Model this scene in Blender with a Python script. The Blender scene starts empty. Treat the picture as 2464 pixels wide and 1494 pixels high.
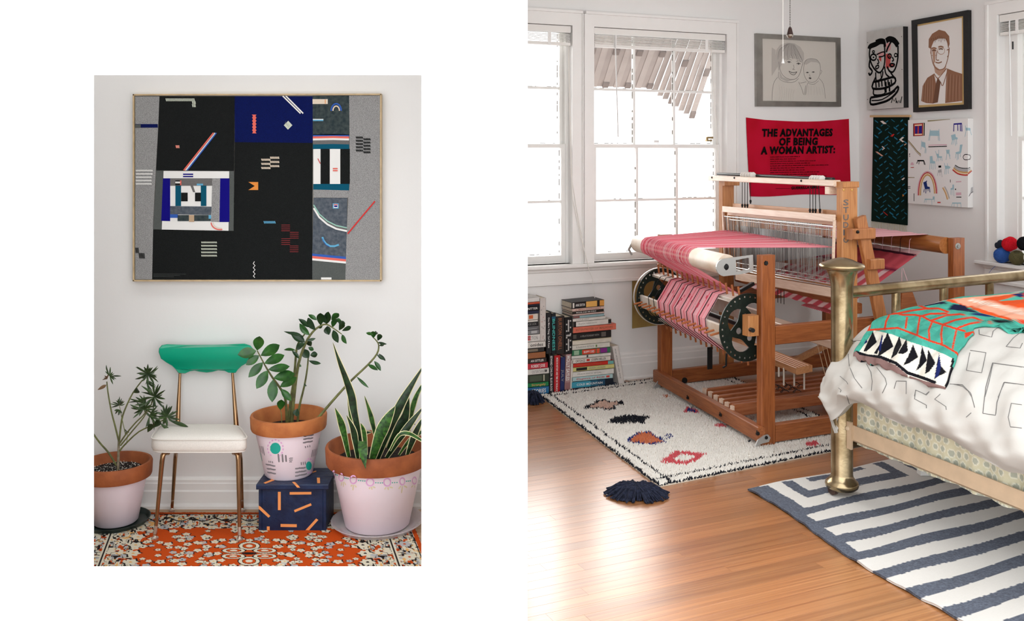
import bpy, math, random
import numpy as np
from mathutils import Vector, Matrix
from mathutils.geometry import tessellate_polygon
random.seed(7)
SC = bpy.context.scene
COL = SC.collection
# ------------------------------------------------------------------ camera, sky, exposure
CX, HZ, F, CZ = 1200.0, 365.0, 2350.0, 1.6          # principal point, focal length (pixels of the 2464 x 1494 frame), eye height
cam = bpy.data.cameras.new('camera')
cam.sensor_fit = 'HORIZONTAL'; cam.sensor_width = 36.0
cam.lens = F / 2464 * 36
cam.shift_x = (1232 - CX) / 2464
cam.shift_y = (HZ - 747) / 2464
cam.clip_start = 0.05; cam.clip_end = 100
camo = bpy.data.objects.new('camera', cam); COL.objects.link(camo)
camo.location = (0, 0, CZ); camo.rotation_euler = (math.pi/2, 0, 0)
SC.camera = camo
wd = bpy.data.worlds.new('overcast_sky'); SC.world = wd; wd.use_nodes = True
bg = wd.node_tree.nodes['Background']
bg.inputs[0].default_value = (0.97, 0.985, 1.0, 1); bg.inputs[1].default_value = 2.9
sun = bpy.data.lights.new('hazy_sun', 'SUN'); sun.energy = 7.0; sun.angle = math.radians(75); sun.color = (1.0, .97, .93)
suno = bpy.data.objects.new('hazy_sun', sun); COL.objects.link(suno); suno.location = (-3, 12, 8)
suno.rotation_euler = Vector((.34, -.76, -.50)).to_track_quat('-Z', 'Y').to_euler()
SC.view_settings.view_transform = 'Standard'; SC.view_settings.look = 'None'
SC.view_settings.gamma = 1.0; SC.view_settings.use_curve_mapping = False
SC.view_settings.exposure = 0.0
SC.cycles.use_denoising = True
SC.cycles.max_bounces = 8; SC.cycles.diffuse_bounces = 4; SC.cycles.glossy_bounces = 4
SC.cycles.transparent_max_bounces = 12

# ------------------------------------------------------------------ geometry helpers
V = Vector
UPZ = V((0, 0, 1))
def ray(px, py): return V(((px-CX)/F, 1.0, -(py-HZ)/F))
def U(px, py, Y): return V((0, 0, CZ)) + ray(px, py)*Y
def G(px, py, z=0.0): return U(px, py, (CZ-z)*F/(py-HZ))
def PL(px, py, p0, n):
    r = ray(px, py); e = V((0, 0, CZ))
    return e + r*((p0-e).dot(n)/r.dot(n))
def px_of(p): return (CX + p.x/p.y*F, HZ - (p.z-CZ)/p.y*F)
def lerp(a, b, t): return a + (b-a)*t

class MB:
    def __init__(s): s.v = []; s.f = []; s.mi = []; s.uv = None
    def add(s, vs, fs, m=0):
        o = len(s.v); s.v += [tuple(v) for v in vs]
        for f in fs: s.f.append(tuple(i+o for i in f)); s.mi.append(m)
        return s
    def hexa(s, p, m=0):     # 8 points: bottom ring 0-3, top ring 4-7
        return s.add(p, [(3,2,1,0),(4,5,6,7),(0,1,5,4),(1,2,6,5),(2,3,7,6),(3,0,4,7)], m)
    def box(s, lo, hi, m=0):
        x0,y0,z0 = lo; x1,y1,z1 = hi
        return s.hexa([(x0,y0,z0),(x1,y0,z0),(x1,y1,z0),(x0,y1,z0),(x0,y0,z1),(x1,y0,z1),(x1,y1,z1),(x0,y1,z1)], m)
    def obox(s, o, a, b, c, m=0):   # corner o, edge vectors a, b, c
        return s.hexa([o, o+a, o+a+b, o+b, o+c, o+a+c, o+a+b+c, o+b+c], m)
    def loft(s, rings, m=0, caps=True, close=True):
        n = len(rings[0]); vs = [p for r in rings for p in r]; fs = []
        for i in range(len(rings)-1):
            for j in range(n if close else n-1):
                k = (j+1) % n
                fs.append((i*n+j, i*n+k, (i+1)*n+k, (i+1)*n+j))
        if caps: fs.append(tuple(range(n))[::-1]); fs.append(tuple((len(rings)-1)*n+j for j in range(n)))
        return s.add(vs, fs, m)
    def beam(s, p, q, w, h, side=None, ch=None, m=0):
        """bar from p to q with chamfered edges; w across 'side', h across the third axis"""
        p, q = V(p), V(q); d = (q-p).normalized()
        if side is None: side = d.cross(UPZ) if abs(d.z) < .95 else V((1,0,0))
        sd = V(side); sd = (sd - d*sd.dot(d)).normalized(); up = sd.cross(d)
        c = min(w, h)*.1 if ch is None else ch
        a, b = w/2, h/2
        prof = [(-a+c,-b),(a-c,-b),(a,-b+c),(a,b-c),(a-c,b),(-a+c,b),(-a,b-c),(-a,-b+c)]
        return s.loft([[p+sd*x+up*y for x,y in prof], [q+sd*x+up*y for x,y in prof]], m)
    def tube(s, pts, r, n=8, m=0, caps=True):
        pts = [V(p) for p in pts]; R = r if isinstance(r, (list, tuple)) else [r]*len(pts)
        rings = []; ref = None
        for i, p in enumerate(pts):
            d = (pts[min(i+1, len(pts)-1)] - pts[max(i-1, 0)]).normalized()
            if ref is None: ref = V((1,0,0)) if abs(d.x) < .8 else V((0,1,0))
            u = (ref - d*ref.dot(d)).normalized(); w = d.cross(u); ref = u
            rings.append([p + (u*math.cos(2*math.pi*k/n) + w*math.sin(2*math.pi*k/n))*R[i] for k in range(n)])
        return s.loft(rings, m, caps)
    def lathe(s, c, prof, n=32, m=0, ax=None, caps=False):
        """prof: (radius, height) pairs about axis ax through c"""
        c = V(c); ax = V(ax).normalized() if ax else UPZ
        u = ax.orthogonal().normalized() if ax != UPZ else V((1,0,0)); w = ax.cross(u)
        rings = [[c + ax*h + (u*math.cos(2*math.pi*k/n) + w*math.sin(2*math.pi*k/n))*max(r, 1e-5) for k in range(n)] for r, h in prof]
        return s.loft(rings, m, caps)
    def sphere(s, c, r, n=12, m=0, sc=(1,1,1)):
        c = V(c); rings = []
        for i in range(n//2+1):
            t = math.pi*i/(n//2)
            rings.append([c + V((r*sc[0]*max(math.sin(t),1e-4)*math.cos(2*math.pi*k/n), r*sc[1]*max(math.sin(t),1e-4)*math.sin(2*math.pi*k/n), -r*sc[2]*math.cos(t))) for k in range(n)])
        return s.loft(rings, m, False)
    def prism(s, pts, d, m=0, holes=(), back=True):
        """polygon (3D points, may be concave, with holes) thickened by vector d"""
        loops = [[V(p) for p in pts]] + [[V(p) for p in h] for h in holes]
        allp = [p for l in loops for p in l]; n = len(allp)
        tri = tessellate_polygon(loops)
        d = V(d)
        nrm = (loops[0][1]-loops[0][0]).cross(loops[0][2]-loops[0][1])
        fs = []
        for t in tri:
            a,b,c = (allp[i] for i in t)
            f = tuple(t)
            if (b-a).cross(c-a).dot(d) < 0: f = f[::-1]
            fs.append(tuple(i+n for i in f))
            if back: fs.append(f[::-1])
        o = 0
        for l in loops:
            k = len(l)
            for i in range(k):
                j = (i+1) % k
                fs.append((o+i, o+j, o+j+n, o+i+n))
            o += k
        return s.add(allp + [p+d for p in allp], fs, m)
    def flat(s, pts, m=0, nrm=None):
        pts = [V(p) for p in pts]
        tri = [tuple(t) for t in tessellate_polygon([pts])]
        if nrm is not None:
            tri = [t if (pts[t[1]]-pts[t[0]]).cross(pts[t[2]]-pts[t[0]]).dot(nrm) >= 0 else t[::-1] for t in tri]
        return s.add(pts, tri, m)
    def ribbon(s, pts, w, nrm, m=0, taper=False):
        """flat stroke of width w lying in the plane with normal nrm"""
        pts = [V(p) for p in pts]; n = len(pts); L = []; nrm = V(nrm)
        for i, p in enumerate(pts):
            d = (pts[min(i+1, n-1)] - pts[max(i-1, 0)])
            if d.length < 1e-9: d = V((1,0,0))
            sd = nrm.cross(d).normalized()
            ww = w if not taper else w*(.35+.65*math.sin(math.pi*(i+.5)/n))
            L += [p - sd*ww/2, p + sd*ww/2]
        fs = [(2*i, 2*i+2, 2*i+3, 2*i+1) for i in range(n-1)]
        return s.add(L, fs, m)
    def build(s, name, mat, parent=None, org=None, smooth=False, ang=40, kind=None):
        o0 = root_loc(parent) if parent is not None else (V(org) if org is not None else V((0,0,0)))
        me = bpy.data.meshes.new(name)
        me.from_pydata([(x-o0.x, y-o0.y, z-o0.z) for x,y,z in s.v], [], s.f)
        mats = mat if isinstance(mat, (list, tuple)) else [mat]
        for m_ in mats: me.materials.append(m_)
        if len(mats) > 1: me.polygons.foreach_set('material_index', s.mi)
        if s.uv:
            uvl = me.uv_layers.new(name='UVMap')
            li = np.empty(len(me.loops), dtype=np.int32); me.loops.foreach_get('vertex_index', li)
            uvl.data.foreach_set('uv', np.array(s.uv, dtype=np.float32)[li].ravel())
        me.update()
        fix_normals(me)
        if smooth:
            me.polygons.foreach_set('use_smooth', [True]*len(me.polygons)); me.set_sharp_from_angle(angle=math.radians(ang))
        ob = bpy.data.objects.new(name, me); COL.objects.link(ob)
        if parent is not None: ob.parent = parent
        else: ob.location = o0
        if kind: ob['kind'] = kind
        return ob
def fix_normals(me):
    import bmesh
    if len(me.polygons) > 60000: return
    bm = bmesh.new(); bm.from_mesh(me); bmesh.ops.recalc_face_normals(bm, faces=bm.faces); bm.to_mesh(me); bm.free()
ROOT = {}
def root_loc(o):
    while o.parent is not None: o = o.parent
    return V(o.location)
def thing(name, label, cat, loc, group=None):
    o = bpy.data.objects.new(name, None); COL.objects.link(o); o.location = V(loc); o.empty_display_size = .05
    return tag(o, label, cat, group)
def tag(o, label, cat, group=None):
    o['label'] = label; o['category'] = cat
    if group: o['group'] = group
    return o
def struct(o): o['kind'] = 'structure'; return o

# ------------------------------------------------------------------ materials
def lin(c):
    return tuple((x/255/12.92 if x/255 <= .04045 else ((x/255+.055)/1.055)**2.4) for x in c) + (1.0,)
MATS = {}
def M(name, c, rough=.6, metal=0.0, var=0.0, scale=18.0, bump=0.0, bscale=None, spec=.4, c2=None, coat=0.0, trans=0.0, alpha=1.0):
    if name in MATS: return MATS[name]
    m = bpy.data.materials.new(name); m.use_nodes = True; nt = m.node_tree; b = nt.nodes['Principled BSDF']
    b.inputs['Base Color'].default_value = lin(c); b.inputs['Roughness'].default_value = rough
    b.inputs['Metallic'].default_value = metal; b.inputs['Specular IOR Level'].default_value = spec
    b.inputs['Coat Weight'].default_value = coat
    b.inputs['Transmission Weight'].default_value = trans; b.inputs['Alpha'].default_value = alpha
    if var or bump or c2:
        tc = nt.nodes.new('ShaderNodeTexCoord')
        nz = nt.nodes.new('ShaderNodeTexNoise'); nz.inputs['Scale'].default_value = scale; nz.inputs['Detail'].default_value = 4
        nt.links.new(tc.outputs['Object'], nz.inputs['Vector'])
        if var or c2:
            mx = nt.nodes.new('ShaderNodeMix'); mx.data_type = 'RGBA'
            rp = nt.nodes.new('ShaderNodeMapRange'); rp.inputs[1].default_value = .35; rp.inputs[2].default_value = .65
            nt.links.new(nz.outputs['Fac'], rp.inputs[0]); nt.links.new(rp.outputs[0], mx.inputs[0])
            mx.inputs[6].default_value = lin(c)
            mx.inputs[7].default_value = lin(c2) if c2 else lin(tuple(max(0, x*(1-var)) for x in c))
            nt.links.new(mx.outputs[2], b.inputs['Base Color'])
        if bump:
            n2 = nt.nodes.new('ShaderNodeTexNoise'); n2.inputs['Scale'].default_value = bscale or scale*4; n2.inputs['Detail'].default_value = 3
            nt.links.new(tc.outputs['Object'], n2.inputs['Vector'])
            bp = nt.nodes.new('ShaderNodeBump'); bp.inputs['Strength'].default_value = bump; bp.inputs['Distance'].default_value = .01
            nt.links.new(n2.outputs['Fac'], bp.inputs['Height']); nt.links.new(bp.outputs['Normal'], b.inputs['Normal'])
    MATS[name] = m; return m
def WOOD(name, c, c2, d=(1,0,0), rough=.45, scale=5.0, stretch=14.0, spec=.4, coat=0.0, rnd=0.0):
    """wood with grain along world direction d"""
    if name in MATS: return MATS[name]
    m = M(name, c, rough, spec=spec, coat=coat); nt = m.node_tree; b = nt.nodes['Principled BSDF']
    tc = nt.nodes.new('ShaderNodeTexCoord'); mp = nt.nodes.new('ShaderNodeMapping')
    q = V(d).normalized().to_track_quat('X', 'Z').inverted().to_euler()
    mp.inputs['Rotation'].default_value = q
    vm = nt.nodes.new('ShaderNodeVectorMath'); vm.operation = 'MULTIPLY'; vm.inputs[1].default_value = (1.0, stretch, stretch)
    nz = nt.nodes.new('ShaderNodeTexNoise'); nz.inputs['Scale'].default_value = scale; nz.inputs['Detail'].default_value = 6; nz.inputs['Distortion'].default_value = .6
    nt.links.new(tc.outputs['Object'], mp.inputs[0]); nt.links.new(mp.outputs[0], vm.inputs[0])
    src = vm.outputs[0]
    oi = nt.nodes.new('ShaderNodeObjectInfo')
    if rnd:
        ad = nt.nodes.new('ShaderNodeVectorMath'); ad.operation = 'ADD'
        sc_ = nt.nodes.new('ShaderNodeVectorMath'); sc_.operation = 'SCALE'; sc_.inputs['Scale'].default_value = 40
        cb = nt.nodes.new('ShaderNodeCombineXYZ'); nt.links.new(oi.outputs['Random'], cb.inputs[0]); nt.links.new(oi.outputs['Random'], cb.inputs[1])
        nt.links.new(cb.outputs[0], sc_.inputs[0]); nt.links.new(src, ad.inputs[0]); nt.links.new(sc_.outputs[0], ad.inputs[1]); src = ad.outputs[0]
    nt.links.new(src, nz.inputs['Vector'])
    rp = nt.nodes.new('ShaderNodeMapRange'); rp.inputs[1].default_value = .3; rp.inputs[2].default_value = .7
    nt.links.new(nz.outputs['Fac'], rp.inputs[0])
    mx = nt.nodes.new('ShaderNodeMix'); mx.data_type = 'RGBA'; mx.inputs[6].default_value = lin(c); mx.inputs[7].default_value = lin(c2)
    nt.links.new(rp.outputs[0], mx.inputs[0]); out = mx.outputs[2]
    if rnd:
        hs = nt.nodes.new('ShaderNodeHueSaturation')
        r2 = nt.nodes.new('ShaderNodeMapRange'); r2.inputs[3].default_value = 1-rnd; r2.inputs[4].default_value = 1+rnd
        nt.links.new(oi.outputs['Random'], r2.inputs[0]); nt.links.new(r2.outputs[0], hs.inputs['Value']); nt.links.new(out, hs.inputs['Color']); out = hs.outputs[0]
    nt.links.new(out, b.inputs['Base Color'])
    bp = nt.nodes.new('ShaderNodeBump'); bp.inputs['Strength'].default_value = .08; bp.inputs['Distance'].default_value = .004
    nt.links.new(nz.outputs['Fac'], bp.inputs['Height']); nt.links.new(bp.outputs['Normal'], b.inputs['Normal'])
    return m
# ------------------------------------------------------------------ lettering (flat print)
_TXT = {}
def text2d(s, bold=0.0):
    """(verts, faces) of a line of lettering, height of capitals = 1, starting at x = 0; and its width"""
    k = (s, bold)
    if k not in _TXT:
        cu = bpy.data.curves.new('lettering', 'FONT'); cu.body = s; cu.offset = bold; cu.space_character = 1 + bold*2.4; cu.resolution_u = 2
        ob = bpy.data.objects.new('lettering', cu); COL.objects.link(ob)
        bpy.context.view_layer.update()
        me = bpy.data.meshes.new_from_object(ob.evaluated_get(bpy.context.evaluated_depsgraph_get()))
        vs = [(v.co.x/.70, v.co.y/.70) for v in me.vertices]; fs = [tuple(p.vertices) for p in me.polygons]
        bpy.data.objects.remove(ob); bpy.data.curves.remove(cu); bpy.data.meshes.remove(me)
        x0 = min((v[0] for v in vs), default=0); x1 = max((v[0] for v in vs), default=1)
        _TXT[k] = ([(x-x0, y) for x,y in vs], fs, x1-x0)
    return _TXT[k]
def put_text(mb, s, o, ex, ey, m=0, bold=0.0):
    """lettering filling the parallelogram from lower-left o along ex (whole width) and ey (cap height)"""
    vs, fs, w = text2d(s, bold)
    o, ex, ey = V(o), V(ex), V(ey)
    mb.add([o + ex*(x/w) + ey*y for x,y in vs], fs, m)
# ------------------------------------------------------------------ the setting
WHITE = M('white_wall_paint', (236,235,233), .75, var=.012, scale=2.0, bump=.03, bscale=60)
TRIM = M('white_gloss_trim', (240,239,236), .35, var=.012, scale=6)
PART = M('white_partition', (246,246,246), .8)
def vdir(x): d = V((x-CX, F, 0)); return d.normalized()      # floor direction that vanishes at pixel column x
D1 = vdir(6800)                       # along the window wall
D2 = vdir(450)                        # along the right wall, away from the camera
P0 = G(1502, 912); N1 = V((D1.y, -D1.x, 0))            # window wall foot, its normal into the room
def solve_corner():
    t = (2067-CX)/F
    k = (t*P0.y - P0.x)/(D1.x - t*D1.y); return P0 + D1*k
PC = solve_corner(); N2 = V((-D2.y, D2.x, 0))           # room corner; right wall normal into the room
if N2.x > 0: N2 = -N2
def W(px, py, off=0.0): return PL(px, py, P0 + N1*off, N1)
def R(px, py, off=0.0): return PL(px, py, PC + N2*off, N2)
def ws(px, py, off=0.0): return (W(px, py, off)-P0).dot(D1)
def wpt(s, z, off=0.0): return P0 + D1*s + N1*off + UPZ*z
def rs(px, py, off=0.0): return (R(px, py, off)-PC).dot(-D2)
def rpt(s, z, off=0.0): return PC - D2*s + N2*off + UPZ*z
CEIL = 2.95
YL = 4.405                           # back wall of the plant corner
YP = 3.30                            # white partition with the opening

# floor: sub-floor, boards one by one
mb = MB(); mb.box((-3.6, 0.6, -.12), (5.2, 9.2, -.016)); floor = struct(mb.build('floor', M('dark_subfloor', (92,56,30), .8)))
mb = MB(); mb.box((-3.5, YP+.05, -.016), (.03, YL+.02, 0)); pcf = struct(mb.build('floor_plant_corner', WOOD('pale_oak_floor', (196,164,132), (170,136,104), (1,0,0), .5)))
OAK = WOOD('honey_oak_board', (188,130,80), (146,90,48), (1,0,0), .3, 1.6, 3.2, .5, rnd=.17)
_b = OAK.node_tree.nodes['Principled BSDF']; _b.inputs['Coat Weight'].default_value = .9; _b.inputs['Coat Roughness'].default_value = .28; _b.inputs['Coat IOR'].default_value = 1.85
DF = vdir(6300); NF = V((-DF.y, DF.x, 0))              # board direction and the direction across the boards
def plank_mesh():
    m_ = MB(); c = .0004
    prof = [(0,-.016),(1,-.016),(1,-.0008),(1-c/.06,0),(c/.06,0),(0,-.0008)]
    m_.loft([[V((0, y, z)) for y,z in prof], [V((1, y, z)) for y,z in prof]])
    me = bpy.data.meshes.new('board'); me.from_pydata(m_.v, [], m_.f); me.materials.append(OAK); fix_normals(me); return me
PM = plank_mesh()
rot = math.atan2(DF.y, DF.x)
BW = .062
o0 = G(1860, 1494); rnd = random.Random(3); nb = 0
a_lo, a_hi = -3.2, 6.5
rows = []; wpt_x0 = (P0 - D1*2.6).x + .02
for i in range(-8, 66):
    base = o0 + NF*(BW*i)
    a = -3.6 + rnd.uniform(0, 1.2)
    rows.append((base, a))
for base, a in rows:
    while a < 3.3:
        L = rnd.uniform(1.0, 2.4)
        p, q = base + DF*a, base + DF*(a+L)
        # keep to the bedroom side
        lo = a
        lim = .03 if base.y + DF.y*a < YL+.12 and (p.y < YL+.12) else wpt_x0
        if p.x < lim:
            lo = a + (lim-p.x)/DF.x
            if lim < 0 and (base + DF*lo).y < YL+.10: lo = a + (.03-p.x)/DF.x
        if lo < a+L-.05 and q.x > lim and p.y < 8.0:
            ob = bpy.data.objects.new('floor_board', PM); COL.objects.link(ob); ob.parent = floor
            s_ = base + DF*lo
            ob.location = (s_.x, s_.y, 0); ob.rotation_euler = (0, 0, rot); ob.scale = (a+L-lo-.0008, BW-.0008, 1); nb += 1
        a += L

# plant corner: back wall, side walls, skirting
mb = MB(); mb.box((-3.5, YL, -.1), (.1, YL+.08, CEIL)); struct(mb.build('wall_back_plant_corner', WHITE))
mb = MB(); mb.box((.02, YP+.04, -.1), (.085, YL+.08, CEIL)); struct(mb.build('wall_divider', WHITE))
mb = MB(); mb.box((-3.58, YP-.02, -.1), (-3.5, YL+.08, CEIL)); struct(mb.build('wall_left_plant_corner', WHITE))
def skirting(name, a, b, n, h=.135, t=.024):
    """moulded skirting from a to b, n = normal into the room"""
    prof = [(0,0),(t+.012,0),(t+.012,.012),(t+.006,.020),(t,.022),(t,h*.55),(t-.006,h*.60),(t-.006,h*.80),(t-.010,h*.84),(t-.010,h*.92),(t-.016,h*.97),(0,h)]
    m_ = MB(); m_.loft([[p + n*x + UPZ*z for x,z in prof] for p in (V(a), V(b))])
    return struct(m_.build(name, TRIM))
skirting('baseboard_plant_corner', (-3.5, YL, 0), (.02, YL, 0), V((0,-1,0)))
mb = MB(); mb.box((-3.5, YP+.42, CEIL), (.085, YL+.08, CEIL+.1)); struct(mb.build('ceiling_added_shade', WHITE))  # unseen partial ceiling, added to hold back skylight from the plant corner
# partition with the rectangular opening
ox0, oz1 = U(226, 180.5, YP).x, U(226, 180.5, YP).z
ox1, oz0 = U(1014, 1362.5, YP).x, U(1014, 1362.5, YP).z
px1 = U(1269.5, 700, YP).x
def frame_ring(y, g):
    return [V((ox0-g, y, oz0-g)), V((ox1+g, y, oz0-g)), V((ox1+g, y, oz1+g)), V((ox0-g, y, oz1+g))], [V((-3.6, y, -.1)), V((px1, y, -.1)), V((px1, y, 4.2)), V((-3.6, y, 4.2))]
mb = MB()
i0, e0 = frame_ring(YP, 0); i1, e1 = frame_ring(YP+.05, .05)
for k in range(4):
    j = (k+1) % 4
    mb.add([e0[k], e0[j], i0[j], i0[k]], [(0,1,2,3)])
    mb.add([e1[k], e1[j], i1[j], i1[k]], [(3,2,1,0)])
    mb.add([i0[k], i0[j], i1[j], i1[k]], [(0,1,2,3)])
    mb.add([e0[k], e0[j], e1[j], e1[k]], [(3,2,1,0)])
struct(mb.build('wall_front_partition', PART))

# bedroom walls; window wall with two openings
HEAD_S = ws(1700, 82)
s_r1, s_l2 = ws(1375, 350), ws(1427, 350); s_r2 = ws(1746, 350)
wwid = s_r2 - s_l2; s_l1 = s_r1 - wwid
z_head = W(1590, 74).z; z_sill = W(1500, 628).z
sC = (PC-P0).dot(D1)
TW = .14                                                # wall thickness
mb = MB()
def wall_piece(m_, fn, s0, s1, z0, z1, t=TW):
    m_.hexa([fn(s0,z0,0), fn(s1,z0,0), fn(s1,z0,-t), fn(s0,z0,-t), fn(s0,z1,0), fn(s1,z1,0), fn(s1,z1,-t), fn(s0,z1,-t)])
sA = -2.6
for a_, b_ in ((sA, s_l1), (s_r1, s_l2), (s_r2, sC+.2)): wall_piece(mb, wpt, a_, b_, -.1, CEIL)
for a_, b_ in ((s_l1, s_r1), (s_l2, s_r2)):
    wall_piece(mb, wpt, a_, b_, -.1, z_sill); wall_piece(mb, wpt, a_, b_, z_head, CEIL)
struct(mb.build('wall_back', WHITE))
# right wall with one opening
s_w3a = rs(2404, 300); z3_head = R(2440, 30).z; z3_sill = R(2420, 632).z; s_w3b = s_w3a + .95
mb = MB()
for a_, b_ in ((-.0, s_w3a), (s_w3b, 6.0)): wall_piece(mb, rpt, a_, b_, -.1, CEIL)
wall_piece(mb, rpt, s_w3a, s_w3b, -.1, z3_sill); wall_piece(mb, rpt, s_w3a, s_w3b, z3_head, CEIL)
struct(mb.build('wall_right', WHITE))
mb = MB(); cl = wpt(sA, 0)
pL = [V((cl.x, cl.y, 0)), PC + D1*.2, PC - D2*4.6, V((.03, 3.36, 0)), V((.03, 4.5, 0)), V((cl.x, 4.5, 0)) ]
# unseen bedroom ceiling, carried forward to cut the light from above
mb.prism([V((p.x, p.y, CEIL)) for p in pL], V((0,0,.1))); struct(mb.build('ceiling', WHITE))
mb = MB(); mb.box((cl.x-.08, YL+.08, -.1), (cl.x, cl.y+.2, CEIL)); struct(mb.build('wall_left', WHITE))
skirting('baseboard_back', wpt(sA, 0), wpt(sC, 0), N1, .19, .026)
skirting('baseboard_right', rpt(0, 0), rpt(5.5, 0), N2, .19, .026)

# window casings and sashes
GLASS = bpy.data.materials.new('clear_window_glass'); GLASS.use_nodes = True
_nt = GLASS.node_tree; _nt.nodes.remove(_nt.nodes['Principled BSDF'])
_t = _nt.nodes.new('ShaderNodeBsdfTransparent'); _g = _nt.nodes.new('ShaderNodeBsdfGlossy'); _g.inputs['Roughness'].default_value = .02
_x = _nt.nodes.new('ShaderNodeMixShader'); _fr = _nt.nodes.new('ShaderNodeFresnel'); _fr.inputs[0].default_value = 1.3
_nt.links.new(_fr.outputs[0], _x.inputs[0]); _nt.links.new(_t.outputs[0], _x.inputs[1]); _nt.links.new(_g.outputs[0], _x.inputs[2])
_nt.links.new(_x.outputs[0], _nt.nodes['Material Output'].inputs[0])
SASH = M('white_sash_paint', (238,237,233), .4, var=.02, scale=9)
PUTTY = M('cracked_glazing_putty', (120,112,104), .9)
def ubox(m_, fn, s0, s1, z0, z1, o0, o1, mi=0):
    m_.hexa([fn(s0,z0,o1), fn(s1,z0,o1), fn(s1,z0,o0), fn(s0,z0,o0), fn(s0,z1,o1), fn(s1,z1,o1), fn(s1,z1,o0), fn(s0,z1,o0)], mi)
def sash(parent, fn, s0, s1, z0, z1, off, st, rl_top, rl_bot, cols, rows, mun=.016, putty=True):
    """one sash with stiles, rails, glazing bars and panes, all parts of the window"""
    th = .034
    m_ = MB()
    ubox(m_, fn, s0, s0+st, z0, z1, off-th, off); ubox(m_, fn, s1-st, s1, z0, z1, off-th, off)
    ubox(m_, fn, s0+st, s1-st, z0, z0+rl_bot, off-th, off); ubox(m_, fn, s0+st, s1-st, z1-rl_top, z1, off-th, off)
    sh = m_.build('sash', SASH, parent)
    a0, a1, b0, b1 = s0+st, s1-st, z0+rl_bot, z1-rl_top
    for c in range(1, cols):
        m_ = MB(); x = lerp(a0, a1, c/cols); ubox(m_, fn, x-mun/2, x+mun/2, b0, b1, off-th+.004, off-.004); m_.build('glazing_bar', SASH, sh)
    for r_ in range(1, rows):
        m_ = MB(); z = lerp(b0, b1, r_/rows); ubox(m_, fn, a0, a1, z-mun/2, z+mun/2, off-th+.005, off-.005); m_.build('glazing_bar', SASH, sh)
    for c in range(cols):
        for r_ in range(rows):
            m_ = MB(); xa, xb = lerp(a0, a1, c/cols)+mun/2, lerp(a0, a1, (c+1)/cols)-mun/2; za, zb = lerp(b0, b1, r_/rows)+mun/2, lerp(b0, b1, (r_+1)/rows)-mun/2
            ubox(m_, fn, xa-.003, xb+.003, za-.003, zb+.003, off-.024, off-.021); m_.build('pane', GLASS, sh)
            if putty:
                m_ = MB(); g = .0035
                for k in range(7):                 # broken dark putty lines along two edges of the pane
                    t0, t1 = k/7+random.uniform(0,.05), (k+1)/7-random.uniform(0,.08)
                    if random.random() < .75: ubox(m_, fn, xb-g, xb+.001, lerp(za,zb,t0), lerp(za,zb,t1), off-.020, off-.0165)
                    if random.random() < .4: ubox(m_, fn, lerp(xa,xb,t0), lerp(xa,xb,t1), za-.001, za+g, off-.020, off-.0165)
                if m_.v: m_.build('putty_line', PUTTY, sh)
    return sh
def casing(m_, fn, s0, s1, z0, z1, w, t=.02):
    ubox(m_, fn, s0-w, s0, z0, z1+w, 0, t); ubox(m_, fn, s1, s1+w, z0, z1+w, 0, t); ubox(m_, fn, s0, s1, z1, z1+w, 0, t)
def make_window(name, fn, s0, s1, zs, zh, meet, cw_l, cw_r, cw_t, sill=True, sill_l=.05, sill_r=.05, inset=.022, ust=.035):
    e = bpy.data.objects.new(name, None); COL.objects.link(e); e.location = fn((s0+s1)/2, zs, 0); e['kind'] = 'structure'
    m_ = MB()
    for (a,b,c,d) in ((s0-cw_l, s0, zs-.0, zh+cw_t), (s1, s1+cw_r, zs-.0, zh+cw_t), (s0, s1, zh, zh+cw_t)):
        ubox(m_, fn, a, b, c, d, 0, .018)
    m_.build('casing', TRIM, e)
    m_ = MB()       # raised outer bead of the casing
    ubox(m_, fn, s0-cw_l-.012, s1+cw_r+.012, zh+cw_t, zh+cw_t+.018, 0, .034)
    ubox(m_, fn, s0-cw_l-.012, s0-cw_l+.004, zs, zh+cw_t, 0, .027); ubox(m_, fn, s1+cw_r-.004, s1+cw_r+.012, zs, zh+cw_t, 0, .027)
    m_.build('casing_bead', TRIM, e)
    m_ = MB(); jt = inset    # jamb lining and stops
    for a, b in ((s0, s0+jt), (s1-jt, s1)): ubox(m_, fn, a, b, zs, zh, -TW, -.045)
    ubox(m_, fn, s0, s1, zh-.022, zh, -TW, -.045)
    m_.build('jamb', TRIM, e)
    a, b = s0+inset-.010, s1-inset+.010
    sash(e, fn, a, b, meet-.01, zh-.004, -.088, ust, .03, .022, 3, 2)
    sash(e, fn, a, b, zs+.004, meet+.014, -.050, .04, .026, .05, 3, 2)
    if sill:
        m_ = MB(); m_.loft([[fn(s,z,o) for o,z in ((-.05,zs-.028),(.055,zs-.028),(.066,zs-.020),(.066,zs-.006),(.058,zs),(-.05,zs))] for s in (s0-cw_l-sill_l, s1+cw_r+sill_r)])
        m_.build('window_sill', TRIM, e)
        m_ = MB(); m_.loft([[fn(s,z,o) for o,z in ((0,zs-.028),(.030,zs-.028),(.030,zs-.045),(.018,zs-.055),(.018,zs-.115),(.026,zs-.122),(.026,zs-.138),(0,zs-.145))] for s in (s0-cw_l-sill_l*.4, s1+cw_r+sill_r*.4)])
        m_.build('window_apron', TRIM, e)
    return e
z_meet = W(1580, 352, -.05).z
cw = (s_l2 - s_r1)/2
win2 = make_window('window_2', wpt, s_l2, s_r2, z_sill, z_head, z_meet, cw, .085, .085, sill_l=0, sill_r=.04)
win1 = make_window('window_1', wpt, s_l1, s_r1, z_sill, z_head, z_meet, .085, cw, .085, sill_r=0)
z3_meet = R(2450, 334, -.05).z
win3 = make_window('window_3', rpt, s_w3a, s_w3b, z3_sill, z3_head, z3_meet, .075, .075, .075, sill_l=.07, inset=.105, ust=.075)
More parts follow.
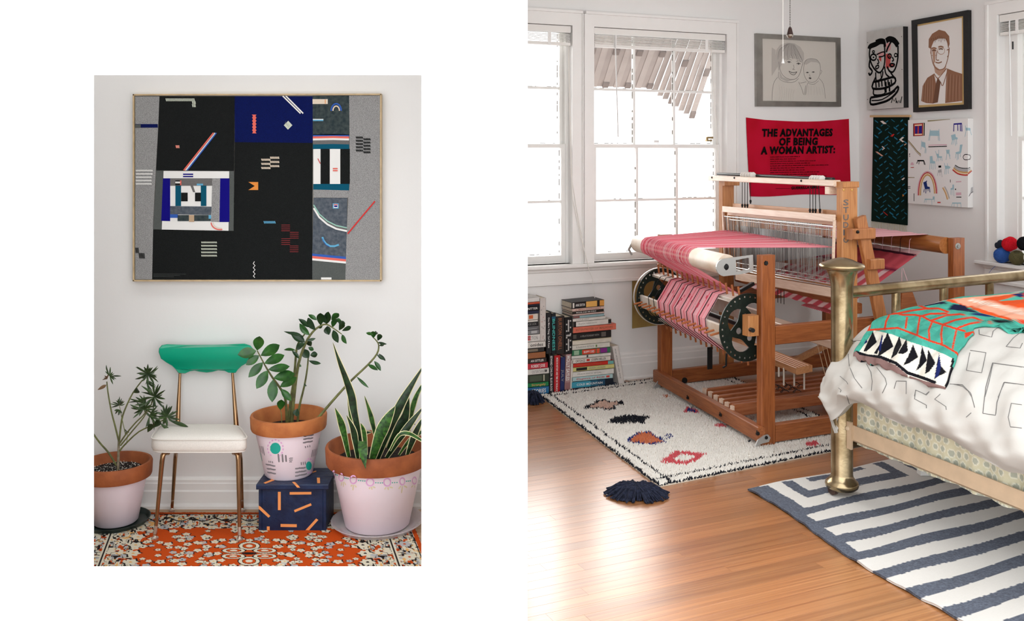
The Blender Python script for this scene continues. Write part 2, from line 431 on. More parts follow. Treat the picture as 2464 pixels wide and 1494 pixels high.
# sash lock on window 2
m_ = MB(); p = W(1697, 340, -.045)
m_.obox(p, D1*.045, UPZ*.012, N1*.02); m_.tube([p+D1*.01+N1*.01, p+D1*.01+N1*.01+UPZ*.03], .009, 8); m_.obox(p+D1*.01+UPZ*.02, D1*.05, UPZ*.014, N1*.015)
m_.build('sash_lock', M('aged_brass', (150,128,92), .4, 1), win2, smooth=True)
m_ = MB(); p = W(1572, 343, -.045); m_.obox(p, D1*.04, UPZ*.016, N1*.012); m_.build('sash_lift', M('white_metal', (225,225,222), .4), win2)
# ================================================================== plant corner: woven artwork
YA = YL - .030
def za(x, y, lift=0.0): return U(220+x/2.8185, 170+y/2.8185, YA-lift)
art = thing('woven_artwork', 'large framed patchwork of woven black, grey and navy fabric above the green-backed chair', 'artwork', U(620, 672, YL-.015))
def weave(name, c, c2, sc=420):
    m = M(name, c, .95, spec=.1, c2=c2, scale=sc, bump=.25, bscale=500); return m
FAB = {'lg': weave('light_grey_cloth', (172,171,170), (120,120,120)), 'bk': weave('black_cloth', (34,36,36), (20,22,22)),
 'nv': weave('navy_cloth', (14,28,92), (10,18,66)), 'bl': M('cobalt_cloth', (20,14,122), .9, spec=.1), 'tl': M('teal_cloth', (14,84,108), .9, spec=.1),
 'wh': M('white_cloth', (234,233,230), .9, spec=.1), 'dg': weave('dark_grey_cloth', (96,100,98), (80,84,82)), 'mg': weave('mid_grey_cloth', (118,116,115), (104,102,101)),
 'dn': M('dark_denim_cloth', (44,56,60), .95, c2=(70,78,78), scale=60, spec=.1), 'sl': M('slate_felt_cloth', (72,80,90), .95, c2=(98,104,112), scale=60, spec=.1),
 'sa': M('salmon_thread', (226,104,90), .8), 'rd': M('red_thread', (206,44,42), .8), 'bu': M('blue_thread', (44,90,176), .8), 'sk': M('sky_blue_thread', (96,170,206), .8),
 'or': M('orange_thread', (226,140,58), .8), 'cr': M('cream_thread', (226,210,190), .8), 'gw': M('pale_green_thread', (206,212,196), .8), 'dr': M('dark_red_thread', (150,44,48), .8),
 'tn': M('tan_cloth', (190,162,132), .9), 'gn': M('sea_green_thread', (150,196,180), .8)}
m_ = MB(); m_.box(tuple(U(324, 673.5, YL-.002)-V((0,.02,0))), tuple(U(916.5, 229, YL-.002))); m_.build('backing_board', M('raw_canvas', (180,176,168), .9), art)
FW = M('pale_wood_strip', (206,180,140), .5, var=.1, scale=30)
for a, b in (((290,165),(1968,162)), ((1965,160),(1965,1424)), ((1968,1421),(290,1421)), ((294,1424),(294,160))):
    m_ = MB(); m_.beam(za(*a,-.012), za(*b,-.012), .007, .034, side=UPZ if abs(a[0]-b[0]) > 100 else None); m_.build('frame_strip', FW, art)
def panel(c, pts, lay=1, name='fabric_panel'):
    m_ = MB(); m_.prism([za(x, y, .0012*(lay-1)) for x,y in pts], V((0,-.0012,0)), back=False); return m_.build(name, FAB[c], art)
def rc(c, x0, y0, x1, y1, lay=2, name='fabric_panel'): return panel(c, [(x0,y0),(x1,y0),(x1,y1),(x0,y1)], lay, name)
panel('lg', [(297,176),(462,174),(452,400),(440,620),(420,1000),(412,1415),(297,1415)])
panel('bk', [(462,174),(972,174),(967,680),(440,676),(454,400)])
panel('bk', [(420,1076),(965,1086),(960,1415),(412,1415)])
panel('bk', [(972,484),(1500,490),(1498,1415),(960,1415),(967,900)])
panel('nv', [(972,174),(1500,174),(1501,490),(972,485)])
panel('lg', [(1748,168),(1962,168),(1962,1418),(1722,1418),(1735,1000),(1753,700)])
panel('dg', [(440,676),(490,680),(478,1076),(420,1077)]); panel('dg', [(935,681),(966,681),(971,900),(963,1086),(930,1085)])
panel('dn', [(1500,172),(1748,170),(1748,437),(1502,437)])
for c, y0, y1 in (('bu',433,446),('sa',446,460),('wh',460,473),('mg',473,500),('tl',500,532)): panel(c, [(1502,y0),(1640,y0-3),(1748,y0),(1748,y1),(1640,y1-3),(1502,y1)])
for c, x0, x1 in (('wh',1505,1554),('bk',1554,1617),('wh',1617,1688),('bk',1688,1753)): rc(c, x0, 531, x1, 768, 1)
panel('tl', [(1505,768),(1750,768),(1748,812),(1505,806)], 1); panel('lg', [(1506,806),(1748,812),(1742,862),(1508,860)], 1)
panel('sl', [(1507,862),(1736,864),(1727,1268),(1498,1244)], 1)
for c, y0, y1 in (('bu',1240,1256),('sa',1256,1272),('wh',1272,1286)): panel(c, [(1498,y0),(1726,y0+22),(1726,y1+22),(1498,y1)], 2)
panel('dg', [(1497,1286),(1725,1306),(1722,1417),(1496,1417)], 1)
# the pieced white block
panel('wh', [(490,680),(936,682),(930,1087),(478,1078)], 1)
panel('bl', [(486,730),(534,730),(534,1020),(474,1018)], 2); panel('bl', [(874,730),(936,730),(936,1026),(869,1026)], 2)
rc('mg', 534, 730, 820, 780); panel('lg', [(820,730),(874,730),(869,1026),(812,1024)], 2)
rc('tl', 570, 779, 608, 918); rc('tl', 742, 779, 780, 918); rc('bk', 609, 827, 653, 886); rc('bk', 703, 827, 743, 886)
panel('mg', [(672,780),(690,780),(704,824),(690,824)], 2); panel('sl', [(534,918),(815,922),(812,978),(534,974)], 2)
rc('dn', 585, 979, 810, 1020); rc('tn', 662, 979, 697, 1025, 3); rc('bu', 534, 974, 586, 998); rc('sk', 795, 980, 812, 1004, 3)
rc('bl', 622, 698, 690, 722, 2, 'stitched_patch'); rc('wh', 622, 707, 690, 713, 3, 'stitched_patch'); rc('bk', 569, 744, 606, 776, 3, 'stitched_patch'); rc('wh', 569, 752, 602, 764, 4, 'stitched_patch')
rc('sa', 602, 744, 610, 776, 4, 'stitched_patch'); rc('sk', 715, 766, 757, 778, 3, 'stitched_patch')
rc('nv', 297, 362, 450, 386, 2); rc('dg', 297, 365, 334, 386, 3)
def strokes(c, lines, w, lay=3, name='embroidery'):
    m_ = MB()
    for pts in lines: m_.ribbon([za(x, y, .0012*lay) for x,y in pts], w/2.8185*YA/F, V((0,-1,0)))
    return m_.build(name, FAB[c], art)
def hatch(c, rects, pitch=9, w=5.5, sl=5, lay=3):
    L = []
    for x0,y0,x1,y1 in rects:
        x = x0
        while x < x1-2:
            L.append([(x, y0), (min(x+sl, x1), y1)]); x += pitch
    return strokes(c, L, w, lay)
hatch('gw', [(505,188,705,207),(684,207,705,226),(684,227,705,247)])
strokes('sa', [[(627,676),(829,422)]], 11); strokes('wh', [[(638,676),(838,422)]], 9); strokes('bu', [[(649,676),(847,422)]], 8); 
hatch('sa', [(572,506,597,525)]); hatch('cr', [(576,506,597,525)], 9, 2)
hatch('wh', [(302, 672+22.5*k, 414-k*1.5, 683+22.5*k) for k in range(5)], 9, 6)
hatch('bk', [(300,1200,325,1236),(323,1236,365,1273)], 8, 5.5, 4)
hatch('cr', [(1153,597,1212,611),(1153,625,1212,639),(1153,653,1212,667),(1213,583,1272,598),(1213,612,1272,626),(1213,640,1272,654)], 8, 5)
panel('or', [(1065,755),(1131,755),(1131,809),(1065,809),(1108,782)], 2, 'stitched_patch')
panel('sa', [(1088,298)]+[(1120 if k%2 == 0 else 1112, 298+k*10.6) for k in range(13)]+[(1090 if k%2 == 0 else 1097, 425-k*10.6) for k in range(12)], 2, 'stitched_patch')
panel('gw', [(1335,340),(1363,370),(1333,400),(1305,370)], 2, 'stitched_patch'); strokes('mg', [[(1318+k*8,357+k*8-12),(1308+k*8+4,368+k*8-8)] for k in range(4)], 2, 4)
strokes('wh', [[(1297,171),(1418,290)], [(1318,171),(1436,290)]], 9)
hatch('sk', [(1170,1020,1253,1036)])
strokes('dr', [[(x0, y0+k*13), (x0+59, y0+k*13)] for x0,y0 in ((1288,1047),(1346,1096),(1288,1140),(1345,1189)) for k in range(4)], 3.2)
hatch('gw', [(746,1159+22.5*k,850,1170+22.5*k) for k in range(5)])
strokes('wh', [[(1106,1294),(1097,1308),(1110,1322),(1097,1336),(1110,1350),(1097,1364),(1110,1378),(1098,1392),(1108,1403)]], 5)
hatch('bk', [(1795,447+22*k,1845,460+22*k) for k in range(5)]+[(1846,459+22*k,1896,472+22*k) for k in range(5)], 8, 6)
strokes('rd', [[(1738,1106),(1830,995),(1923,885)]], 9)
rc('cr', 1500, 193, 1603, 226, 2, 'stitched_patch'); rc('or', 1584, 195, 1588, 224, 3, 'stitched_patch')
arc = lambda cx, cy, r, a0, a1, n=12, ry=None: [(cx+r*math.cos(math.radians(a0+(a1-a0)*k/n)), cy-(ry or r)*math.sin(math.radians(a0+(a1-a0)*k/n))) for k in range(n+1)]
strokes('bu', [arc(1660,272,34,0,180,ry=48)], 10); strokes('cr', [arc(1660,272,22,0,180,ry=32)], 8)
strokes('wh', [[(1502,330),(1573,330)]], 6); strokes('sk', [[(1502,337),(1573,337)]], 9)
rc('sk', 1637, 900, 1677, 935, 2, 'stitched_patch'); rc('wh', 1643, 905, 1671, 930, 3, 'stitched_patch'); rc('sa', 1643, 905, 1671, 911, 4, 'stitched_patch'); rc('bl', 1646, 914, 1668, 924, 4, 'stitched_patch')
cv = [(1507,0),(1545,62),(1600,110),(1660,140),(1733,156)]
strokes('gn', [[(x, 910+y) for x,y in cv]], 8); strokes('mg', [[(x, 919+y) for x,y in cv]], 10, 2); strokes('wh', [[(x, 932+y) for x,y in cv]], 12)
strokes('sk', [[(1566,1128),(1574,1152),(1592,1175),(1620,1190),(1650,1190),(1678,1180)]], 13); strokes('bu', [[(1566,1138),(1575,1160),(1592,1182),(1615,1194)]], 4, 4)
strokes('rd', [[(1535,596),(1552,630)]], 5); strokes('sa', [[(1637,664),(1670,664)],[(1637,678),(1670,678)]], 8)
rc('wh', 1558, 1402, 1628, 1416, 2, 'stitched_patch'); strokes('sa', [arc(872,1030,60,180,285,10,48)], 8); strokes('cr', [arc(876,1028,50,182,280,10,40)], 5)
strokes('dg', [[(420,1378+k*9),(640-40*k,1380+k*9)] for k in range(3)], 1.6)
# ================================================================== plant corner: chair, pots, plants, box, carpet
def zc(x, y, Y): return U(220+x/4.395, 740+y/4.395, Y)
def zd(x, y, Y): return U(220+x/4.038, 1000+y/4.038, Y)
BRASS = M('brushed_brass_tube', (172,136,100), .22, .95, var=.08, scale=8)
GLIDE = M('pale_metal_glide', (206,196,184), .35, .9)
chair = thing('dining_chair', 'brass-legged dining chair with a green painted backrest and off-white seat', 'chair', V((U(479, 1300, 4.17).x, 4.17, 0)))
out = [(710,470),(715,430),(745,396),(800,386),(900,390),(1000,393),(1120,394),(1250,393),(1350,391),(1450,388),(1540,383),(1620,380),(1680,400),(1715,440),(1716,500),(1690,550),(1640,590),(1590,618),(1550,655),(1525,690),(1490,692),(1450,690),(1410,670),(1340,665),(1280,680),(1220,688),(1150,680),(1090,668),(1040,675),(990,698),(950,696),(918,692),(890,655),(850,615),(790,580),(735,540)]
def backp(x, y, dy):
    t = (x-1213)/503; lean = (y-390)/300
    return zc(x, y, 4.372 - .055*t*t - .012*lean + dy)
m_ = MB(); inner = [(1213+(x-1213)*.986, 540+(y-540)*.965) for x,y in out]
rings = [[backp(x,y,.010) for x,y in inner], [backp(x,y,.005) for x,y in out], [backp(x,y,-.005) for x,y in out], [backp(x,y,-.010) for x,y in inner]]
m_.loft(rings, caps=False)
for rg, fl in ((rings[0], 1), (rings[3], 0)):
    tr = tessellate_polygon([rg]); m_.add(rg, [t if not fl else t[::-1] for t in tr])
m_.build('backrest', M('green_gloss_paint', (0,160,124), .28, var=.03, scale=5), chair, smooth=True, ang=35)
for top, mid in (((936,700),(912,1250)), ((1492,696),(1533,1262))):
    m_ = MB(); m_.tube([zc(top[0],660,4.362), zc(*top,4.360), zc(*mid,4.30)], [.0055,.0058,.0115], 14); m_.build('back_upright', BRASS, chair, smooth=True)
# seat: rounded trapezoid cushion
sx0 = U(479, 1058, 3.99).x
def seat_ring(inset, dz, n=56):
    P = []
    for k in range(n):
        a = 2*math.pi*k/n; c, s = math.cos(a), math.sin(a)
        e = .28
        x = math.copysign(abs(c)**e, c); y = math.copysign(abs(s)**e, s)          # super-ellipse
        Y = 4.13 + y*(.145-inset); hw = lerp(.2025, .172, (Y-3.985)/.29) - inset
        P.append(V((sx0 + x*hw + (Y-3.99)*(-.30), Y, .424 - .075*(Y-3.985) + dz)))
    return P
m_ = MB(); m_.loft([seat_ring(i, d) for i, d in ((.022,-.056),(.006,-.052),(-.001,-.038),(.0,-.012),(.0035,.0),(.016,.009),(.05,.017),(.09,.021),(.125,.022))], caps=True)
seat = m_.build('seat', M('off_white_linen', (226,220,212), .9, c2=(218,212,204), scale=220, bump=.15, bscale=700, spec=.15), chair, smooth=True, ang=60)
for i, d in ((-.001,.001),(.006,-.052)):
    m_ = MB(); rg = seat_ring(i, d); m_.tube(rg+[rg[0]], .0026, 6, caps=False); m_.build('piping', M('linen_piping', (220,214,206), .9), seat, smooth=True)
def leg(pts, r, g):
    m_ = MB(); m_.tube(pts, r, 14); lg_ = m_.build('leg', BRASS, chair, smooth=True)
    b = pts[-1]; a = pts[-1] + (pts[-2]-pts[-1]).normalized()*.045
    m_ = MB(); m_.tube([a, b+V((0,0,.012))], r[-1]*1.12, 14); m_.lathe((b.x,b.y,0.012), [(0,-.004),(.014,-.004),(.014,.004),(.008,.008),(.006,.016)], 16); m_.build('glide', GLIDE, lg_, smooth=True)
fl_ = zd(618, 1218, 4.0); fl_.z = .008
fr_ = zd(1438, 1238, 3.99); fr_.z = .008
leg([zd(745,360,4.06), zd(712,362,4.035), zd(695,385,4.03), zd(688,430,4.03), V((G(373,1302).x, G(373,1302).y, .018))], [.010,.0105,.0105,.010,.0068], 0)
leg([zd(1385,360,4.06), zd(1410,362,4.035), zd(1424,385,4.03), zd(1428,430,4.03), V((G(576.5,1305).x, G(576.5,1305).y, .018))], [.010,.0105,.0105,.010,.0068], 0)
leg([zd(850,330,4.20), zd(822,350,4.25), zd(815,420,4.29), V((G(414,1234).x, G(414,1234).y, .018))], [.009,.009,.009,.0062], 0)
leg([zd(1410,330,4.20), zd(1440,350,4.25), zd(1450,420,4.29), V((G(583.5,1234).x, G(583.5,1234).y, .018))], [.009,.009,.009,.0062], 0)

# ---- terracotta pots
TERRA = M('terracotta_clay', (186,114,62), .75, c2=(162,92,48), scale=14, bump=.12, bscale=120)
TERRAD = M('aged_terracotta_clay', (166,92,50), .7, c2=(134,70,36), scale=12, bump=.12, bscale=120)
PINK = M('pale_pink_pot_paint', (236,222,230), .45, var=.02, scale=6)
SOIL = M('dark_potting_soil', (36,26,20), .95, c2=(18,13,10), scale=90, bump=.6, bscale=160)
def pot(name, label, c, R, rh, rb, r0, z0, z1, clay, soil_z):
    t = thing(name, label, 'plant pot', V((c.x, c.y, z0)))
    w = .013; C0 = V((c.x, c.y, 0))
    m_ = MB(); m_.lathe(C0, [(0,z0),(r0-.006,z0),(r0,z0+.006),(rb,z1-rh-.001),(rb-.004,z1-rh)], 56); bd_ = m_.build('painted_body', PINK, t, smooth=True)
    m_ = MB(); m_.lathe(C0, [(rb-.008,z1-rh+.001),(R*.965,z1-rh),(R*.985,z1-rh+.008),(R,z1-.008),(R-.003,z1-.001),(R-.006,z1),(R-w,z1),(R-w-.003,z1-.005),(rb-w,z1-rh),(rb-w-.004,soil_z-.02)], 56); m_.build('rim', clay, t, smooth=True)
    m_ = MB(); rr = rb-w-.002
    rings = [[V((c.x+math.cos(2*math.pi*k/40)*rr*q, c.y+math.sin(2*math.pi*k/40)*rr*q, soil_z + random.uniform(-.004,.004)*(q < .99))) for k in range(40)] for q in (1,.85,.7,.5,.3,.1)]
    m_.loft(rings, caps=True); sl_ = m_.build('soil', SOIL, t, smooth=True); t['painted'] = bd_.name; t['earth'] = sl_.name
    def hit(px, py, lift=.0006):
        def rad(z): return r0 + (rb-r0)*max(0, min(1, (z-z0-.006)/(z1-rh-z0-.007))) if z < z1-rh else R
        lo, hi = c.y-R-.05, c.y
        for _ in range(40):
            mid = (lo+hi)/2; p = U(px, py, mid)
            if math.hypot(p.x-c.x, p.y-c.y) > rad(p.z): lo = mid
            else: hi = mid
        p = U(px, py, hi); n = V((p.x-c.x, p.y-c.y, 0))
        if n.length < 1e-6 or abs(n.length-rad(p.z)) > .004: return None, None
        n.normalize(); return p + n*lift, n
    return t, hit
cL = V((U(278, 1109, 4.2).x, 4.2, 0)); cR = V((U(908, 1068, 4.17).x, 4.17, 0)); cM = V((U(695, 994, 4.225).x, 4.225, 0))
# left pot on its dark saucer
sau = MB(); sau.lathe((cL.x,cL.y,0), [(0,.009),(.118,.009),(.128,.010),(.140,.026),(.144,.026),(.134,.011),(.132,.0085),(0,.0085)], 48)
tag(sau.build('plant_saucer', M('dark_green_plastic', (28,44,40), .35), org=(cL.x,cL.y,.0085), smooth=True), 'dark green saucer under the left pot with leggy stems', 'saucer')
potL, hitL = pot('terracotta_pot', 'half pink terracotta pot at the left edge, soil speckled white', cL, .152, .064, .128, .093, .0125, .270, TERRAD, .232)
m_ = MB(); rnd = random.Random(5)
for k in range(260):
    a, q = rnd.uniform(0, 6.283), .112*math.sqrt(rnd.random()); s_ = rnd.uniform(.0012,.0030)
    p = V((cL.x+q*math.cos(a), cL.y+q*math.sin(a), .2345)); m_.add([p+V((s_,0,0)),p+V((0,s_,0)),p+V((-s_,0,0)),p+V((0,-s_,0)),p+V((0,0,s_*1.3))], [(0,1,4),(1,2,4),(2,3,4),(3,0,4)])
m_.build('perlite', M('white_perlite', (226,222,212), .9), bpy.data.objects[potL['earth']], kind='stuff')
# right pot on a clear saucer
clear = M('clear_saucer_plastic', (222,214,218), .12, spec=.5, alpha=.45)
sau = MB(); sau.lathe((cR.x,cR.y,0), [(0,.010),(.150,.010),(.165,.012),(.186,.032),(.196,.034),(.197,.031),(.188,.028),(.170,.009),(0,.008)], 56)
tag(sau.build('plant_saucer', clear, org=(cR.x,cR.y,.008), smooth=True), 'clear plastic saucer under the large pot with sword leaves', 'saucer')
potR, hitR = pot('terracotta_pot', 'largest pink terracotta pot with a painted chain of pink rings', cR, .220, .077, .1915, .137, .0125, .3525, TERRAD, .290)
# painted box and the middle pot on it
box = thing('painted_box', 'dark blue wooden box with orange dashes supporting a flower pot', 'box', V((U(703, 1281, 4.2).x, 4.2, .0085)))
NAVY = M('navy_wood_paint', (14,30,60), .4, c2=(22,42,76), scale=24, bump=.25, bscale=40)
ORG = M('orange_paint_dash', (236,152,86), .6)
fx0, fx1 = U(622, 1281, 4.105).x, U(785, 1281, 4.105).x
m_ = MB(); m_.beam(V(((fx0+fx1)/2,4.112,.0085)), V(((fx0+fx1)/2,4.112,.187)), fx1-fx0-.028, .014, side=V((1,0,0)), ch=.002); m_.build('front_board', NAVY, box)
m_ = MB(); m_.beam(V(((fx0+fx1)/2,4.288,.0085)), V(((fx0+fx1)/2,4.288,.187)), fx1-fx0-.028, .014, side=V((1,0,0)), ch=.002); m_.build('back_board', NAVY, box)
for x in (fx0+.0075, fx1-.0075):
    m_ = MB(); m_.beam(V((x,4.2,.0085)), V((x,4.2,.187)), .014, .19, side=V((1,0,0)), ch=.002); m_.build('side_board', NAVY, box)
lx0, lx1 = U(616.5, 1165, 4.085).x, U(790.5, 1165, 4.085).x
lid = None
for y0, y1 in ((4.083,4.190),(4.191,4.302)):
    m_ = MB(); m_.beam(V((lx0,(y0+y1)/2,.1975)), V((lx1,(y0+y1)/2,.1975)), y1-y0, .021, side=V((0,1,0)), ch=.003); m_.build('lid_board', NAVY, box)
def ze(x, y): return (590+x/3.643, 960+y/3.643)
for pts in ([(287,813),(312,813),(312,973),(287,973)], [(390,815),(580,813),(580,836),(390,838)], [(428,973),(575,913),(583,932),(435,993)], [(118,933),(137,945),(220,1025),(204,1040),(118,962)],
            [(310,1095),(452,1097),(452,1123),(310,1121)], [(190,1117),(215,1117),(215,1170),(190,1170)], [(528,1170),(622,1047),(641,1060),(560,1172)]):
    m_ = MB(); q = [U(*ze(x, y), 4.1046) for x,y in pts]; m_.prism([V((p.x, 4.1048, max(p.z, .0095))) for p in q], V((0,-.0006,0)), back=False); m_.build('orange_dash', ORG, box)
for pts in ([(160,735),(235,703),(258,712),(178,742)], [(628,690),(655,690),(657,737),(632,737)], [(410,727),(435,727),(455,745),(430,748)], [(586,640),(620,628),(625,636),(592,646)]):
    m_ = MB(); m_.prism([G(*ze(x, y), .2082) for x,y in pts], V((0,0,.0005)), back=False); m_.build('orange_dash', ORG, box)
m_ = MB(); m_.prism([PL(*ze(x,y), V((0,4.0827,0)), V((0,1,0))) for x,y in [(432,748),(458,748),(482,776),(455,776)]], V((0,-.0005,0)), back=False); m_.build('orange_dash', ORG, box)
for x, y in ((168,858),(172,890),(355,938),(272,1010),(268,1050),(440,1075),(205,930)):
    m_ = MB(); q = U(*ze(x,y), 4.1046); m_.sphere(V((q.x,4.105,q.z)), .0025, 6); m_.build('paint_blister', NAVY, box, smooth=True)
potM, hitM = pot('terracotta_pot', 'pink terracotta pot with green dots and grey dashes, standing on the blue box', cM, .1637, .062, .143, .1025, .2088, .469, TERRA, .405)
PGREY = M('grey_brush_paint', (122,116,120), .6); PTEAL = M('teal_brush_paint', (28,166,148), .5); PROSE = M('rose_brush_paint', (216,164,206), .6); PGOLD = M('straw_brush_paint', (214,202,164), .6)
def brush(t, hit, mat, lines, w, name='painted_dash'):
    for pts in lines:
        P = [hit(*ze(x, y)) for x,y in pts]
        P = [(p, n) for p, n in P if p is not None]
        if len(P) < 2: continue
        m_ = MB(); L = []
        for i, (p, n) in enumerate(P):
            d = P[min(i+1,len(P)-1)][0]-P[max(i-1,0)][0]; sd = n.cross(d).normalized()*(w*1.3/3.643*4.1/F/2)*(1 if 0 < i < len(P)-1 else .75); L += [p-sd, p+sd]
        m_.add(L, [(2*i,2*i+2,2*i+3,2*i+1) for i in range(len(P)-1)]); m_.build(name, mat, bpy.data.objects[t['painted']])
def seg(x0,y0,x1,y1,n=5): return [(lerp(x0,x1,k/n), lerp(y0,y1,k/n)+1.5*math.sin(k*2.1)) for k in range(n+1)]
def dot(t, hit, mat, cx, cy, rx, ry, name='painted_dot', lift=.0008):
    P = [hit(*ze(cx+rx*math.cos(a*.3142)*(1+.04*math.sin(3*a)), cy+ry*math.sin(a*.3142)), lift)[0] for a in range(20)]; c = hit(*ze(cx, cy), lift)[0]
    if c is None or any(p is None for p in P): return
    m_ = MB(); m_.add([c]+P, [(0, k+1, (k+1)%20+1) for k in range(20)]); m_.build(name, mat, bpy.data.objects[t['painted']])
dot(potM, hitM, PTEAL, 265, 432, 46, 50); dot(potM, hitM, PTEAL, 557, 585, 25, 38); 
brush(potM, hitM, PROSE, [[(265+68*math.cos(a), 432+74*math.sin(a)) for a in (b, b+.12, b+.24)] for b in [k*.42 for k in range(15)] if not 1.0 < b < 2.0], 10)
brush(potM, hitM, PROSE, [[(560+42*math.cos(a), 585+62*math.sin(a)) for a in (b, b+.15, b+.3)] for b in [k*.5-2.4 for k in range(9)]], 9)
brush(potM, hitM, PGREY, [seg(512,325,600,313), seg(508,352,595,340), seg(505,383,592,368), seg(290,480,297,555), seg(325,482,331,555), seg(355,490,360,552), seg(180,570,265,588), seg(190,608,268,620), seg(195,640,270,655), seg(437,610,530,600), seg(437,643,535,628), seg(437,675,540,655)], 11)
brush(potM, hitM, PGREY, [seg(525,412,530,430), seg(545,408,549,425), seg(564,404,568,422), seg(384,520,418,516), seg(384,535,416,533), seg(386,550,410,549), seg(207,540,212,558), seg(222,542,227,560), seg(238,545,243,563), seg(490,552,492,580), seg(507,550,510,577), seg(524,548,527,575)], 7)
brush(potM, hitM, PGREY, [seg(590,445,582,510), seg(604,440,596,505), seg(618,438,610,500), seg(632,432,624,495), seg(128,410,140,470), seg(142,412,156,480), seg(155,415,170,495)], 8)
brush(potM, hitM, PTEAL, [seg(650,345,645,400), seg(134,470,150,545)], 12)
for cx, cy, rx, ry in ((842,660,20,32),(948,680,28,34),(1095,702,32,32),(1245,703,30,33),(1377,695,22,30),(1483,688,18,30),(777,630,11,26)):
    brush(potR, hitR, PROSE, [[(cx+rx*math.cos(a*.349), cy+26+ry*math.sin(a*.349)) for a in range(19)]], 9, 'painted_ring')
brush(potR, hitR, PTEAL, [seg(x,y+22,x+10,y+23,2) for x,y in ((790,640),(803,644),(868,668),(882,671),(897,674),(990,690),(1008,692),(1026,694),(1044,695),(1140,710),(1160,711),(1180,712),(1198,711),(1285,710),(1305,709),(1325,708),(1408,697),(1424,696),(1440,694))], 7)
brush(potR, hitR, PGOLD, [seg(x,y+24,x2,y2+24,3) for x,y,x2,y2 in ((848,705,842,735),(860,702,862,745),(868,700,882,730),(938,728,926,742),(948,728,945,775),(958,728,975,750),(1092,748,1088,765),(1105,745,1112,770),(1118,742,1140,755),(1235,748,1222,768),(1250,748,1255,772),(1265,745,1292,755),(1362,738,1345,765),(1378,740,1370,800),(1392,735,1418,752),(1470,732,1455,752),(1484,732,1486,755))], 9)

# ---- leaves
def leaf_mesh(base, tip, w, depth=0.0, fold=.25, arch=.12, belly=.5, nseg=7, twist=0.0):
    """leaf with a midrib fold from base to tip; w = full width in metres; returns MB"""
    b, t = V(base), V(tip); d = t-b; L = d.length; d = d/L
    view = V((b.x, b.y, b.z-CZ)).normalized()
    sd = d.cross(view).normalized(); nr = sd.cross(d).normalized()
    if twist: q = Matrix.Rotation(twist, 3, d); sd = q @ sd; nr = q @ nr
    m_ = MB(); rows = []
    for i in range(nseg+1):
        u = i/nseg
        prof = (math.sin(math.pi*min(1, u**(.75 if belly > .5 else 1.0)*1.0)))**.8 if 0 < u < 1 else 0.0
        hw = max(w/2*prof, .0006)
        c = b + d*(L*u) + nr*(arch*L*math.sin(math.pi*u))
        rows.append([c - sd*hw - nr*(-fold*hw), c - sd*hw*.5 - nr*(-fold*hw*.35), c, c + sd*hw*.5 + nr*(fold*hw*.35), c + sd*hw + nr*(fold*hw)])
    m_.loft(rows, caps=False, close=False); return m_
LEAF = M('zz_leaf_green', (46,96,34), .3, c2=(26,66,26), scale=30, spec=.4); LEAFD = M('dark_glossy_leaf', (28,60,26), .3, c2=(18,44,20), scale=30, spec=.4)
STEMG = M('olive_plant_stem', (112,116,66), .6, c2=(84,84,50), scale=40)
def zf(x, y, Y): return U(570+x/4.394, 740+y/4.394, Y)
zz = thing('zz_plant', 'glossy round-leaved plant growing from the pot on the blue box', 'plant', V((cM.x, cM.y, .405)))
SW = 1/4.394*4.2/F
def stem(parent, pts, r0, r1, mat=STEMG, name='stem'):
    m_ = MB(); n = len(pts); m_.tube(pts, [lerp(r0, r1, i/(n-1)) for i in range(n)], 8); return m_.build(name, mat, parent, smooth=True)
def smooth_pts(P, k=3):
    out_ = []
    for i in range(len(P)-1):
        p0, p1, p2, p3 = P[max(i-1,0)], P[i], P[i+1], P[min(i+2,len(P)-1)]
        for j in range(k):
            t = j/k
            out_.append(.5*((2*p1)+(p2-p0)*t+(2*p0-5*p1+4*p2-p3)*t*t+(3*p1-p0-3*p2+p3)*t**3))
    return out_ + [P[-1]]
def zstem(pts, r0, r1): stem(zz, smooth_pts([zf(x,y,Y) for x,y,Y in pts]), r0, r1)
zstem([(530,1230,4.22),(515,980,4.18),(470,870,4.15),(380,745,4.12),(320,650,4.10),(270,560,4.09),(215,455,4.08)], .0065, .0022)
zstem([(545,1230,4.25),(570,980,4.25),(605,750,4.26),(630,450,4.27),(665,350,4.27),(730,265,4.28)], .0075, .003)
zstem([(580,1230,4.23),(605,930,4.22),(650,600,4.21),(725,380,4.21),(800,260,4.20),(880,195,4.20),(950,178,4.19),(1030,225,4.18),(1110,282,4.18)], .0075, .002)
zstem([(640,1230,4.26),(660,1050,4.26),(715,820,4.25),(745,640,4.25),(755,510,4.25)], .0055, .003)
zstem([(840,1190,4.18),(1000,1000,4.17),(1200,780,4.17),(1380,610,4.18),(1480,490,4.18),(1500,400,4.18),(1475,350,4.18),(1440,315,4.18)], .0062, .002)
zstem([(476,1230,4.17),(470,1130,4.17),(460,1080,4.17)], .002, .0015)
for L in ((215,452,240,303,112,4.08),(205,458,8,498,112,4.05),(235,505,95,607,82,4.06),(275,580,122,737,92,4.07),(325,665,207,858,108,4.08),(382,762,373,1000,108,4.07),(252,508,452,395,112,4.08),(290,590,502,503,98,4.08),(330,655,558,622,86,4.08),(388,745,612,700,112,4.10),(455,838,632,738,92,4.10),(465,860,576,985,72,4.13),(460,1082,470,973,84,4.17)):
    leaf_mesh(zf(*L[:2],L[5]), zf(*L[2:4],L[5]-.02), L[4]*SW, fold=.22, arch=.06).build('leaf', LEAF, zz, smooth=True, ang=80)
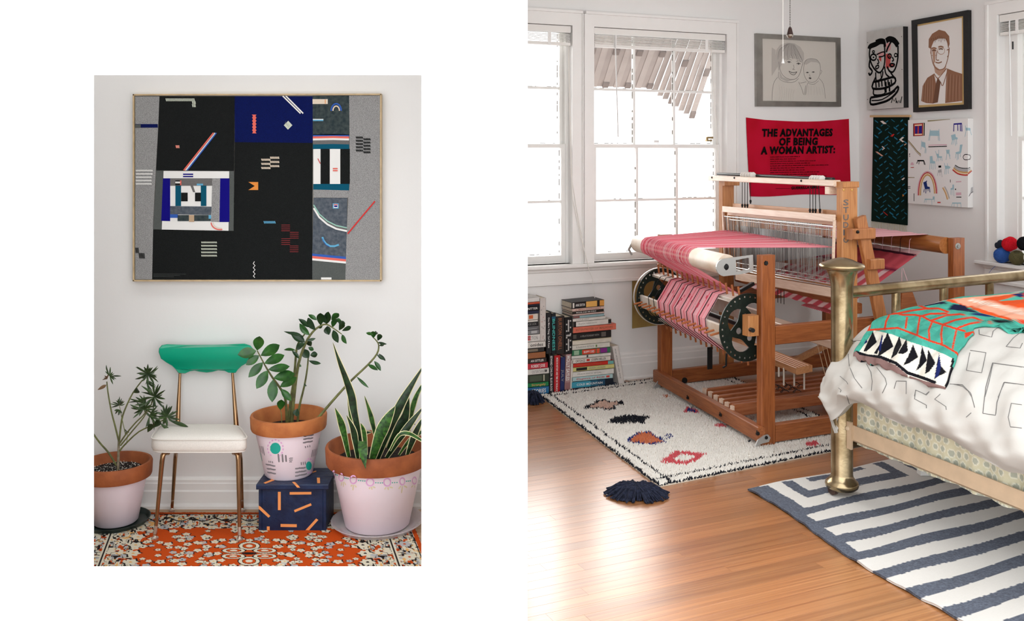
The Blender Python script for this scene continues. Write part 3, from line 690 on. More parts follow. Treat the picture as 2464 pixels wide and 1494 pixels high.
for L in ((720,368,565,255,84),(700,300,498,252,30),(770,292,663,168,70),(765,208,652,120,56),(832,238,750,108,76),(845,132,755,75,46),(885,188,882,58,84),(942,178,967,43,78),(1000,132,1077,62,68),(1012,208,1045,110,62),(955,195,975,288,84),(1018,238,1072,372,72),(1112,285,1160,382,54),(1080,240,1112,145,72),(1112,245,1206,203,48),(1070,150,1145,170,54),(850,212,905,195,34),(738,347,832,325,34),(622,452,498,447,34),(662,540,582,455,40),(722,378,630,442,66),(735,352,785,410,66),(762,532,698,440,92),(775,505,852,490,64),(760,560,888,592,44),(755,420,812,450,44),(945,165,905,75,60),(1040,135,1105,140,46),(630,1150,640,1068,74),
          (1442,322,1440,250,60),(1440,290,1366,268,36),(1455,290,1478,255,40),(1488,350,1520,282,56),(1493,366,1584,386,30),(1505,402,1556,393,28),(1480,496,1542,552,28),(1500,487,1572,562,32),(1385,602,1492,662,42),(1452,566,1522,668,48),(1268,732,1392,847,32),(650,600,680,625,26),(715,800,735,830,26)):
    Y = 4.2 + random.uniform(-.05,.03)
    leaf_mesh(zf(*L[:2],Y), zf(*L[2:4],Y-random.uniform(-.02,.04)), L[4]*SW, fold=random.uniform(.15,.4), arch=random.uniform(.03,.12), twist=random.uniform(-.5,.5)).build('leaf', LEAFD if random.random() < .55 else LEAF, zz, smooth=True, ang=80)

# snake plant
SNK = M('snake_leaf_green', (64,112,40), .35, c2=(24,54,24), scale=70); SNKD = M('dark_snake_leaf', (34,64,32), .35, c2=(16,32,18), scale=60); EDGE = M('cream_leaf_edge', (222,214,166), .45)
snake = thing('snake_plant', 'sword-leaved plant with cream edges filling the large pot at right', 'plant', V((cR.x, cR.y, .29)))
def sword(pts, w, mat, Y0, Y1, tw=0.0, parent=snake):
    P = smooth_pts([U(x, y, lerp(Y1, Y0, i/(len(pts)-1))) for i, (x,y) in enumerate(pts)], 4); n = len(P); m_ = MB()
    Wm = w*4.15/F
    for i, p in enumerate(P):
        u = i/(n-1); d = (P[min(i+1,n-1)]-P[max(i-1,0)]).normalized(); view = V((p.x,p.y,p.z-CZ)).normalized()
        sd = d.cross(view).normalized(); nr = sd.cross(d).normalized()
        q = Matrix.Rotation(tw*math.sin(u*5), 3, d); sd = q @ sd; nr = q @ nr
        hw = Wm/2*min(1, max(.04, (math.sin(min(1,u*1.9)*math.pi/2))**.9 * (1 if u < .6 else 1-.45*(u-.6)/.4)))
        e = min(.0028, hw*.45)
        m_.v += [tuple(p-sd*hw+nr*hw*.25), tuple(p-sd*(hw-e)+nr*hw*.18), tuple(p), tuple(p+sd*(hw-e)+nr*hw*.18), tuple(p+sd*hw+nr*hw*.25)]
    for i in range(n-1):
        for j in range(4): m_.f.append((i*5+j, i*5+j+1, i*5+j+6, i*5+j+5)); m_.mi.append(1 if j in (0,3) else 0)
    return m_.build('leaf', [mat, EDGE], parent, smooth=True, ang=80)
for pts, w, mt, Y0, Y1, tw in (
  ([(801,824),(815,867),(832,913),(845,952),(851,985),(862,1035),(872,1100)], 21, SNKD, 4.12, 4.10, .5), ([(836,950),(842,1000),(855,1040),(868,1100)], 10, SNK, 4.16, 4.16, .6),
  ([(806,981),(818,1010),(827,1040),(840,1100)], 18, SNK, 4.13, 4.10, .2), ([(834,999),(848,1030),(855,1060),(862,1105)], 17, SNKD, 4.08, 4.06, .3),
  ([(877,952),(889,990),(897,1020),(910,1075)], 14, SNK, 4.22, 4.22, .4), ([(951,977),(930,1012),(913,1050),(896,1105)], 30, SNK, 4.07, 4.06, .1),
  ([(1024,872),(985,935),(960,980),(938,1030),(908,1105)], 23, SNKD, 4.10, 4.08, .15), ([(984,953),(975,1000),(960,1030),(935,1080)], 26, SNKD, 4.2, 4.18, .4),
  ([(1004,952),(990,985),(985,1010),(965,1060)], 13, SNK, 4.24, 4.22, .4), ([(1022,975),(990,1015),(965,1050),(930,1102)], 19, SNKD, 4.12, 4.1, .2),
  ([(1018,1003),(998,1045),(980,1095)], 17, SNKD, 4.10, 4.08, .3), ([(1030,1068),(1016,1060),(985,1043),(960,1047),(938,1085)], 11, SNK, 4.03, 4.05, .5),
  ([(868,1018),(876,1042),(882,1095)], 13, SNK, 4.08, 4.06, .3), ([(1034,900),(1005,945),(992,985),(985,1040)], 15, SNK, 4.22, 4.22, .5),
  ([(1040,1030),(1012,1040),(985,1060),(960,1095)], 12, SNK, 4.15, 4.12, .3), ([(895,1040),(880,1042),(872,1060)], 10, SNKD, 4.22, 4.2, .2), ([(1000,1020),(965,1028),(945,1050)], 14, SNKD, 4.25, 4.24, .2)):
    sword(pts, w, mt, Y0, Y1, tw)
m_ = MB(); mm = [(861,1079),(883,1077),(880,1130)]; P = [U(861,1080,3.935), U(872,1082,3.93), U(884,1076,3.935)]; T = U(880,1129,3.925); Mi = U(871,1105,3.925)
m_.add([P[0],P[1],P[2],U(866.5,1100,3.93),Mi,U(883,1100,3.93),T, U(862,1060,4.0),U(873,1062,4.0),U(882,1060,4.0)], [(0,1,4,3),(1,2,5,4),(3,4,6),(4,5,6),(7,8,1,0),(8,9,2,1)]); m_.build('leaf', SNK, snake, smooth=True)

# leggy euphorbia-like plant at the left
lg = thing('leggy_plant', 'leggy plant with bare stems and narrow leaf tufts in the left pot', 'plant', V((cL.x, cL.y, .232)))
BARK = M('pale_grey_bark', (150,136,118), .8, c2=(120,112,84), scale=50)
def lstem(pts, r0, r1, mt=STEMG, Y=4.18): stem(lg, smooth_pts([U(x, y, Y+i*.004) for i,(x,y) in enumerate(pts)]), r0, r1, mt)
lstem([(284,1130),(285,1095),(286,1060)], .006, .0052, BARK)
lstem([(286,1062),(277,1025),(268,990),(260,945),(257,918)], .0042, .0026)
lstem([(287,1060),(293,1010),(302,982),(320,945),(343,914)], .0042, .0026)
lstem([(287,1068),(305,1042),(328,1015),(348,995),(352,975)], .0036, .0022); lstem([(290,1072),(320,1035),(345,1005),(368,965)], .0034, .002)
lstem([(288,1085),(300,1070),(335,1038),(375,1020),(402,1005)], .0038, .0022)
lstem([(222,1040),(240,1065),(262,1090),(280,1120)], .0036, .0042); lstem([(302,1045),(293,1005),(287,972)], .0018, .0012); lstem([(303,1070),(306,1056),(307,1040)], .0014,.0008)
LNG = M('narrow_leaf_green', (62,84,42), .4, c2=(38,56,30), scale=30); DRY = M('dry_brown_leaf', (118,88,60), .7)
rnd = random.Random(11)
def tuft(cx, cy, n, l0, l1, w, a0=0, a1=360, Y=4.19, mt=LNG):
    for k in range(n):
        a = math.radians(a0 + (a1-a0)*(k+rnd.uniform(.1,.9))/n); L = rnd.uniform(l0, l1)
        b = U(cx, cy, Y); t = U(cx+L*math.cos(a), cy-L*math.sin(a), Y-rnd.uniform(-.05,.05))
        leaf_mesh(b, t, w*.72*4.2/F, fold=.3, arch=rnd.uniform(-.15,.15), twist=rnd.uniform(-.8,.8), nseg=5).build('leaf', mt, lg, smooth=True, ang=80)
tuft(264,905,9,12,28,5,-80,150); tuft(258,912,6,8,16,5,60,200,mt=DRY); tuft(355,900,22,16,34,7); tuft(352,915,5,22,36,6,-80,-20)
tuft(345,985,14,22,40,7,-60,230); tuft(372,955,16,18,38,7); tuft(352,970,8,24,46,7,120,250); tuft(360,1000,9,22,38,8,-120,60)
tuft(402,1003,14,18,32,8,-30,200); tuft(396,1000,3,20,30,9,250,290); tuft(287,975,10,14,24,5,0,200); tuft(285,985,5,10,18,6,190,330); tuft(306,1038,5,5,10,4)
for b, t, w in (((405,1010),(453,1027),9),((385,1018),(409,1036),8),((330,965),(362,955),6),((372,1028),(384,1012),16),((322,945),(333,938),14),((340,928),(366,945),5),((355,1040),(366,1020),14)):
    leaf_mesh(U(*b,4.15), U(*t,4.12), w*4.15/F, fold=.3, arch=.1).build('leaf', LNG, lg, smooth=True, ang=80)
leaf_mesh(U(256,926,4.18), U(235,938,4.15), 8*4.15/F, fold=.5, arch=-.35).build('leaf', DRY, lg, smooth=True, ang=80)

for _p in (potL, potM, potR):
    del _p['painted']; del _p['earth']
# ================================================================== woven patterns as coloured grids
def lin3(c): return np.array(lin(c)[:3])
def cloth_mat(name, rough=.95, bump=.3, bscale=350, spec=.1):
    m = M(name, (128,128,128), rough, bump=bump, bscale=bscale, spec=spec)
    nt = m.node_tree; at = nt.nodes.new('ShaderNodeAttribute'); at.attribute_name = 'dye'
    nt.links.new(at.outputs['Color'], nt.nodes['Principled BSDF'].inputs['Base Color']); return m
def grid_object(name, P, C, mat, parent=None, org=None, thick=0.0, smooth=True, rim=None):
    """P: (h, w, 3) points, C: (h, w, 3) linear dye colours; thick > 0 adds an underside"""
    h, w = P.shape[:2]
    o0 = root_loc(parent) if parent is not None else V(org if org is not None else (0,0,0))
    V0 = P.reshape(-1, 3) - np.array(o0); Cc = C.reshape(-1, 3)
    idx = np.arange(h*w).reshape(h, w)
    q = np.stack([idx[:-1,:-1], idx[:-1,1:], idx[1:,1:], idx[1:,:-1]], -1).reshape(-1, 4)
    if thick:
        bd = np.concatenate([idx[0,:], idx[1:,-1], idx[-1,-2::-1], idx[-2:0:-1,0]])
        vb = V0[bd].copy(); vb[:,2] -= thick
        n0 = len(V0); k = len(bd); V0 = np.concatenate([V0, vb]); Cc = np.concatenate([Cc, Cc[bd]*.8])
        j = np.arange(k); sk = np.stack([bd, bd[(j+1)%k], n0+(j+1)%k, n0+j], -1)
        q = np.concatenate([q, sk])
    me = bpy.data.meshes.new(name)
    me.vertices.add(len(V0)); me.vertices.foreach_set('co', V0.astype(np.float32).ravel())
    me.loops.add(q.size); me.loops.foreach_set('vertex_index', q.astype(np.int32).ravel())
    me.polygons.add(len(q)); me.polygons.foreach_set('loop_start', np.arange(0, q.size, 4, dtype=np.int32)); me.polygons.foreach_set('loop_total', np.full(len(q), 4, dtype=np.int32))
    me.update(calc_edges=True)
    ca = me.color_attributes.new('dye', 'FLOAT_COLOR', 'POINT')
    ca.data.foreach_set('color', np.concatenate([Cc, np.ones((len(Cc),1))], 1).astype(np.float32).ravel())
    if smooth: me.polygons.foreach_set('use_smooth', [True]*len(me.polygons))
    me.materials.append(mat); me.validate()
    ob = bpy.data.objects.new(name, me); COL.objects.link(ob)
    if parent is not None: ob.parent = parent
    else: ob.location = o0
    return ob
def quad_grid(A, B, C_, D, h, w):
    """rows from edge A-B to edge D-C"""
    u = np.linspace(0, 1, w)[None,:,None]; v = np.linspace(0, 1, h)[:,None,None]
    A, B, C_, D = (np.array(x) for x in (A,B,C_,D))
    return (A*(1-u)+B*u)*(1-v) + (D*(1-u)+C_*u)*v
rng = np.random.default_rng(4)
# ---- patterned carpet of the plant corner
hN, wN = 300, 620
WX, VY = 1.40, .98
u, v = np.meshgrid(np.linspace(0, WX, wN), np.linspace(0, VY, hN))
OR, CRM, BKK, GLD, GRY = lin3((192,74,20)), lin3((214,206,184)), lin3((34,28,28)), lin3((222,170,104)), lin3((176,176,176))
Cc = np.tile(OR, (hN, wN, 1)); Cc *= (1 + .08*(rng.random((hN, wN, 1))-.5))
um = np.minimum(u, WX-u)                              # mirrored
def put(mask, c): Cc[mask] = c
def flower(x, y, r, pet=5, ph=0.0, core=None):
    for xx in ((x,) if abs(x-WX/2) < .004 else (x, WX-x)):
        dx, dy = u-xx, v-y; d = np.hypot(dx, dy); a = np.arctan2(dy, dx) + ph
        R_ = r*(.86+.14*np.cos(pet*a))
        put((d < R_*1.36) & (np.sin(2*a+x*90) > .45), BKK); put(d < R_, CRM if rng.random() < .8 else GRY)
        put(d < r*.22, core if core is not None else (BKK if rng.random() < .5 else GLD))
def blobs(cell):
    """smooth random field, features about cell samples wide, spread evenly over 0..1"""
    gy, gx = hN//cell+3, wN//cell+3; r_ = rng.random((gy, gx)); y = np.arange(hN)/cell; x = np.arange(wN)/cell
    y0, x0 = y.astype(int), x.astype(int); fy, fx = (y-y0)[:,None], (x-x0)[None]; fy, fx = fy*fy*(3-2*fy), fx*fx*(3-2*fx)
    f = r_[y0][:,x0]*(1-fy)*(1-fx) + r_[y0][:,x0+1]*(1-fy)*fx + r_[y0+1][:,x0]*fy*(1-fx) + r_[y0+1][:,x0+1]*fy*fx
    return np.argsort(np.argsort(f.ravel())).reshape(f.shape)/f.size
def busy(mask):
    n1, n2, n3 = blobs(7), blobs(6), blobs(9)
    half = (u > WX/2)                                   # mirror the left half so that the border repeats
    for n in (n1, n2, n3): n[:, wN-wN//2:] = n[:, :wN//2][:, ::-1]
    put(mask, CRM); put(mask & (n3 > .80), GRY); put(mask & (n2 > .87), OR); put(mask & (n2 < .11), GLD); put(mask & (np.abs(n1-.5) < .085), BKK); put(mask & (n1 < .07), BKK)
scal = .165 + .028*np.abs(np.sin(um*13+.5)) ; scal_s = .225 + .03*np.abs(np.sin(v*14))
rb_ = random.Random(8)
busy((v < scal) | (um < scal_s))
for _ in range(215):
    x = rb_.uniform(.23, .70); y = rb_.uniform(.19, .97)
    if (x-.70)**2 + ((y-.45)*1.1)**2 < .13**2: continue
    flower(x, y, rb_.uniform(.011, .021), 5, rb_.uniform(0, 6))
for k in range(9): flower(.24+.0*k, .2+.085*k, .030, 6)
for k in range(6): flower(.14+.10*k, .178, .024, 6)
put((np.abs(v-.012) < .010) | (np.abs(um-.010) < .010), OR*.9)
put((v > .022) & (v < .027), BKK); put((um > .118) & (um < .126) & (v > .02), BKK); put((um > .126) & (um < .132) & (v > .02), CRM); put((um > .112) & (um < .118) & (v > .02), CRM)
put((um > .022) & (um < .026), BKK); put((um > .030) & (um < .040) & (np.sin(v*420) > 0), CRM)
for k in range(7): flower(.070, .10+.13*k, .030, 6, core=OR)
for k in range(6): # dark scroll bows on the back border
    x = .20+.20*k*.5; d = np.abs((v-.085) - .022*np.cos((um-x)*52)); put((d < .006) & (np.abs(um-x) < .055), BKK)
def oval(cx, cy, rx, ry):
    d = np.hypot((u-cx)/rx, (v-cy)/ry); put(d < 1.25, BKK); put(d < 1.12, CRM); put(d < .78, BKK); put(d < .70, OR); put(d < .38, CRM)
mc = .455
for dx, dy, rx, ry in ((0,-.075,.036,.036),(0,.075,.036,.036),(-.062,-.028,.040,.022),(.062,-.028,.040,.022),(-.062,.028,.040,.022),(.062,.028,.040,.022)): oval(.70+dx, mc+dy, rx, ry)
put(np.hypot((u-.70)/.03, (v-mc)/.012) < 1, BKK)
for k in range(12):
    a = k*math.pi/6; flower(.70+.125*math.cos(a), mc+.135*math.sin(a), .016, 5) if math.cos(a) <= .01 else None
Y0 = G(700, 1237).y; kx = -.25
xr0 = G(993, 1262).x + (G(993,1262).y - Y0)*(-.25)*-1 if False else G(993,1262).x - .25*(Y0 - G(993,1262).y)
Bk1 = V((xr0, Y0, .0085)); Bk0 = V((xr0-WX, Y0, .0085)); L_ = V((.25, -1, 0)).normalized()*VY
Pg = quad_grid(Bk0, Bk1, Bk1+L_, Bk0+L_, hN, wN); Pg[...,2] += rng.random((hN,wN))*.0004
car = grid_object('patterned_carpet', Pg, Cc, cloth_mat('printed_wool_carpet'), org=(Bk0.x+.7, Y0-.4, 0), thick=.0083)
tag(car, 'orange floral carpet with a cream and black border under the chair and pots', 'carpet')

# ---- navy and white striped flat-weave
A_ = G(1795, 1178, .006); TR = G(2180, 1100, .006); ud = (TR-A_).normalized(); vd = (G(2298, 1494)-G(1795,1178)).normalized()
hN, wN = 470, 420; LU, LV = 1.75, 1.95
u, v = np.meshgrid(np.linspace(0, LU, wN), np.linspace(0, LV, hN))
jit = np.kron(rng.random((hN//2+1, wN//3+2)), np.ones((2,3)))[:hN,:wN]
uu = u + (jit-.5)*.006; vv = v + (jit-.5)*.005
uc = .545; per = .160
def ring(uu, vv, uc): return np.maximum(np.abs(uu-uc), vv+.13)
d = ring(uu, vv, uc); d2 = ring(uu, vv, uc+1.13)
d = np.where(uu < uc+.565, d, d2)
navy = ((d - .15 + .036) % per) < .070
navy |= (uu < .066) & (vv < .83)
navy &= ~((np.abs(d) < .105) & (vv < .04) & (np.abs(uu-uc) < .08))
navy &= ~((vv < .012) & (u > .07))
WHT, NVY = lin3((224,222,217)), lin3((98,104,117))
mot = rng.random((hN, wN, 1))
Cc = np.where(navy[...,None], NVY*(.72+.62*mot**1.5), WHT*(.97+.03*mot))
Pg = np.array(A_)[None,None,:] + u[...,None]*np.array(ud) + v[...,None]*np.array(vd)
edge = np.exp(-(u/.10)**2)
Pg[...,0] += .020*np.sin(v*5.2+.4)*np.exp(-u*2)
Pg[...,2] = .010 + .0035*np.sin(u*9+v*13) * (1-edge) + .004*edge*np.sin(v*24)**2 + .0016*np.sin(v*31+u*7)
srug = grid_object('striped_rug', Pg, Cc, cloth_mat('flat_woven_cotton', bscale=600), org=tuple(A_+ud*.8+vd*.9), thick=.007)
tag(srug, 'navy and white striped flat-woven rug lying under the brass bed', 'rug')

# ---- cream shag rug
SA, SB, SCn = G(1297, 953), G(1585, 1173), G(2112, 1066)
SD = SA + (SCn-SB)
shag = thing('shag_rug', 'cream shaggy rug with dark double border lines and scattered motifs beneath the loom', 'rug', (SA+SCn)/2)
m_ = MB(); bb = [SA, SB, SCn, SD]; m_.hexa([p+V((0,0,.0005)) for p in bb]+[p+V((0,0,.007)) for p in bb]); m_.build('backing', M('cream_rug_backing', (206,196,180), .95), shag)
def inpoly(x, y, poly):
    r_ = np.zeros(x.shape, bool); n = len(poly)
    for i in range(n):
        x0, y0 = poly[i]; x1, y1 = poly[(i+1)%n]
        c = ((y0 > y) != (y1 > y)) & (x < (x1-x0)*(y-y0)/(y1-y0+1e-9)+x0); r_ ^= c
    return r_
def zg(P): return [(1260+x/2.515, 900+y/2.515) for x,y in P]
def tufts(P, N, h, w, lean, seed):
    """3-sided leaning tufts; returns verts, faces"""
    g = np.random.default_rng(seed); n = len(P); a = g.random(n)*6.283
    H = h*(.6+.8*g.random(n))[:,None]
    dirs = np.stack([np.cos(a), np.sin(a), np.zeros(n)], 1); tip = P + dirs*(lean*(.3+g.random(n))[:,None]) + np.array([0,0,1])*H
    V_ = np.empty((n, 4, 3))
    for k in range(3):
        b = a + k*2.094; V_[:,k] = P + np.stack([np.cos(b), np.sin(b), np.zeros(n)], 1)*w
    V_[:,3] = tip
    b = np.arange(n)[:,None]*4
    Fc = np.stack([b+np.array([0,1,3]), b+np.array([1,2,3]), b+np.array([2,0,3])], 1).reshape(-1, 3)
    return V_.reshape(-1,3), Fc
def tri_object(name, Vv, Fc, mi, mats, parent, kind='stuff', smooth=False):
    o0 = np.array(root_loc(parent)); me = bpy.data.meshes.new(name)
    me.vertices.add(len(Vv)); me.vertices.foreach_set('co', (Vv-o0).astype(np.float32).ravel())
    me.loops.add(Fc.size); me.loops.foreach_set('vertex_index', Fc.astype(np.int32).ravel())
    me.polygons.add(len(Fc)); me.polygons.foreach_set('loop_start', np.arange(0, Fc.size, 3, dtype=np.int32)); me.polygons.foreach_set('loop_total', np.full(len(Fc), 3, dtype=np.int32))
    for m0 in mats: me.materials.append(m0)
    me.polygons.foreach_set('material_index', mi.astype(np.int32)); me.update(calc_edges=True); me.validate()
    ob = bpy.data.objects.new(name, me); COL.objects.link(ob); ob.parent = parent; ob['kind'] = kind; return ob
lu, lv = (SB-SA).length, (SCn-SB).length
nu, nv = int(lu/.0085), int(lv/.0085)
su, sv = np.meshgrid((np.arange(nu)+.5)/nu, (np.arange(nv)+.5)/nv); su = su.ravel()+rng.normal(0,.35/nu,nu*nv); sv = sv.ravel()+rng.normal(0,.35/nv,nu*nv)
e1, e2 = np.array(SB-SA), np.array(SCn-SB)
Pt = np.array(SA)[None] + su[:,None]*e1 + sv[:,None]*e2; Pt[:,2] = .006
pxx = CX + Pt[:,0]/Pt[:,1]*F; pyy = HZ + (CZ-.012)/Pt[:,1]*F
col = np.zeros(len(Pt), int)                                   # 0 cream 1 black 2 orange 3 rose 4 blue 5 pale pink
wob = rng.normal(0, .35, len(Pt))
jx, jy = pxx+rng.normal(0,1.0,len(Pt)), pyy+rng.normal(0,.8,len(Pt))
def motif(poly, c, w=None, oc=1):
    P = zg(poly); ins = inpoly(jx, jy, P)
    if w:
        cx, cy = np.mean([p[0] for p in P]), np.mean([p[1] for p in P])
        P2 = [(cx+(x-cx)*w, cy+(y-cy)*w) for x,y in P]; ins2 = inpoly(jx, jy, P2); col[ins & ~ins2] = oc; col[ins2] = c
    else: col[ins] = c
motif([(360,195),(425,178),(440,158),(490,153),(525,168),(600,160),(608,182),(550,195),(565,212),(485,218),(470,205),(375,210)], 5, .72)
motif([(505,294),(560,255),(660,247),(768,257),(735,280),(737,302),(620,293),(600,302)], 1)
motif([(625,398),(690,352),(770,346),(800,380),(865,412),(770,425),(640,415)], 2, .84, 4); motif([(815,390),(890,358),(905,378),(835,397)], 0, .6, 4)
motif([(825,532),(925,463),(1108,482),(1060,515),(980,548)], 0, .5, 3)
motif([(968,228),(990,198),(1055,215),(1062,238),(1000,230)], 4, .6, 3); motif([(1158,312),(1185,292),(1235,318),(1180,322)], 3); motif([(1345,415),(1370,392),(1372,410)], 1); motif([(845,140),(860,125),(890,138)], 2)
motif([(1700,420),(1760,400),(1800,425),(1740,440)], 3)
dl, dr = sv*lv, (1-sv)*lv; df, db = (1-su)*lu, su*lu
ragged = rng.normal(0,.0016,len(Pt)) + .004*np.sin(su*70) + .003*np.sin(sv*90)
for dd in (dl, df, db, dr):
    q = dd + ragged; col[(q < .013)] = 1; col[(q > .068) & (q < .080)] = 1
def corner_ok(): pass
Vv, Fc = tufts(Pt, None, .013, .0060, .009, 3)
SHG = [M('cream_shag_wool', (250,246,238), .95, spec=.1), M('ink_shag_wool', (34,36,44), .95, spec=.1), M('coral_shag_wool', (212,122,84), .95, spec=.1), M('rose_shag_wool', (218,92,100), .95, spec=.1), M('blue_shag_wool', (46,58,120), .95, spec=.1), M('blush_shag_wool', (224,190,172), .95, spec=.1)]
tri_object('pile', Vv, Fc, np.repeat(col, 3), SHG, shag)
TASS = M('dark_navy_tassel_wool', (24,27,40), .9, c2=(44,49,68), scale=80, spec=.15)
def tassel(c, rx, ry, rz, n, seed):
    g = random.Random(seed); m_ = MB()
    for k in range(n):
        a = g.uniform(0, 6.283); q = g.uniform(.55, 1.05)
        e = c + V((rx*q*math.cos(a), ry*q*math.sin(a), .006)); top = c + V((rx*.2*math.cos(a)*g.random(), ry*.2*math.sin(a)*g.random(), rz*g.uniform(.5,1.1)))
        mid = lerp(top, e, .55) + V((0,0,rz*.45*g.random())); m_.tube([top, mid, e], [.004,.0055,.0035], 5)
    return m_.build('tassel', TASS, shag, smooth=True, kind='stuff')
tassel(G(1533, 1190), .150, .130, .048, 300, 1); tassel(G(1283, 968), .075, .09, .07, 140, 2)
# ================================================================== bedroom: pictures on the two walls
INK = M('black_ink', (10,10,11), .95, spec=.1); PENC = M('soft_pencil', (128,124,120), .9); PENL = M('light_pencil_shade', (182,177,170), .9); PEND = M('dark_pencil', (82,78,76), .9)
BRN = M('brown_pencil', (146,104,80), .9); BRNL = M('light_brown_pencil', (186,150,128), .9); BRND = M('dark_brown_pencil', (110,76,58), .9)
class Drawing:
    """flat print laid on a plane, traced in the coordinates of a measured crop"""
    def __init__(s, f, plane): s.f = f; s.pl = plane; s.mb = MB(); s.k = 0
    def p(s, x, y, l=0.0): return s.pl(*s.f(x, y), l)
    def fill(s, pts, m, l=.0004): s.mb.flat([s.p(x,y,l) for x,y in pts], m)
    def line(s, pts, w, m, l=.0008, sm=True, taper=False):
        P = [s.p(x,y,l) for x,y in pts]
        if sm and len(P) > 2: P = smooth_pts(P, 3)
        n = (s.p(10,0)-s.p(0,0)).cross(s.p(0,10)-s.p(0,0)).normalized()
        sc = (s.p(10,0)-s.p(0,0)).length/10*.5 + (s.p(0,10)-s.p(0,0)).length/10*.5
        s.mb.ribbon(P, w*sc, n, m, taper)
    def circ(s, cx, cy, rx, ry, w, m, n=14): s.line([(cx+rx*math.cos(k*2*math.pi/n), cy+ry*math.sin(k*2*math.pi/n)) for k in range(n+1)], w, m, sm=False)
    def build(s, mats, parent, name='drawing'): return s.mb.build(name, mats, parent)
z1 = lambda x, y: (1760+x/3.5, y/3.5)
z2 = lambda x, y: (1760+x/3.5, 250+y/3.5)
z6 = lambda x, y: (1780+x/6.789, 270+y/6.789)
z7 = lambda x, y: (2180+x/6.222, 270+y/6.222)
def framed(name, label, f, plane, off, outer, inner, rail, n, back=0.0):
    """frame of four mitred rails around a picture; plane(px, py, off)"""
    c = plane(*f(*outer[3]), 0)
    t = thing(name, label, 'picture', (plane(*f(*outer[3]),0)+plane(*f(*outer[2]),0))/2)
    for k in range(4):
        j = (k+1) % 4
        m_ = MB(); q = [plane(*f(*outer[k]), off), plane(*f(*outer[j]), off), plane(*f(*inner[j]), off), plane(*f(*inner[k]), off)]
        m_.prism(q, -n*(off-.001)); m_.build('frame_rail', rail, t)
    return t
# silver frame, woman and baby in pencil
sf_o = [(208,280),(920,318),(925,899),(212,896)]; sf_i = [(262,322),(885,355),(889,859),(265,849)]
silver = framed('framed_drawing', 'silver framed pencil portrait of a woman and a baby', z1, W, .024, sf_o, sf_i, M('brushed_silver_frame', (168,166,160), .32, .85, var=.1, scale=10), N1)
m_ = MB(); m_.prism([W(*z1(x,y), .012) for x,y in [(255,318),(890,350),(893,865),(260,855)]], -N1*.01); pap1 = m_.build('paper', M('warm_drawing_paper', (204,199,190), .6), silver)
D = Drawing(z1, lambda px, py, l=0: W(px, py, .0126+l))
D.fill([(372,470),(378,420),(410,378),(470,358),(530,365),(580,395),(610,445),(612,500),(590,530),(560,500),(500,490),(440,505),(415,560),(398,600),(385,540)], 1)
D.fill([(405,600),(430,650),(480,668),(540,664),(470,690),(410,660)], 1); D.fill([(612,540),(625,508),(670,495),(720,505),(745,540),(720,525),(670,520),(630,545)], 1)
D.fill([(340,400),(372,420),(372,470),(390,560),(340,640)], 1)
for k in range(16): D.line([(468+k*4,362+abs(k-6)*1.5),(405+k*11,420+k*2),(392+k*14,500-(k%3)*14+(k > 11)*20)], 3, 0 if k % 3 else 2, taper=True)
D.line([(400,520),(408,580),(432,632),(480,664),(530,668),(565,640),(585,590),(604,520)], 3.5, 0)
for x, y in ((485,524),(566,538)): D.line([(x-18,y),(x,y-8),(x+18,y+2)], 4, 2); D.fill([(x-7,y-4),(x+7,y-4),(x+6,y+5),(x-6,y+5)], 2, .0009); D.line([(x-22,y-18),(x,y-26),(x+22,y-16)], 3, 0)
D.line([(522,545),(528,572),(515,584),(535,586)], 3, 0); D.line([(484,598),(505,608),(530,610),(552,604)], 4, 2); D.line([(484,598),(500,622),(530,630),(552,604)], 4, 2); D.line([(500,614),(535,618)], 2, 0)
D.line([(398,605),(396,640),(412,672),(470,694),(530,690),(566,660)], 3, 0); D.line([(390,650),(360,690),(346,760),(343,846)], 3, 0); D.line([(566,690),(590,740),(612,800),(625,720)], 3, 0); D.line([(580,700),(630,690)], 2.5, 0)
for k in range(7): D.line([(400+k*22,720+k*6),(410+k*18,790),(400+k*20,842)], 1.6, 1)
D.line([(612,545),(608,590),(618,645),(650,688),(700,690),(735,650),(750,590),(744,535),(715,502),(660,494),(622,512),(612,545)], 3, 0)
for x, y in ((640,612),(690,608)): D.line([(x-12,y),(x,y-5),(x+12,y)], 4, 2); D.fill([(x-5,y-3),(x+5,y-3),(x+5,y+4),(x-5,y+4)], 2, .0009)
D.line([(660,625),(658,640),(668,642)], 3, 0); D.fill([(648,656),(662,650),(676,658),(664,668)], 2, .0009); D.line([(752,590),(762,600),(750,625)], 3, 0)
D.line([(650,692),(636,720),(625,800)], 3, 0); D.line([(738,660),(775,710),(792,830)], 3, 0); D.line([(650,700),(690,712),(735,680)], 2.5, 0)
for k in range(6): D.line([(650+k*22,720+k*3),(645+k*26,800)], 1.6, 1)
D.build([PENC, PENL, PEND], pap1)
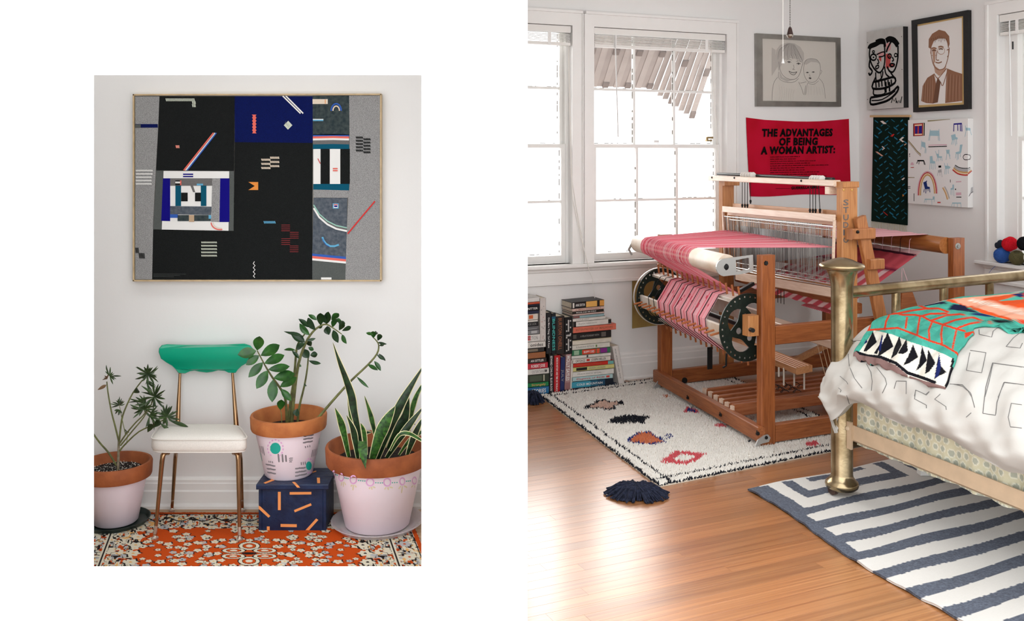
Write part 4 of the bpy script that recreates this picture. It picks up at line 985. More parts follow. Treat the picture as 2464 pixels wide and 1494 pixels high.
# red cloth with the printed headline
RED = M('crimson_printed_cotton', (196,14,52), .85, c2=(178,8,36), scale=4, bump=.08, bscale=300, spec=.15)
cl = thing('cloth_banner', 'red cloth pinned up behind the loom, printed with bold black lettering', 'banner', W(*z6(950,1370), .004))
top = [(105,86),(400,124),(650,138),(900,150),(1100,152),(1300,148),(1550,130),(1784,108)]; nC, nR = 29, 15; P = []
def toprow(t):
    x = t*7; i = min(6, int(x)); return (lerp(top[i][0], top[i+1][0], x-i), lerp(top[i][1], top[i+1][1], x-i))
def clp(t, r):
    x0, y0 = toprow(t); x1, y1 = lerp(168, 1818, t), 1374-40*t + 10*math.sin(t*9)
    return (lerp(x0, x1, r**1.2), lerp(y0, y1, r))
m_ = MB(); rows_ = [[W(*z6(*clp(c/(nC-1), r/(nR-1))), .006+.0022*math.sin(c*.9+r*.3)*(r/(nR-1))) for c in range(nC)] for r in range(nR)]
m_.loft(rows_, caps=False, close=False); m_.loft([[p-N1*.0016 for p in r] for r in rows_], caps=False, close=False); clo = m_.build('cloth', RED, cl, smooth=True, ang=80)
WT = lambda x, y: W(*z6(x, y), .0118)
for s_, a, b, h in (('THE ADVANTAGES',(362,393),(1517,384),116),('OF BEING',(640,540),(1272,530),116),('A WOMAN ARTIST:',(345,684),(1557,662),116)):
    m_ = MB(); put_text(m_, s_, WT(*a), WT(*b)-WT(*a), WT(a[0]+6, a[1]-h)-WT(*a), bold=.05); m_.build('lettering', INK, clo)
m_ = MB(); put_text(m_, 'GUERRILLA GIRLS', WT(843,1258), WT(1300,1240)-WT(843,1258), WT(845,1216)-WT(843,1258), bold=.05); m_.build('lettering', INK, clo)
m_ = MB(); rt = random.Random(2)
for k, xe in enumerate((985,932,1240,1162,1462,1062,1072,1302,1265,1420,1200)):
    x = 497; y = 738+k*36.5
    while x < xe:
        w_ = rt.uniform(22, 80); b = WT(x, y-(x-497)*.018); e = WT(min(x+w_, xe), y-(min(x+w_,xe)-497)*.018); h_ = WT(x, y-12)-WT(x, y)
        n_ = max(2, int(w_/9))
        for j in range(n_):
            p, q = lerp(b, e, j/n_), lerp(b, e, (j+.72)/n_); hh = h_*rt.uniform(.7,1.25); m_.add([p, q, q+hh, p+hh], [(0,1,2,3)])
        x += w_+9
for x0, x1, y in ((590,830,1250),(505,880,1170),(1310,1420,1230)):
    for j in range(14): b = WT(lerp(x0,x1,j/14), y); e = WT(lerp(x0,x1,(j+.7)/14), y); h_ = WT(x0,y-6)-WT(x0,y); m_.add([b,e,e+h_,b+h_], [(0,1,2,3)])
m_.build('small_print', INK, clo, kind='stuff')

# two painted heads on a deep panel
heads = thing('two_face_painting', 'grey panel painted with two black outlined faces, black right edge', 'painting', R(*z1(1300,920)))
to = .045; hc = [(1140,272),(1445,222),(1450,905),(1142,926)]
fr = [R(*z1(x,y), to) for x,y in hc]
m_ = MB(); m_.prism(fr, -N2*(to-.001)); m_.build('panel', M('black_panel_edge', (22,22,24), .6), heads)
m_ = MB(); m_.prism([R(*z1(x,y), to+.0004) for x,y in hc], N2*.001, back=False); pf_ = m_.build('painted_face', M('grey_painted_ground', (196,194,190), .7, var=.05, scale=12), heads)
D = Drawing(z1, lambda px, py, l=0: R(px, py, to+.0016+l))
D.fill([(1300,455),(1318,450),(1342,470),(1338,560),(1310,582),(1298,560)], 1); D.fill([(1235,440),(1282,430),(1284,470),(1240,480)], 2); D.fill([(1330,540),(1372,535),(1375,562),(1335,570)], 1, .0005); D.fill([(1300,370),(1345,350),(1340,420),(1305,440)], 2); D.fill([(1240,480),(1262,478),(1262,520),(1245,505)], 1)
for pts, w in (([(1160,412),(1170,390),(1215,372),(1255,350),(1292,352)],24), ([(1215,352),(1250,338),(1285,345),(1292,395)],16), ([(1166,412),(1162,470),(1180,540),(1212,590),(1248,612),(1280,572),(1292,500),(1290,395)],9),
    ([(1230,496),(1242,528),(1226,536)],7), ([(1212,562),(1236,548),(1240,566),(1222,580),(1212,562)],7), ([(1168,500),(1160,560),(1186,600),(1166,632),(1156,612)],10), ([(1215,608),(1216,650),(1226,690),(1268,650),(1275,600)],8),
    ([(1302,345),(1330,328),(1372,342),(1402,384)],26), ([(1345,350),(1318,400),(1304,440)],10), ([(1402,384),(1402,480),(1386,560),(1360,606),(1330,598),(1312,560)],9), ([(1354,480),(1366,508),(1350,515)],7), ([(1330,545),(1352,535),(1375,545),(1352,562),(1330,545)],8),
    ([(1290,560),(1300,620),(1330,650)],8), ([(1196,690),(1190,745),(1290,742),(1376,698),(1368,650),(1290,668),(1196,690)],11), ([(1198,750),(1202,800),(1288,792),(1290,740)],9), ([(1215,650),(1196,690)],9), ([(1340,610),(1368,650)],8),
    ([(1172,822),(1260,806),(1350,776),(1402,728),(1396,772),(1330,838),(1250,868),(1174,878),(1172,822)],11), ([(1180,846),(1270,838),(1380,766)],6), ([(1258,608),(1262,660)],6)): D.line(pts, w, 0)
for x in (1215,1240,1265,1292,1318,1345): D.line([(x,686-(x-1200)*.12),(x+4,742-(x-1200)*.2)], 9, 0)
for x in (1300,1330): D.line([(x,690),(x+2,780-(x-1300)*.3)], 10, 0)
D.circ(1196,482,24,26,8,0); D.fill([(1190,476),(1203,476),(1203,490),(1190,490)], 0, .0009); D.circ(1332,472,15,18,7,0); D.fill([(1327,468),(1337,468),(1337,478),(1327,478)], 0, .0009); D.circ(1384,464,12,14,6,0); D.circ(1196,436,9,9,6,0)
D.line([(1222,460),(1282,436),(1284,470),(1240,480)], 6, 0); D.line([(1346,866),(1358,826),(1370,852),(1384,824),(1388,868)], 6, 0, sm=False); D.line([(1392,850),(1398,868),(1406,846),(1412,866),(1420,840),(1424,868),(1436,812)], 5, 0, sm=False)
for x, y in ((1147,358),(1433,308),(1146,838),(1436,585)): D.fill([(x-3,y-3),(x+3,y-3),(x+3,y+3),(x-3,y+3)], 0)
D.build([INK, M('red_paint_smear', (186,72,70), .7), M('pink_paint_wash', (206,150,150), .7)], pf_, 'painting')

# man in brown pencil, black frame
mo = [(1515,172),(1992,84),(1996,918),(1530,946)]; mi_ = [(1553,207),(1950,132),(1957,880),(1562,907)]
man = framed('framed_drawing', 'black framed brown pencil portrait of a man in a suit', z1, R, .03, mo, mi_, M('black_wood_frame', (26,25,25), .55, bump=.2, bscale=200), N2)
m_ = MB(); m_.prism([R(*z1(x,y), .015) for x,y in [(1549,205),(1955,128),(1961,884),(1558,910)]], -N2*.012); m_.build('mat_board', M('gold_mat_board', (206,172,112), .5), man)
m_ = MB(); m_.prism([R(*z1(x,y), .0155) for x,y in [(1567,222),(1941,150),(1944,862),(1580,886)]], N2*.001, back=False); pap2 = m_.build('paper', M('white_drawing_paper', (232,228,224), .6), man)
D = Drawing(z1, lambda px, py, l=0: R(px, py, .0167+l))
D.fill([(1660,400),(1662,330),(1690,285),(1748,250),(1800,264),(1834,305),(1838,370),(1826,410),(1815,350),(1800,325),(1745,325),(1705,345),(1688,385),(1680,412)], 0)
D.fill([(1598,850),(1610,725),(1650,655),(1706,620),(1722,700),(1700,872),(1640,868)], 0); D.fill([(1815,576),(1880,602),(1944,622),(1944,850),(1800,868),(1806,720)], 0); D.fill([(1738,650),(1762,690),(1738,862),(1695,872),(1722,702)], 2, .0006)
D.fill([(1700,520),(1720,560),(1760,590),(1790,580),(1812,530),(1800,600),(1750,640),(1715,610)], 1, .0003); D.fill([(1690,410),(1720,400),(1716,520),(1700,540)], 1, .0003)
D.line([(1680,405),(1685,480),(1704,550),(1740,586),(1790,576),(1815,520),(1832,440),(1834,400)], 4, 0); D.circ(1704,442,28,30,2.5,1); D.circ(1766,428,30,30,2.5,1); D.line([(1732,436),(1736,436)], 3, 1)
for x, y in ((1706,424),(1764,412)): D.line([(x-16,y+4),(x,y-2),(x+16,y+4)], 5, 2); D.line([(x-22,y-16),(x,y-22),(x+22,y-14)], 5, 0)
D.line([(1732,430),(1724,500),(1748,506)], 4, 0); D.line([(1718,524),(1745,530),(1772,520)], 5, 0); D.line([(1815,425),(1828,415),(1828,460),(1818,480)], 4, 0); D.line([(1706,620),(1735,660),(1760,640),(1812,575)], 4, 0); D.line([(1762,690),(1780,720),(1818,600)], 4, 0)
for k in range(9): D.line([(1620+k*9,700-k*7),(1612+k*10,780),(1608+k*10,862)], 1.8, 2 if k % 2 else 1, taper=True); D.line([(1820+k*13,620+k*2),(1815+k*13,740),(1808+k*14,852)], 1.8, 2 if k % 2 else 1, taper=True)
for k in range(9): D.line([(1690+k*15,300-abs(k-4)*-6),(1680+k*17,340+k%3*8)], 3, 2, taper=True)
D.build([BRN, BRNL, BRND], pap2)

# narrow woven hanging
hang = thing('woven_hanging', 'narrow dark green woven wall hanging with blue dashes and a pale fringe', 'wall hanging', R(*z2(1325,1060)))
m_ = MB(); a, b = R(*z2(1172,104), .016), R(*z2(1508,102), .016); m_.beam(a, b, .016, .016, side=UPZ); m_.build('rod', M('pale_pine_rod', (206,172,124), .5), hang)
hc = [(1195,112),(1490,112),(1476,1022),(1178,986)]
m_ = MB(); m_.prism([R(*z2(x,y), .012) for x,y in hc], -N2*.009); m_.build('woven_cloth', M('dark_green_weave', (14,40,32), .95, c2=(10,26,22), scale=200, bump=.4, bscale=300, spec=.1), hang)
D = Drawing(z2, lambda px, py, l=0: R(px, py, .0124+l)); rt = random.Random(21)
for r_ in range(25):
    for c in range(4):
        x = 1215 + c*72 + (r_%2)*34 + rt.uniform(-12,12); y = 140+r_*34 + rt.uniform(-9,9); s_ = 1 if (c+r_) % 2 else -1; L = rt.uniform(18, 34); h = rt.uniform(6,13)
        if x > 1470 or x < 1190: continue
        x = min(x, 1478-L)
        D.fill([(x, y+s_*L*.35), (x+L, y-s_*L*.35), (x+L, y-s_*L*.35+h), (x, y+s_*L*.35+h)], 0 if rt.random() < .8 else 5)
for pts, c in (([(1252,145),(1275,142),(1308,168),(1280,170)],1), ([(1412,300),(1440,278),(1455,282),(1432,302),(1458,318),(1440,322)],1), ([(1212,402),(1230,402),(1280,438),(1265,440)],2), ([(1265,358),(1272,355),(1294,374),(1272,390),(1268,386),(1282,374)],1), ([(1338,272),(1362,252),(1374,256),(1356,276)],3), ([(1430,636),(1452,620),(1462,624),(1444,642)],1), ([(1274,906),(1282,906),(1318,936),(1312,940)],3), ([(1440,760),(1456,770),(1442,782)],4), ([(1453,345),(1470,332),(1474,338),(1458,350)],2)): D.fill(pts, c, .0008)
D.build([M('peacock_blue_yarn', (22,112,142), .9), M('ivory_yarn', (222,216,208), .9), M('peach_yarn', (222,178,152), .9), M('scarlet_yarn', (200,42,40), .9), M('amber_yarn', (210,140,50), .9), M('deep_teal_yarn', (16,84,96), .9)], hang, 'woven_motifs')['kind'] = 'stuff'
m_ = MB()
for k in range(46):
    t = k/45; x0, y0 = lerp(1178,1476,t), lerp(986,1022,t); a = R(*z2(x0,y0-4), .008); b = R(*z2(x0+rt.uniform(-5,5), y0+rt.uniform(46,62)), .006); m_.tube([a, lerp(a,b,.5)+N2*rt.uniform(0,.004), b], .0014, 5)
m_.build('fringe', M('pale_fringe_yarn', (206,200,176), .9), hang, kind='stuff')

# deep white canvas with little chairs
tc = .045; cc = [(32,118),(928,92),(925,1428),(30,1362)]
can = thing('chair_canvas', 'deep white canvas scattered with pale blue chairs and small rainbows', 'painting', R(*z7(480,1400)))
fr = [R(*z7(x,y), tc) for x,y in cc]; m_ = MB(); m_.prism(fr, -N2*(tc-.001)); cv0 = m_.build('canvas', M('white_gessoed_canvas', (232,231,229), .8), can)
D = Drawing(z7, lambda px, py, l=0: R(px, py, tc+.0005+l)); LB, DB, BKi, PK, RDi, ORi, CRi, GYi, OLi, NVi = range(10)
CM = [M('pale_blue_chair_ink', (160,194,204), .8), M('deep_blue_chair_ink', (14,44,112), .8), INK, M('rose_ink', (216,176,188), .8), M('brick_red_ink', (192,60,54), .8), M('ochre_ink', (204,158,96), .8), M('cream_ink', (236,214,180), .8), M('dove_grey_ink', (176,176,178), .8), M('olive_ink', (150,142,110), .8), M('ultramarine_ink', (34,22,130), .8)]
def ch(c, polys, lines, w=7):
    for q in polys: D.fill(q, c)
    for q in lines: D.line(q, w, c, .0007, sm=False)
ch(LB, [[(358,275),(498,275),(502,355),(345,352)]], [[(362,255),(362,280)],[(494,250),(496,280)],[(350,350),(335,425)],[(362,350),(350,425)],[(482,352),(486,425)],[(496,352),(506,430)]])
ch(LB, [[(675,345),(738,325),(748,372),(775,382),(770,408),(745,405),(690,425),(685,400)]], [[(695,425),(680,485)],[(712,420),(704,485)],[(730,415),(742,500)],[(755,405),(760,480)]])
ch(LB, [[(230,440),(288,452),(292,520),(300,548),(275,530),(228,510)]], [[(234,425),(232,445)],[(232,508),(222,560)],[(290,545),(280,612)],[(300,545),(298,615)]])
ch(LB, [[(450,620),(492,625),(495,660),(540,660),(538,682),(470,682)]], [[(440,580),(455,625)],[(490,560),(490,630)],[(470,680),(462,735)],[(485,680),(488,735)],[(515,680),(518,720)],[(535,680),(540,730)]])
ch(LB, [[(602,565),(652,560),(650,620),(608,622)]], [[(598,562),(604,568)],[(612,620),(600,715)],[(640,620),(662,700)],[(648,615),(660,660)]])
ch(LB, [[(808,488),(846,482),(828,600),(812,620),(748,625),(742,600),(800,585)]], [[(748,620),(740,690)],[(770,622),(765,720)],[(785,622),(782,705)],[(808,615),(815,670)]])
ch(LB, [[(358,660),(395,655),(402,725),(436,735),(436,768),(358,765)]], [[(362,765),(352,860)],[(385,768),(380,850)],[(410,768),(405,860)],[(432,765),(438,850)]])
ch(LB, [[(578,800),(630,800),(668,822),(650,845),(590,850)]], [[(575,760),(585,805)],[(618,765),(622,805)],[(585,848),(580,930)],[(605,848),(602,930)],[(630,845),(635,920)]])
ch(LB, [[(890,230),(925,232),(925,275),(892,272)]], [[(890,200),(895,235)],[(900,272),(882,365)]])
ch(LB, [[(280,1295),(400,1298),(402,1262),(428,1260),(428,1308),(280,1312)]], [[(282,1308),(272,1352)],[(300,1308),(302,1350)],[(385,1310),(388,1390)],[(425,1308),(425,1345)]], 6)
ch(LB, [[(695,1085),(718,1082),(718,1158),(668,1160),(668,1140),(695,1130)]], [[(672,1158),(668,1235)],[(690,1158),(688,1240)],[(712,1158),(720,1255)]], 6)
ch(LB, [[(690,1352),(825,1352),(822,1368),(692,1368)]], [[(694,1365),(682,1410)],[(720,1365),(722,1410)],[(770,1365),(772,1420)],[(820,1365),(828,1425)]], 6)
ch(GYi, [[(478,870),(530,850),(535,900),(480,905)]], [[(480,900),(470,950)],[(505,900),(508,950)],[(530,895),(540,970)]], 6)
ch(DB, [[(258,1050),(305,1030),(320,1110),(358,1122),(355,1145),(285,1155)]], [[(308,1022),(312,1040)],[(275,1150),(266,1200)],[(300,1150),(296,1215)],[(332,1140),(330,1180)],[(352,1140),(360,1200)]], 10)
ch(NVi, [[(712,168),(836,158),(838,182),(714,188)]], [[(718,185),(714,288)],[(774,180),(776,278)],[(812,180),(814,285)],[(834,178),(838,288)]], 11)
ch(BKi, [[(172,715),(268,715),(272,735),(168,735)]], [[(175,730),(160,770)],[(195,732),(192,780)],[(262,732),(276,785)],[(272,730),(288,788)]], 9)
D.fill([(108,170),(282,158),(278,352),(108,360)], BKi, .0003); D.fill([(116,172),(252,165),(248,350),(118,356)], RDi, .0006); D.fill([(130,188),(240,180),(238,200),(130,206)], CRi, .0009); D.fill([(135,210),(240,203),(238,318),(136,322)], NVi, .0009); D.fill([(174,208),(194,206),(192,318),(172,320)], RDi, .0012); D.fill([(130,325),(240,320),(240,338),(132,344)], CRi, .0009); D.fill([(258,165),(268,164),(264,350),(254,350)], CRi, .0009)
D.fill([(322,120),(660,102),(662,108),(325,142)], OLi); D.fill([(335,488),(612,478),(612,494),(335,500)], PK); D.line([(335,518),(612,510)], 10, BKi, sm=False)
for o, c in ((0,OLi),(14,CRi),(24,GYi)): D.line([(36,425+o),(110,510+o),(160,575+o),(222,632+o)], 12, c)
arch_ = lambda cx, cy, rx, ry, a0, a1: [(cx+rx*math.cos(math.radians(a0+(a1-a0)*k/14)), cy-ry*math.sin(math.radians(a0+(a1-a0)*k/14))) for k in range(15)]
for rx, ry, c in ((146,320,PK),(132,305,RDi),(117,288,CRi),(104,272,ORi)): D.line([(322-rx,1245)]+arch_(322,1210,rx,ry,180,0)+[(322+rx,1215)], 17, c)
for o, c in ((0,BKi),(18,GYi),(38,GYi),(56,ORi),(74,CRi),(92,RDi)): D.line([(735-o*.4,790+o*.75),(790-o*.2,825+o),(860,838+o*1.1),(926,838+o*1.1)], 17 if c != BKi else 8, c)
for o, c in ((0,ORi),(14,CRi),(30,GYi)): D.line([(548+o,1130-o*.6),(590+o,1210-o*.5),(620+o,1308-o*.5)], 14, c)
D.line([(880,632),(925,632)], 8, BKi, sm=False); D.line([(926,712),(880,712),(860,690),(858,660),(880,632)], 8, BKi)
for a in ([(50,615),(60,615),(58,645),(50,645)],[(50,655),(60,655),(60,668),(50,668)],[(485,800),(526,796),(528,828),(486,830)],[(660,1008),(668,1008),(668,1052),(660,1052)],[(735,1142),(748,1142),(748,1165),(735,1165)],[(30,1108),(66,1108),(66,1118),(30,1118)],[(30,1132),(66,1132),(66,1142),(30,1142)],[(118,1215),(126,1215),(126,1332),(118,1332)],[(752,1265),(830,1265),(830,1277),(752,1277)]): D.fill(a, BKi)
for a, c in (([(70,770),(85,750),(105,752),(116,775),(116,792),(70,792)],PK),([(70,822),(118,820),(118,832),(70,832)],RDi),([(748,1034),(828,1030),(828,1046),(748,1050)],PK),([(748,1202),(826,1200),(828,1240),(750,1245)],PK),([(470,1342),(518,1342),(518,1360),(470,1360)],RDi),([(32,970),(128,972),(130,982),(32,984)],OLi)): D.fill(a, c)
D.build(CM, cv0, 'painted_motifs')
# motifs that wrap onto the near side of the canvas
def side(x, y):       # x: 0 front edge .. 1 wall, y: crop row
    a = R(*z7(927, y), tc+.0); return a - N2*(tc-.002)*x - D2*.0006
m_ = MB()
for pts, c in (([(0,232),(.45,236),(.5,275),(0,272)],0),([(.35,270),(.45,272),(.75,340),(.66,342)],0),([(0,838),(.4,822),(.45,830),(0,848)],2),([(0,860),(.5,840),(.55,850),(0,878)],7),([(0,895),(.65,860),(.7,870),(0,912)],5),([(0,915),(.75,872),(.8,884),(0,935)],4),([(0,630),(.45,640),(.55,670),(.45,705),(0,714),(0,706),(.4,696),(.46,670),(.4,648),(0,638)],2),([(.15,1255),(.55,1205),(1,1188),(1,1196),(.58,1214),(.2,1262)],2),([(.6,1130),(.95,1120),(.95,1190),(.5,1200)],7)):
    m_.flat([side(x,y) for x,y in pts], c)
m_.build('painted_motifs', CM, cv0, kind='stuff')
# ================================================================== bedroom: books along the window wall
PB = G(1400, 939)
def B(px, py): return PL(px, py, PB, N1)
zb = lambda x, y: (1260+x/5.533, 700+y/5.533)
PAGES = M('book_pages', (222,212,192), .9, c2=(206,194,172), scale=60)
bookn = 0
def shade(c): return M('cover_%d_%d_%d' % c, c, .45, var=.06, scale=30)
LET = {'w': M('white_print', (232,230,226), .6), 'k': M('black_print', (26,24,24), .6), 'g': M('gold_print', (206,160,92), .5), 't': M('teal_print', (70,186,176), .6), 'r': M('red_print', (190,40,36), .6), 'y': M('grey_print', (140,138,134), .6), 'o': M('copper_print', (150,92,62), .6)}
def book(label, quad, way, col, title=None, tc='w', depth=.17, marks=(), th=(.12,.88,.55)):
    """quad: spine corners tl, tr, br, bl in the measured crop; way 'h' lying, 'v' standing"""
    tl, tr, br, bl = (B(*zb(*q)) for q in quad)
    for p in (tl, tr, br, bl): p.z = max(p.z, .0005)
    base = (bl+br)/2 - N1*depth/2; base.z = min(bl.z, br.z)
    t = thing('book', label, 'book', base, 'books along the window wall')
    dv = -N1*depth
    ey, ex = tl-bl, br-bl
    m_ = MB(); tk = .0028
    def slab(a, b, c, d, v): m_.hexa([a, b, b+v, a+v, d, c, c+v, d+v])
    slab(bl, br, tr, tl, -N1*tk)
    if way == 'h':
        f = min(.3, .0026/ey.length); slab(bl, br, br+(tr-br)*f, bl+(tl-bl)*f, dv); slab(tl-(tl-bl)*f, tr-(tr-br)*f, tr, tl, dv)
        g = .004/ex.length; q = [lerp(bl,br,g)+(tl-bl)*f, lerp(bl,br,1-g)+(tr-br)*f, lerp(tl,tr,1-g)-(tr-br)*f, lerp(tl,tr,g)-(tl-bl)*f]
    else:
        f = min(.3, .0026/ex.length); slab(bl, lerp(bl,br,f), lerp(tl,tr,f), tl, dv); slab(lerp(bl,br,1-f), br, tr, lerp(tl,tr,1-f), dv)
        g = .004/ey.length; q = [lerp(bl,tl,g)+(br-bl)*f, lerp(br,tr,g)-(br-bl)*f, lerp(tr,br,g)-(tr-tl)*f, lerp(tl,bl,g)+(tr-tl)*f]
    cv_ = m_.build('cover', shade(col), t)
    m_ = MB(); a, b, c, d = (p-N1*tk for p in q); v = -N1*(depth-tk-.004); m_.hexa([a, b, b+v, a+v, d, c, c+v, d+v]); m_.build('pages', PAGES, t)
    off = N1*.0006
    for (u0, v0, u1, v1, mc) in marks:          # printed bands and badges: fractions across and up the spine
        m_ = MB(); P = lambda u, w: lerp(lerp(bl,br,u), lerp(tl,tr,u), w)+off*.6
        m_.add([P(u0,v0), P(u1,v0), P(u1,v1), P(u0,v1)], [(0,1,2,3)]); m_.build('printed_band', M('band_%d_%d_%d' % mc, mc, .5), cv_)
    if title:
        u0, u1, hh = th
        m_ = MB()
        if way == 'h': o = lerp(bl,br,u0)+ey*(.5-hh/2)+off; put_text(m_, title, o, ex*(u1-u0), ey*hh, bold=.012)
        else: o = lerp(tl,bl,u0)+ex*(.5-hh/2)+off; put_text(m_, title, o, (bl-tl)*(u1-u0), ex*hh, bold=.012)
        m_.build('title', LET[tc], cv_)
    return t
SL = .095
def hq(x0, x1, yt, yb): return [(x0,yt), (x1,yt-(x1-x0)*SL), (x1,yb-(x1-x0)*SL), (x0,yb)]
def vq(x0, x1, yt, yb, lean=0): return [(x0+lean,yt), (x1+lean,yt-(x1-x0)*SL), (x1,yb-(x1-x0)*SL), (x0,yb)]
L0 = -60
for (lb, x1, yt, yb, c, ti, tcl, mk) in (
 ('white book lying on top of the leftmost stack',212,90,150,(214,212,208),None,'k',()),
 ('orange-red thin book, second from the top of the leftmost stack',214,152,180,(200,84,52),None,'w',()),
 ('navy thin book under the orange one, leftmost stack',214,182,208,(24,28,48),None,'w',()),
 ('black book with white lettering near the top of the leftmost stack',214,210,264,(24,24,28),'NTTER','w',()),
 ('dark navy book beneath the black one, leftmost stack',206,266,306,(30,36,62),None,'w',()),
 ('white book with an orange disc in the leftmost stack',190,308,388,(216,208,196),None,'k',((.52,.2,.74,.8,(196,92,44)),)),
 ('thin white book below the orange disc book',188,390,416,(224,220,212),None,'k',()),
 ('black book with grey lettering halfway up the leftmost stack',196,418,470,(30,30,32),'UCK UCK','y',()),
 ('mid-grey book halfway down the leftmost stack',202,472,522,(104,104,106),None,'w',((.1,.2,.9,.35,(150,150,150)),)),
 ('lighter grey book above the white and red one',206,524,580,(126,126,128),None,'w',((.6,.2,.9,.8,(176,176,176)),)),
 ('white book with a red disc, leftmost stack',216,584,676,(224,220,214),'FICTION','y',((.40,.2,.55,.85,(196,40,48)),)),
 ('white book with script lettering ending in nides',292,680,764,(222,216,208),'onides','k',()),
 ('black book under the script-lettered one',272,766,822,(40,38,38),None,'w',((.3,.2,.75,.8,(120,108,92)),)),
 ('copper brown book in the leftmost stack',290,824,904,(160,100,60),'TEXAS','o',()),
 ('dark brown book lettered with a name ending in Sittler',304,906,966,(54,44,40),'AN SITTLER','w',()),
 ('crimson book in the lower leftmost stack',322,968,1044,(196,48,62),'ROBERT JOSE','w',()),
 ('white book below the crimson one',342,1046,1118,(222,216,208),'OSTERTANOS','y',((.84,.3,.92,.75,(30,30,30)),)),
 ('dark green and black book low in the leftmost stack',342,1120,1224,(52,58,46),None,'w',((.35,.15,.75,.85,(74,84,66)),(.80,.1,.84,.9,(190,186,160)))),
 ('emerald green book near the bottom of the leftmost stack',332,1226,1284,(32,124,72),'Strangely','g',()),
 ('bright blue book at the bottom of the leftmost stack',336,1288,1392,(40,110,158),'STORIES','w',())):
    book(lb, hq(L0, x1, yt+14, yb+14), 'h', c, ti, tcl, .16, mk, (.42,.9,.5))
book('tall white standing book dotted with red and black specks', vq(216,296,98,680), 'v', (206,198,192), None, 'k', .15, tuple((rx, ry, rx+.10, ry+.016, cc_) for rx,ry,cc_ in ((.2,.72,(40,40,40)),(.55,.55,(170,50,50)),(.3,.45,(170,50,50)),(.75,.47,(40,40,40)),(.3,.33,(40,40,40)),(.5,.3,(40,40,40)),(.75,.35,(40,40,40)),(.5,.12,(40,40,40)),(.45,.08,(170,50,50)),(.7,.03,(40,40,40)),(.2,.62,(90,90,90)),(.6,.8,(90,90,90)))))
book('black standing book lettered One More Thing', vq(302,370,290,838), 'v', (26,26,30), 'One More Thing  Carl R Kent', 'w', .14, (), (.12,.86,.3))
book('black standing book with tall teal lettering', vq(372,428,300,840), 'v', (22,26,32), 'BLINDNESS', 't', .14, ((.05,.86,.95,.92,(30,84,112)),), (.14,.92,.62))
book('thick brown-black standing book with copper lettering', vq(430,542,340,840), 'v', (40,34,32), 'BURTON ONEILL', 'o', .15, (), (.05,.9,.4))
book('black standing book with a silver ornament pattern', vq(546,648,352,838), 'v', (22,22,24), None, 'w', .15, tuple((.18+.5*(k%2), .06+.09*k, .34+.5*(k%2), .10+.09*k, (200,198,194)) for k in range(10)) + ((.42,.08,.58,.40,(196,194,190)),(.42,.60,.58,.92,(196,194,190)),(.2,.47,.8,.52,(176,174,170))))
book('black standing book with white capitals on the lower row', vq(336,402,850,1384), 'v', (24,22,24), 'EDWARD CONLON  BLUE BLOOD', 'w', .14, (), (.04,.94,.4))
book('red standing book on the lower row', vq(400,482,862,1386,6), 'v', (184,30,36), 'MODS IN HISTORY AND TIME OR THE BLACK', 'w', .15, (), (.06,.95,.28))
book('dark blue standing book beside the red one', vq(482,540,884,1376,14), 'v', (34,46,96), 'JULY', 'y', .13, (), (.35,.7,.5))
book('dusty pink standing book on the lower row', vq(542,618,846,1372,18), 'v', (172,136,134), 'MOLLY SAYLES', 'w', .14, ((.1,.05,.9,.25,(150,106,106)),), (.04,.7,.6))
book('thin white standing book at the end of the lower row', vq(618,650,926,1364,10), 'v', (220,210,200), None, 'k', .13, ((.2,.03,.8,.08,(40,40,40)),))
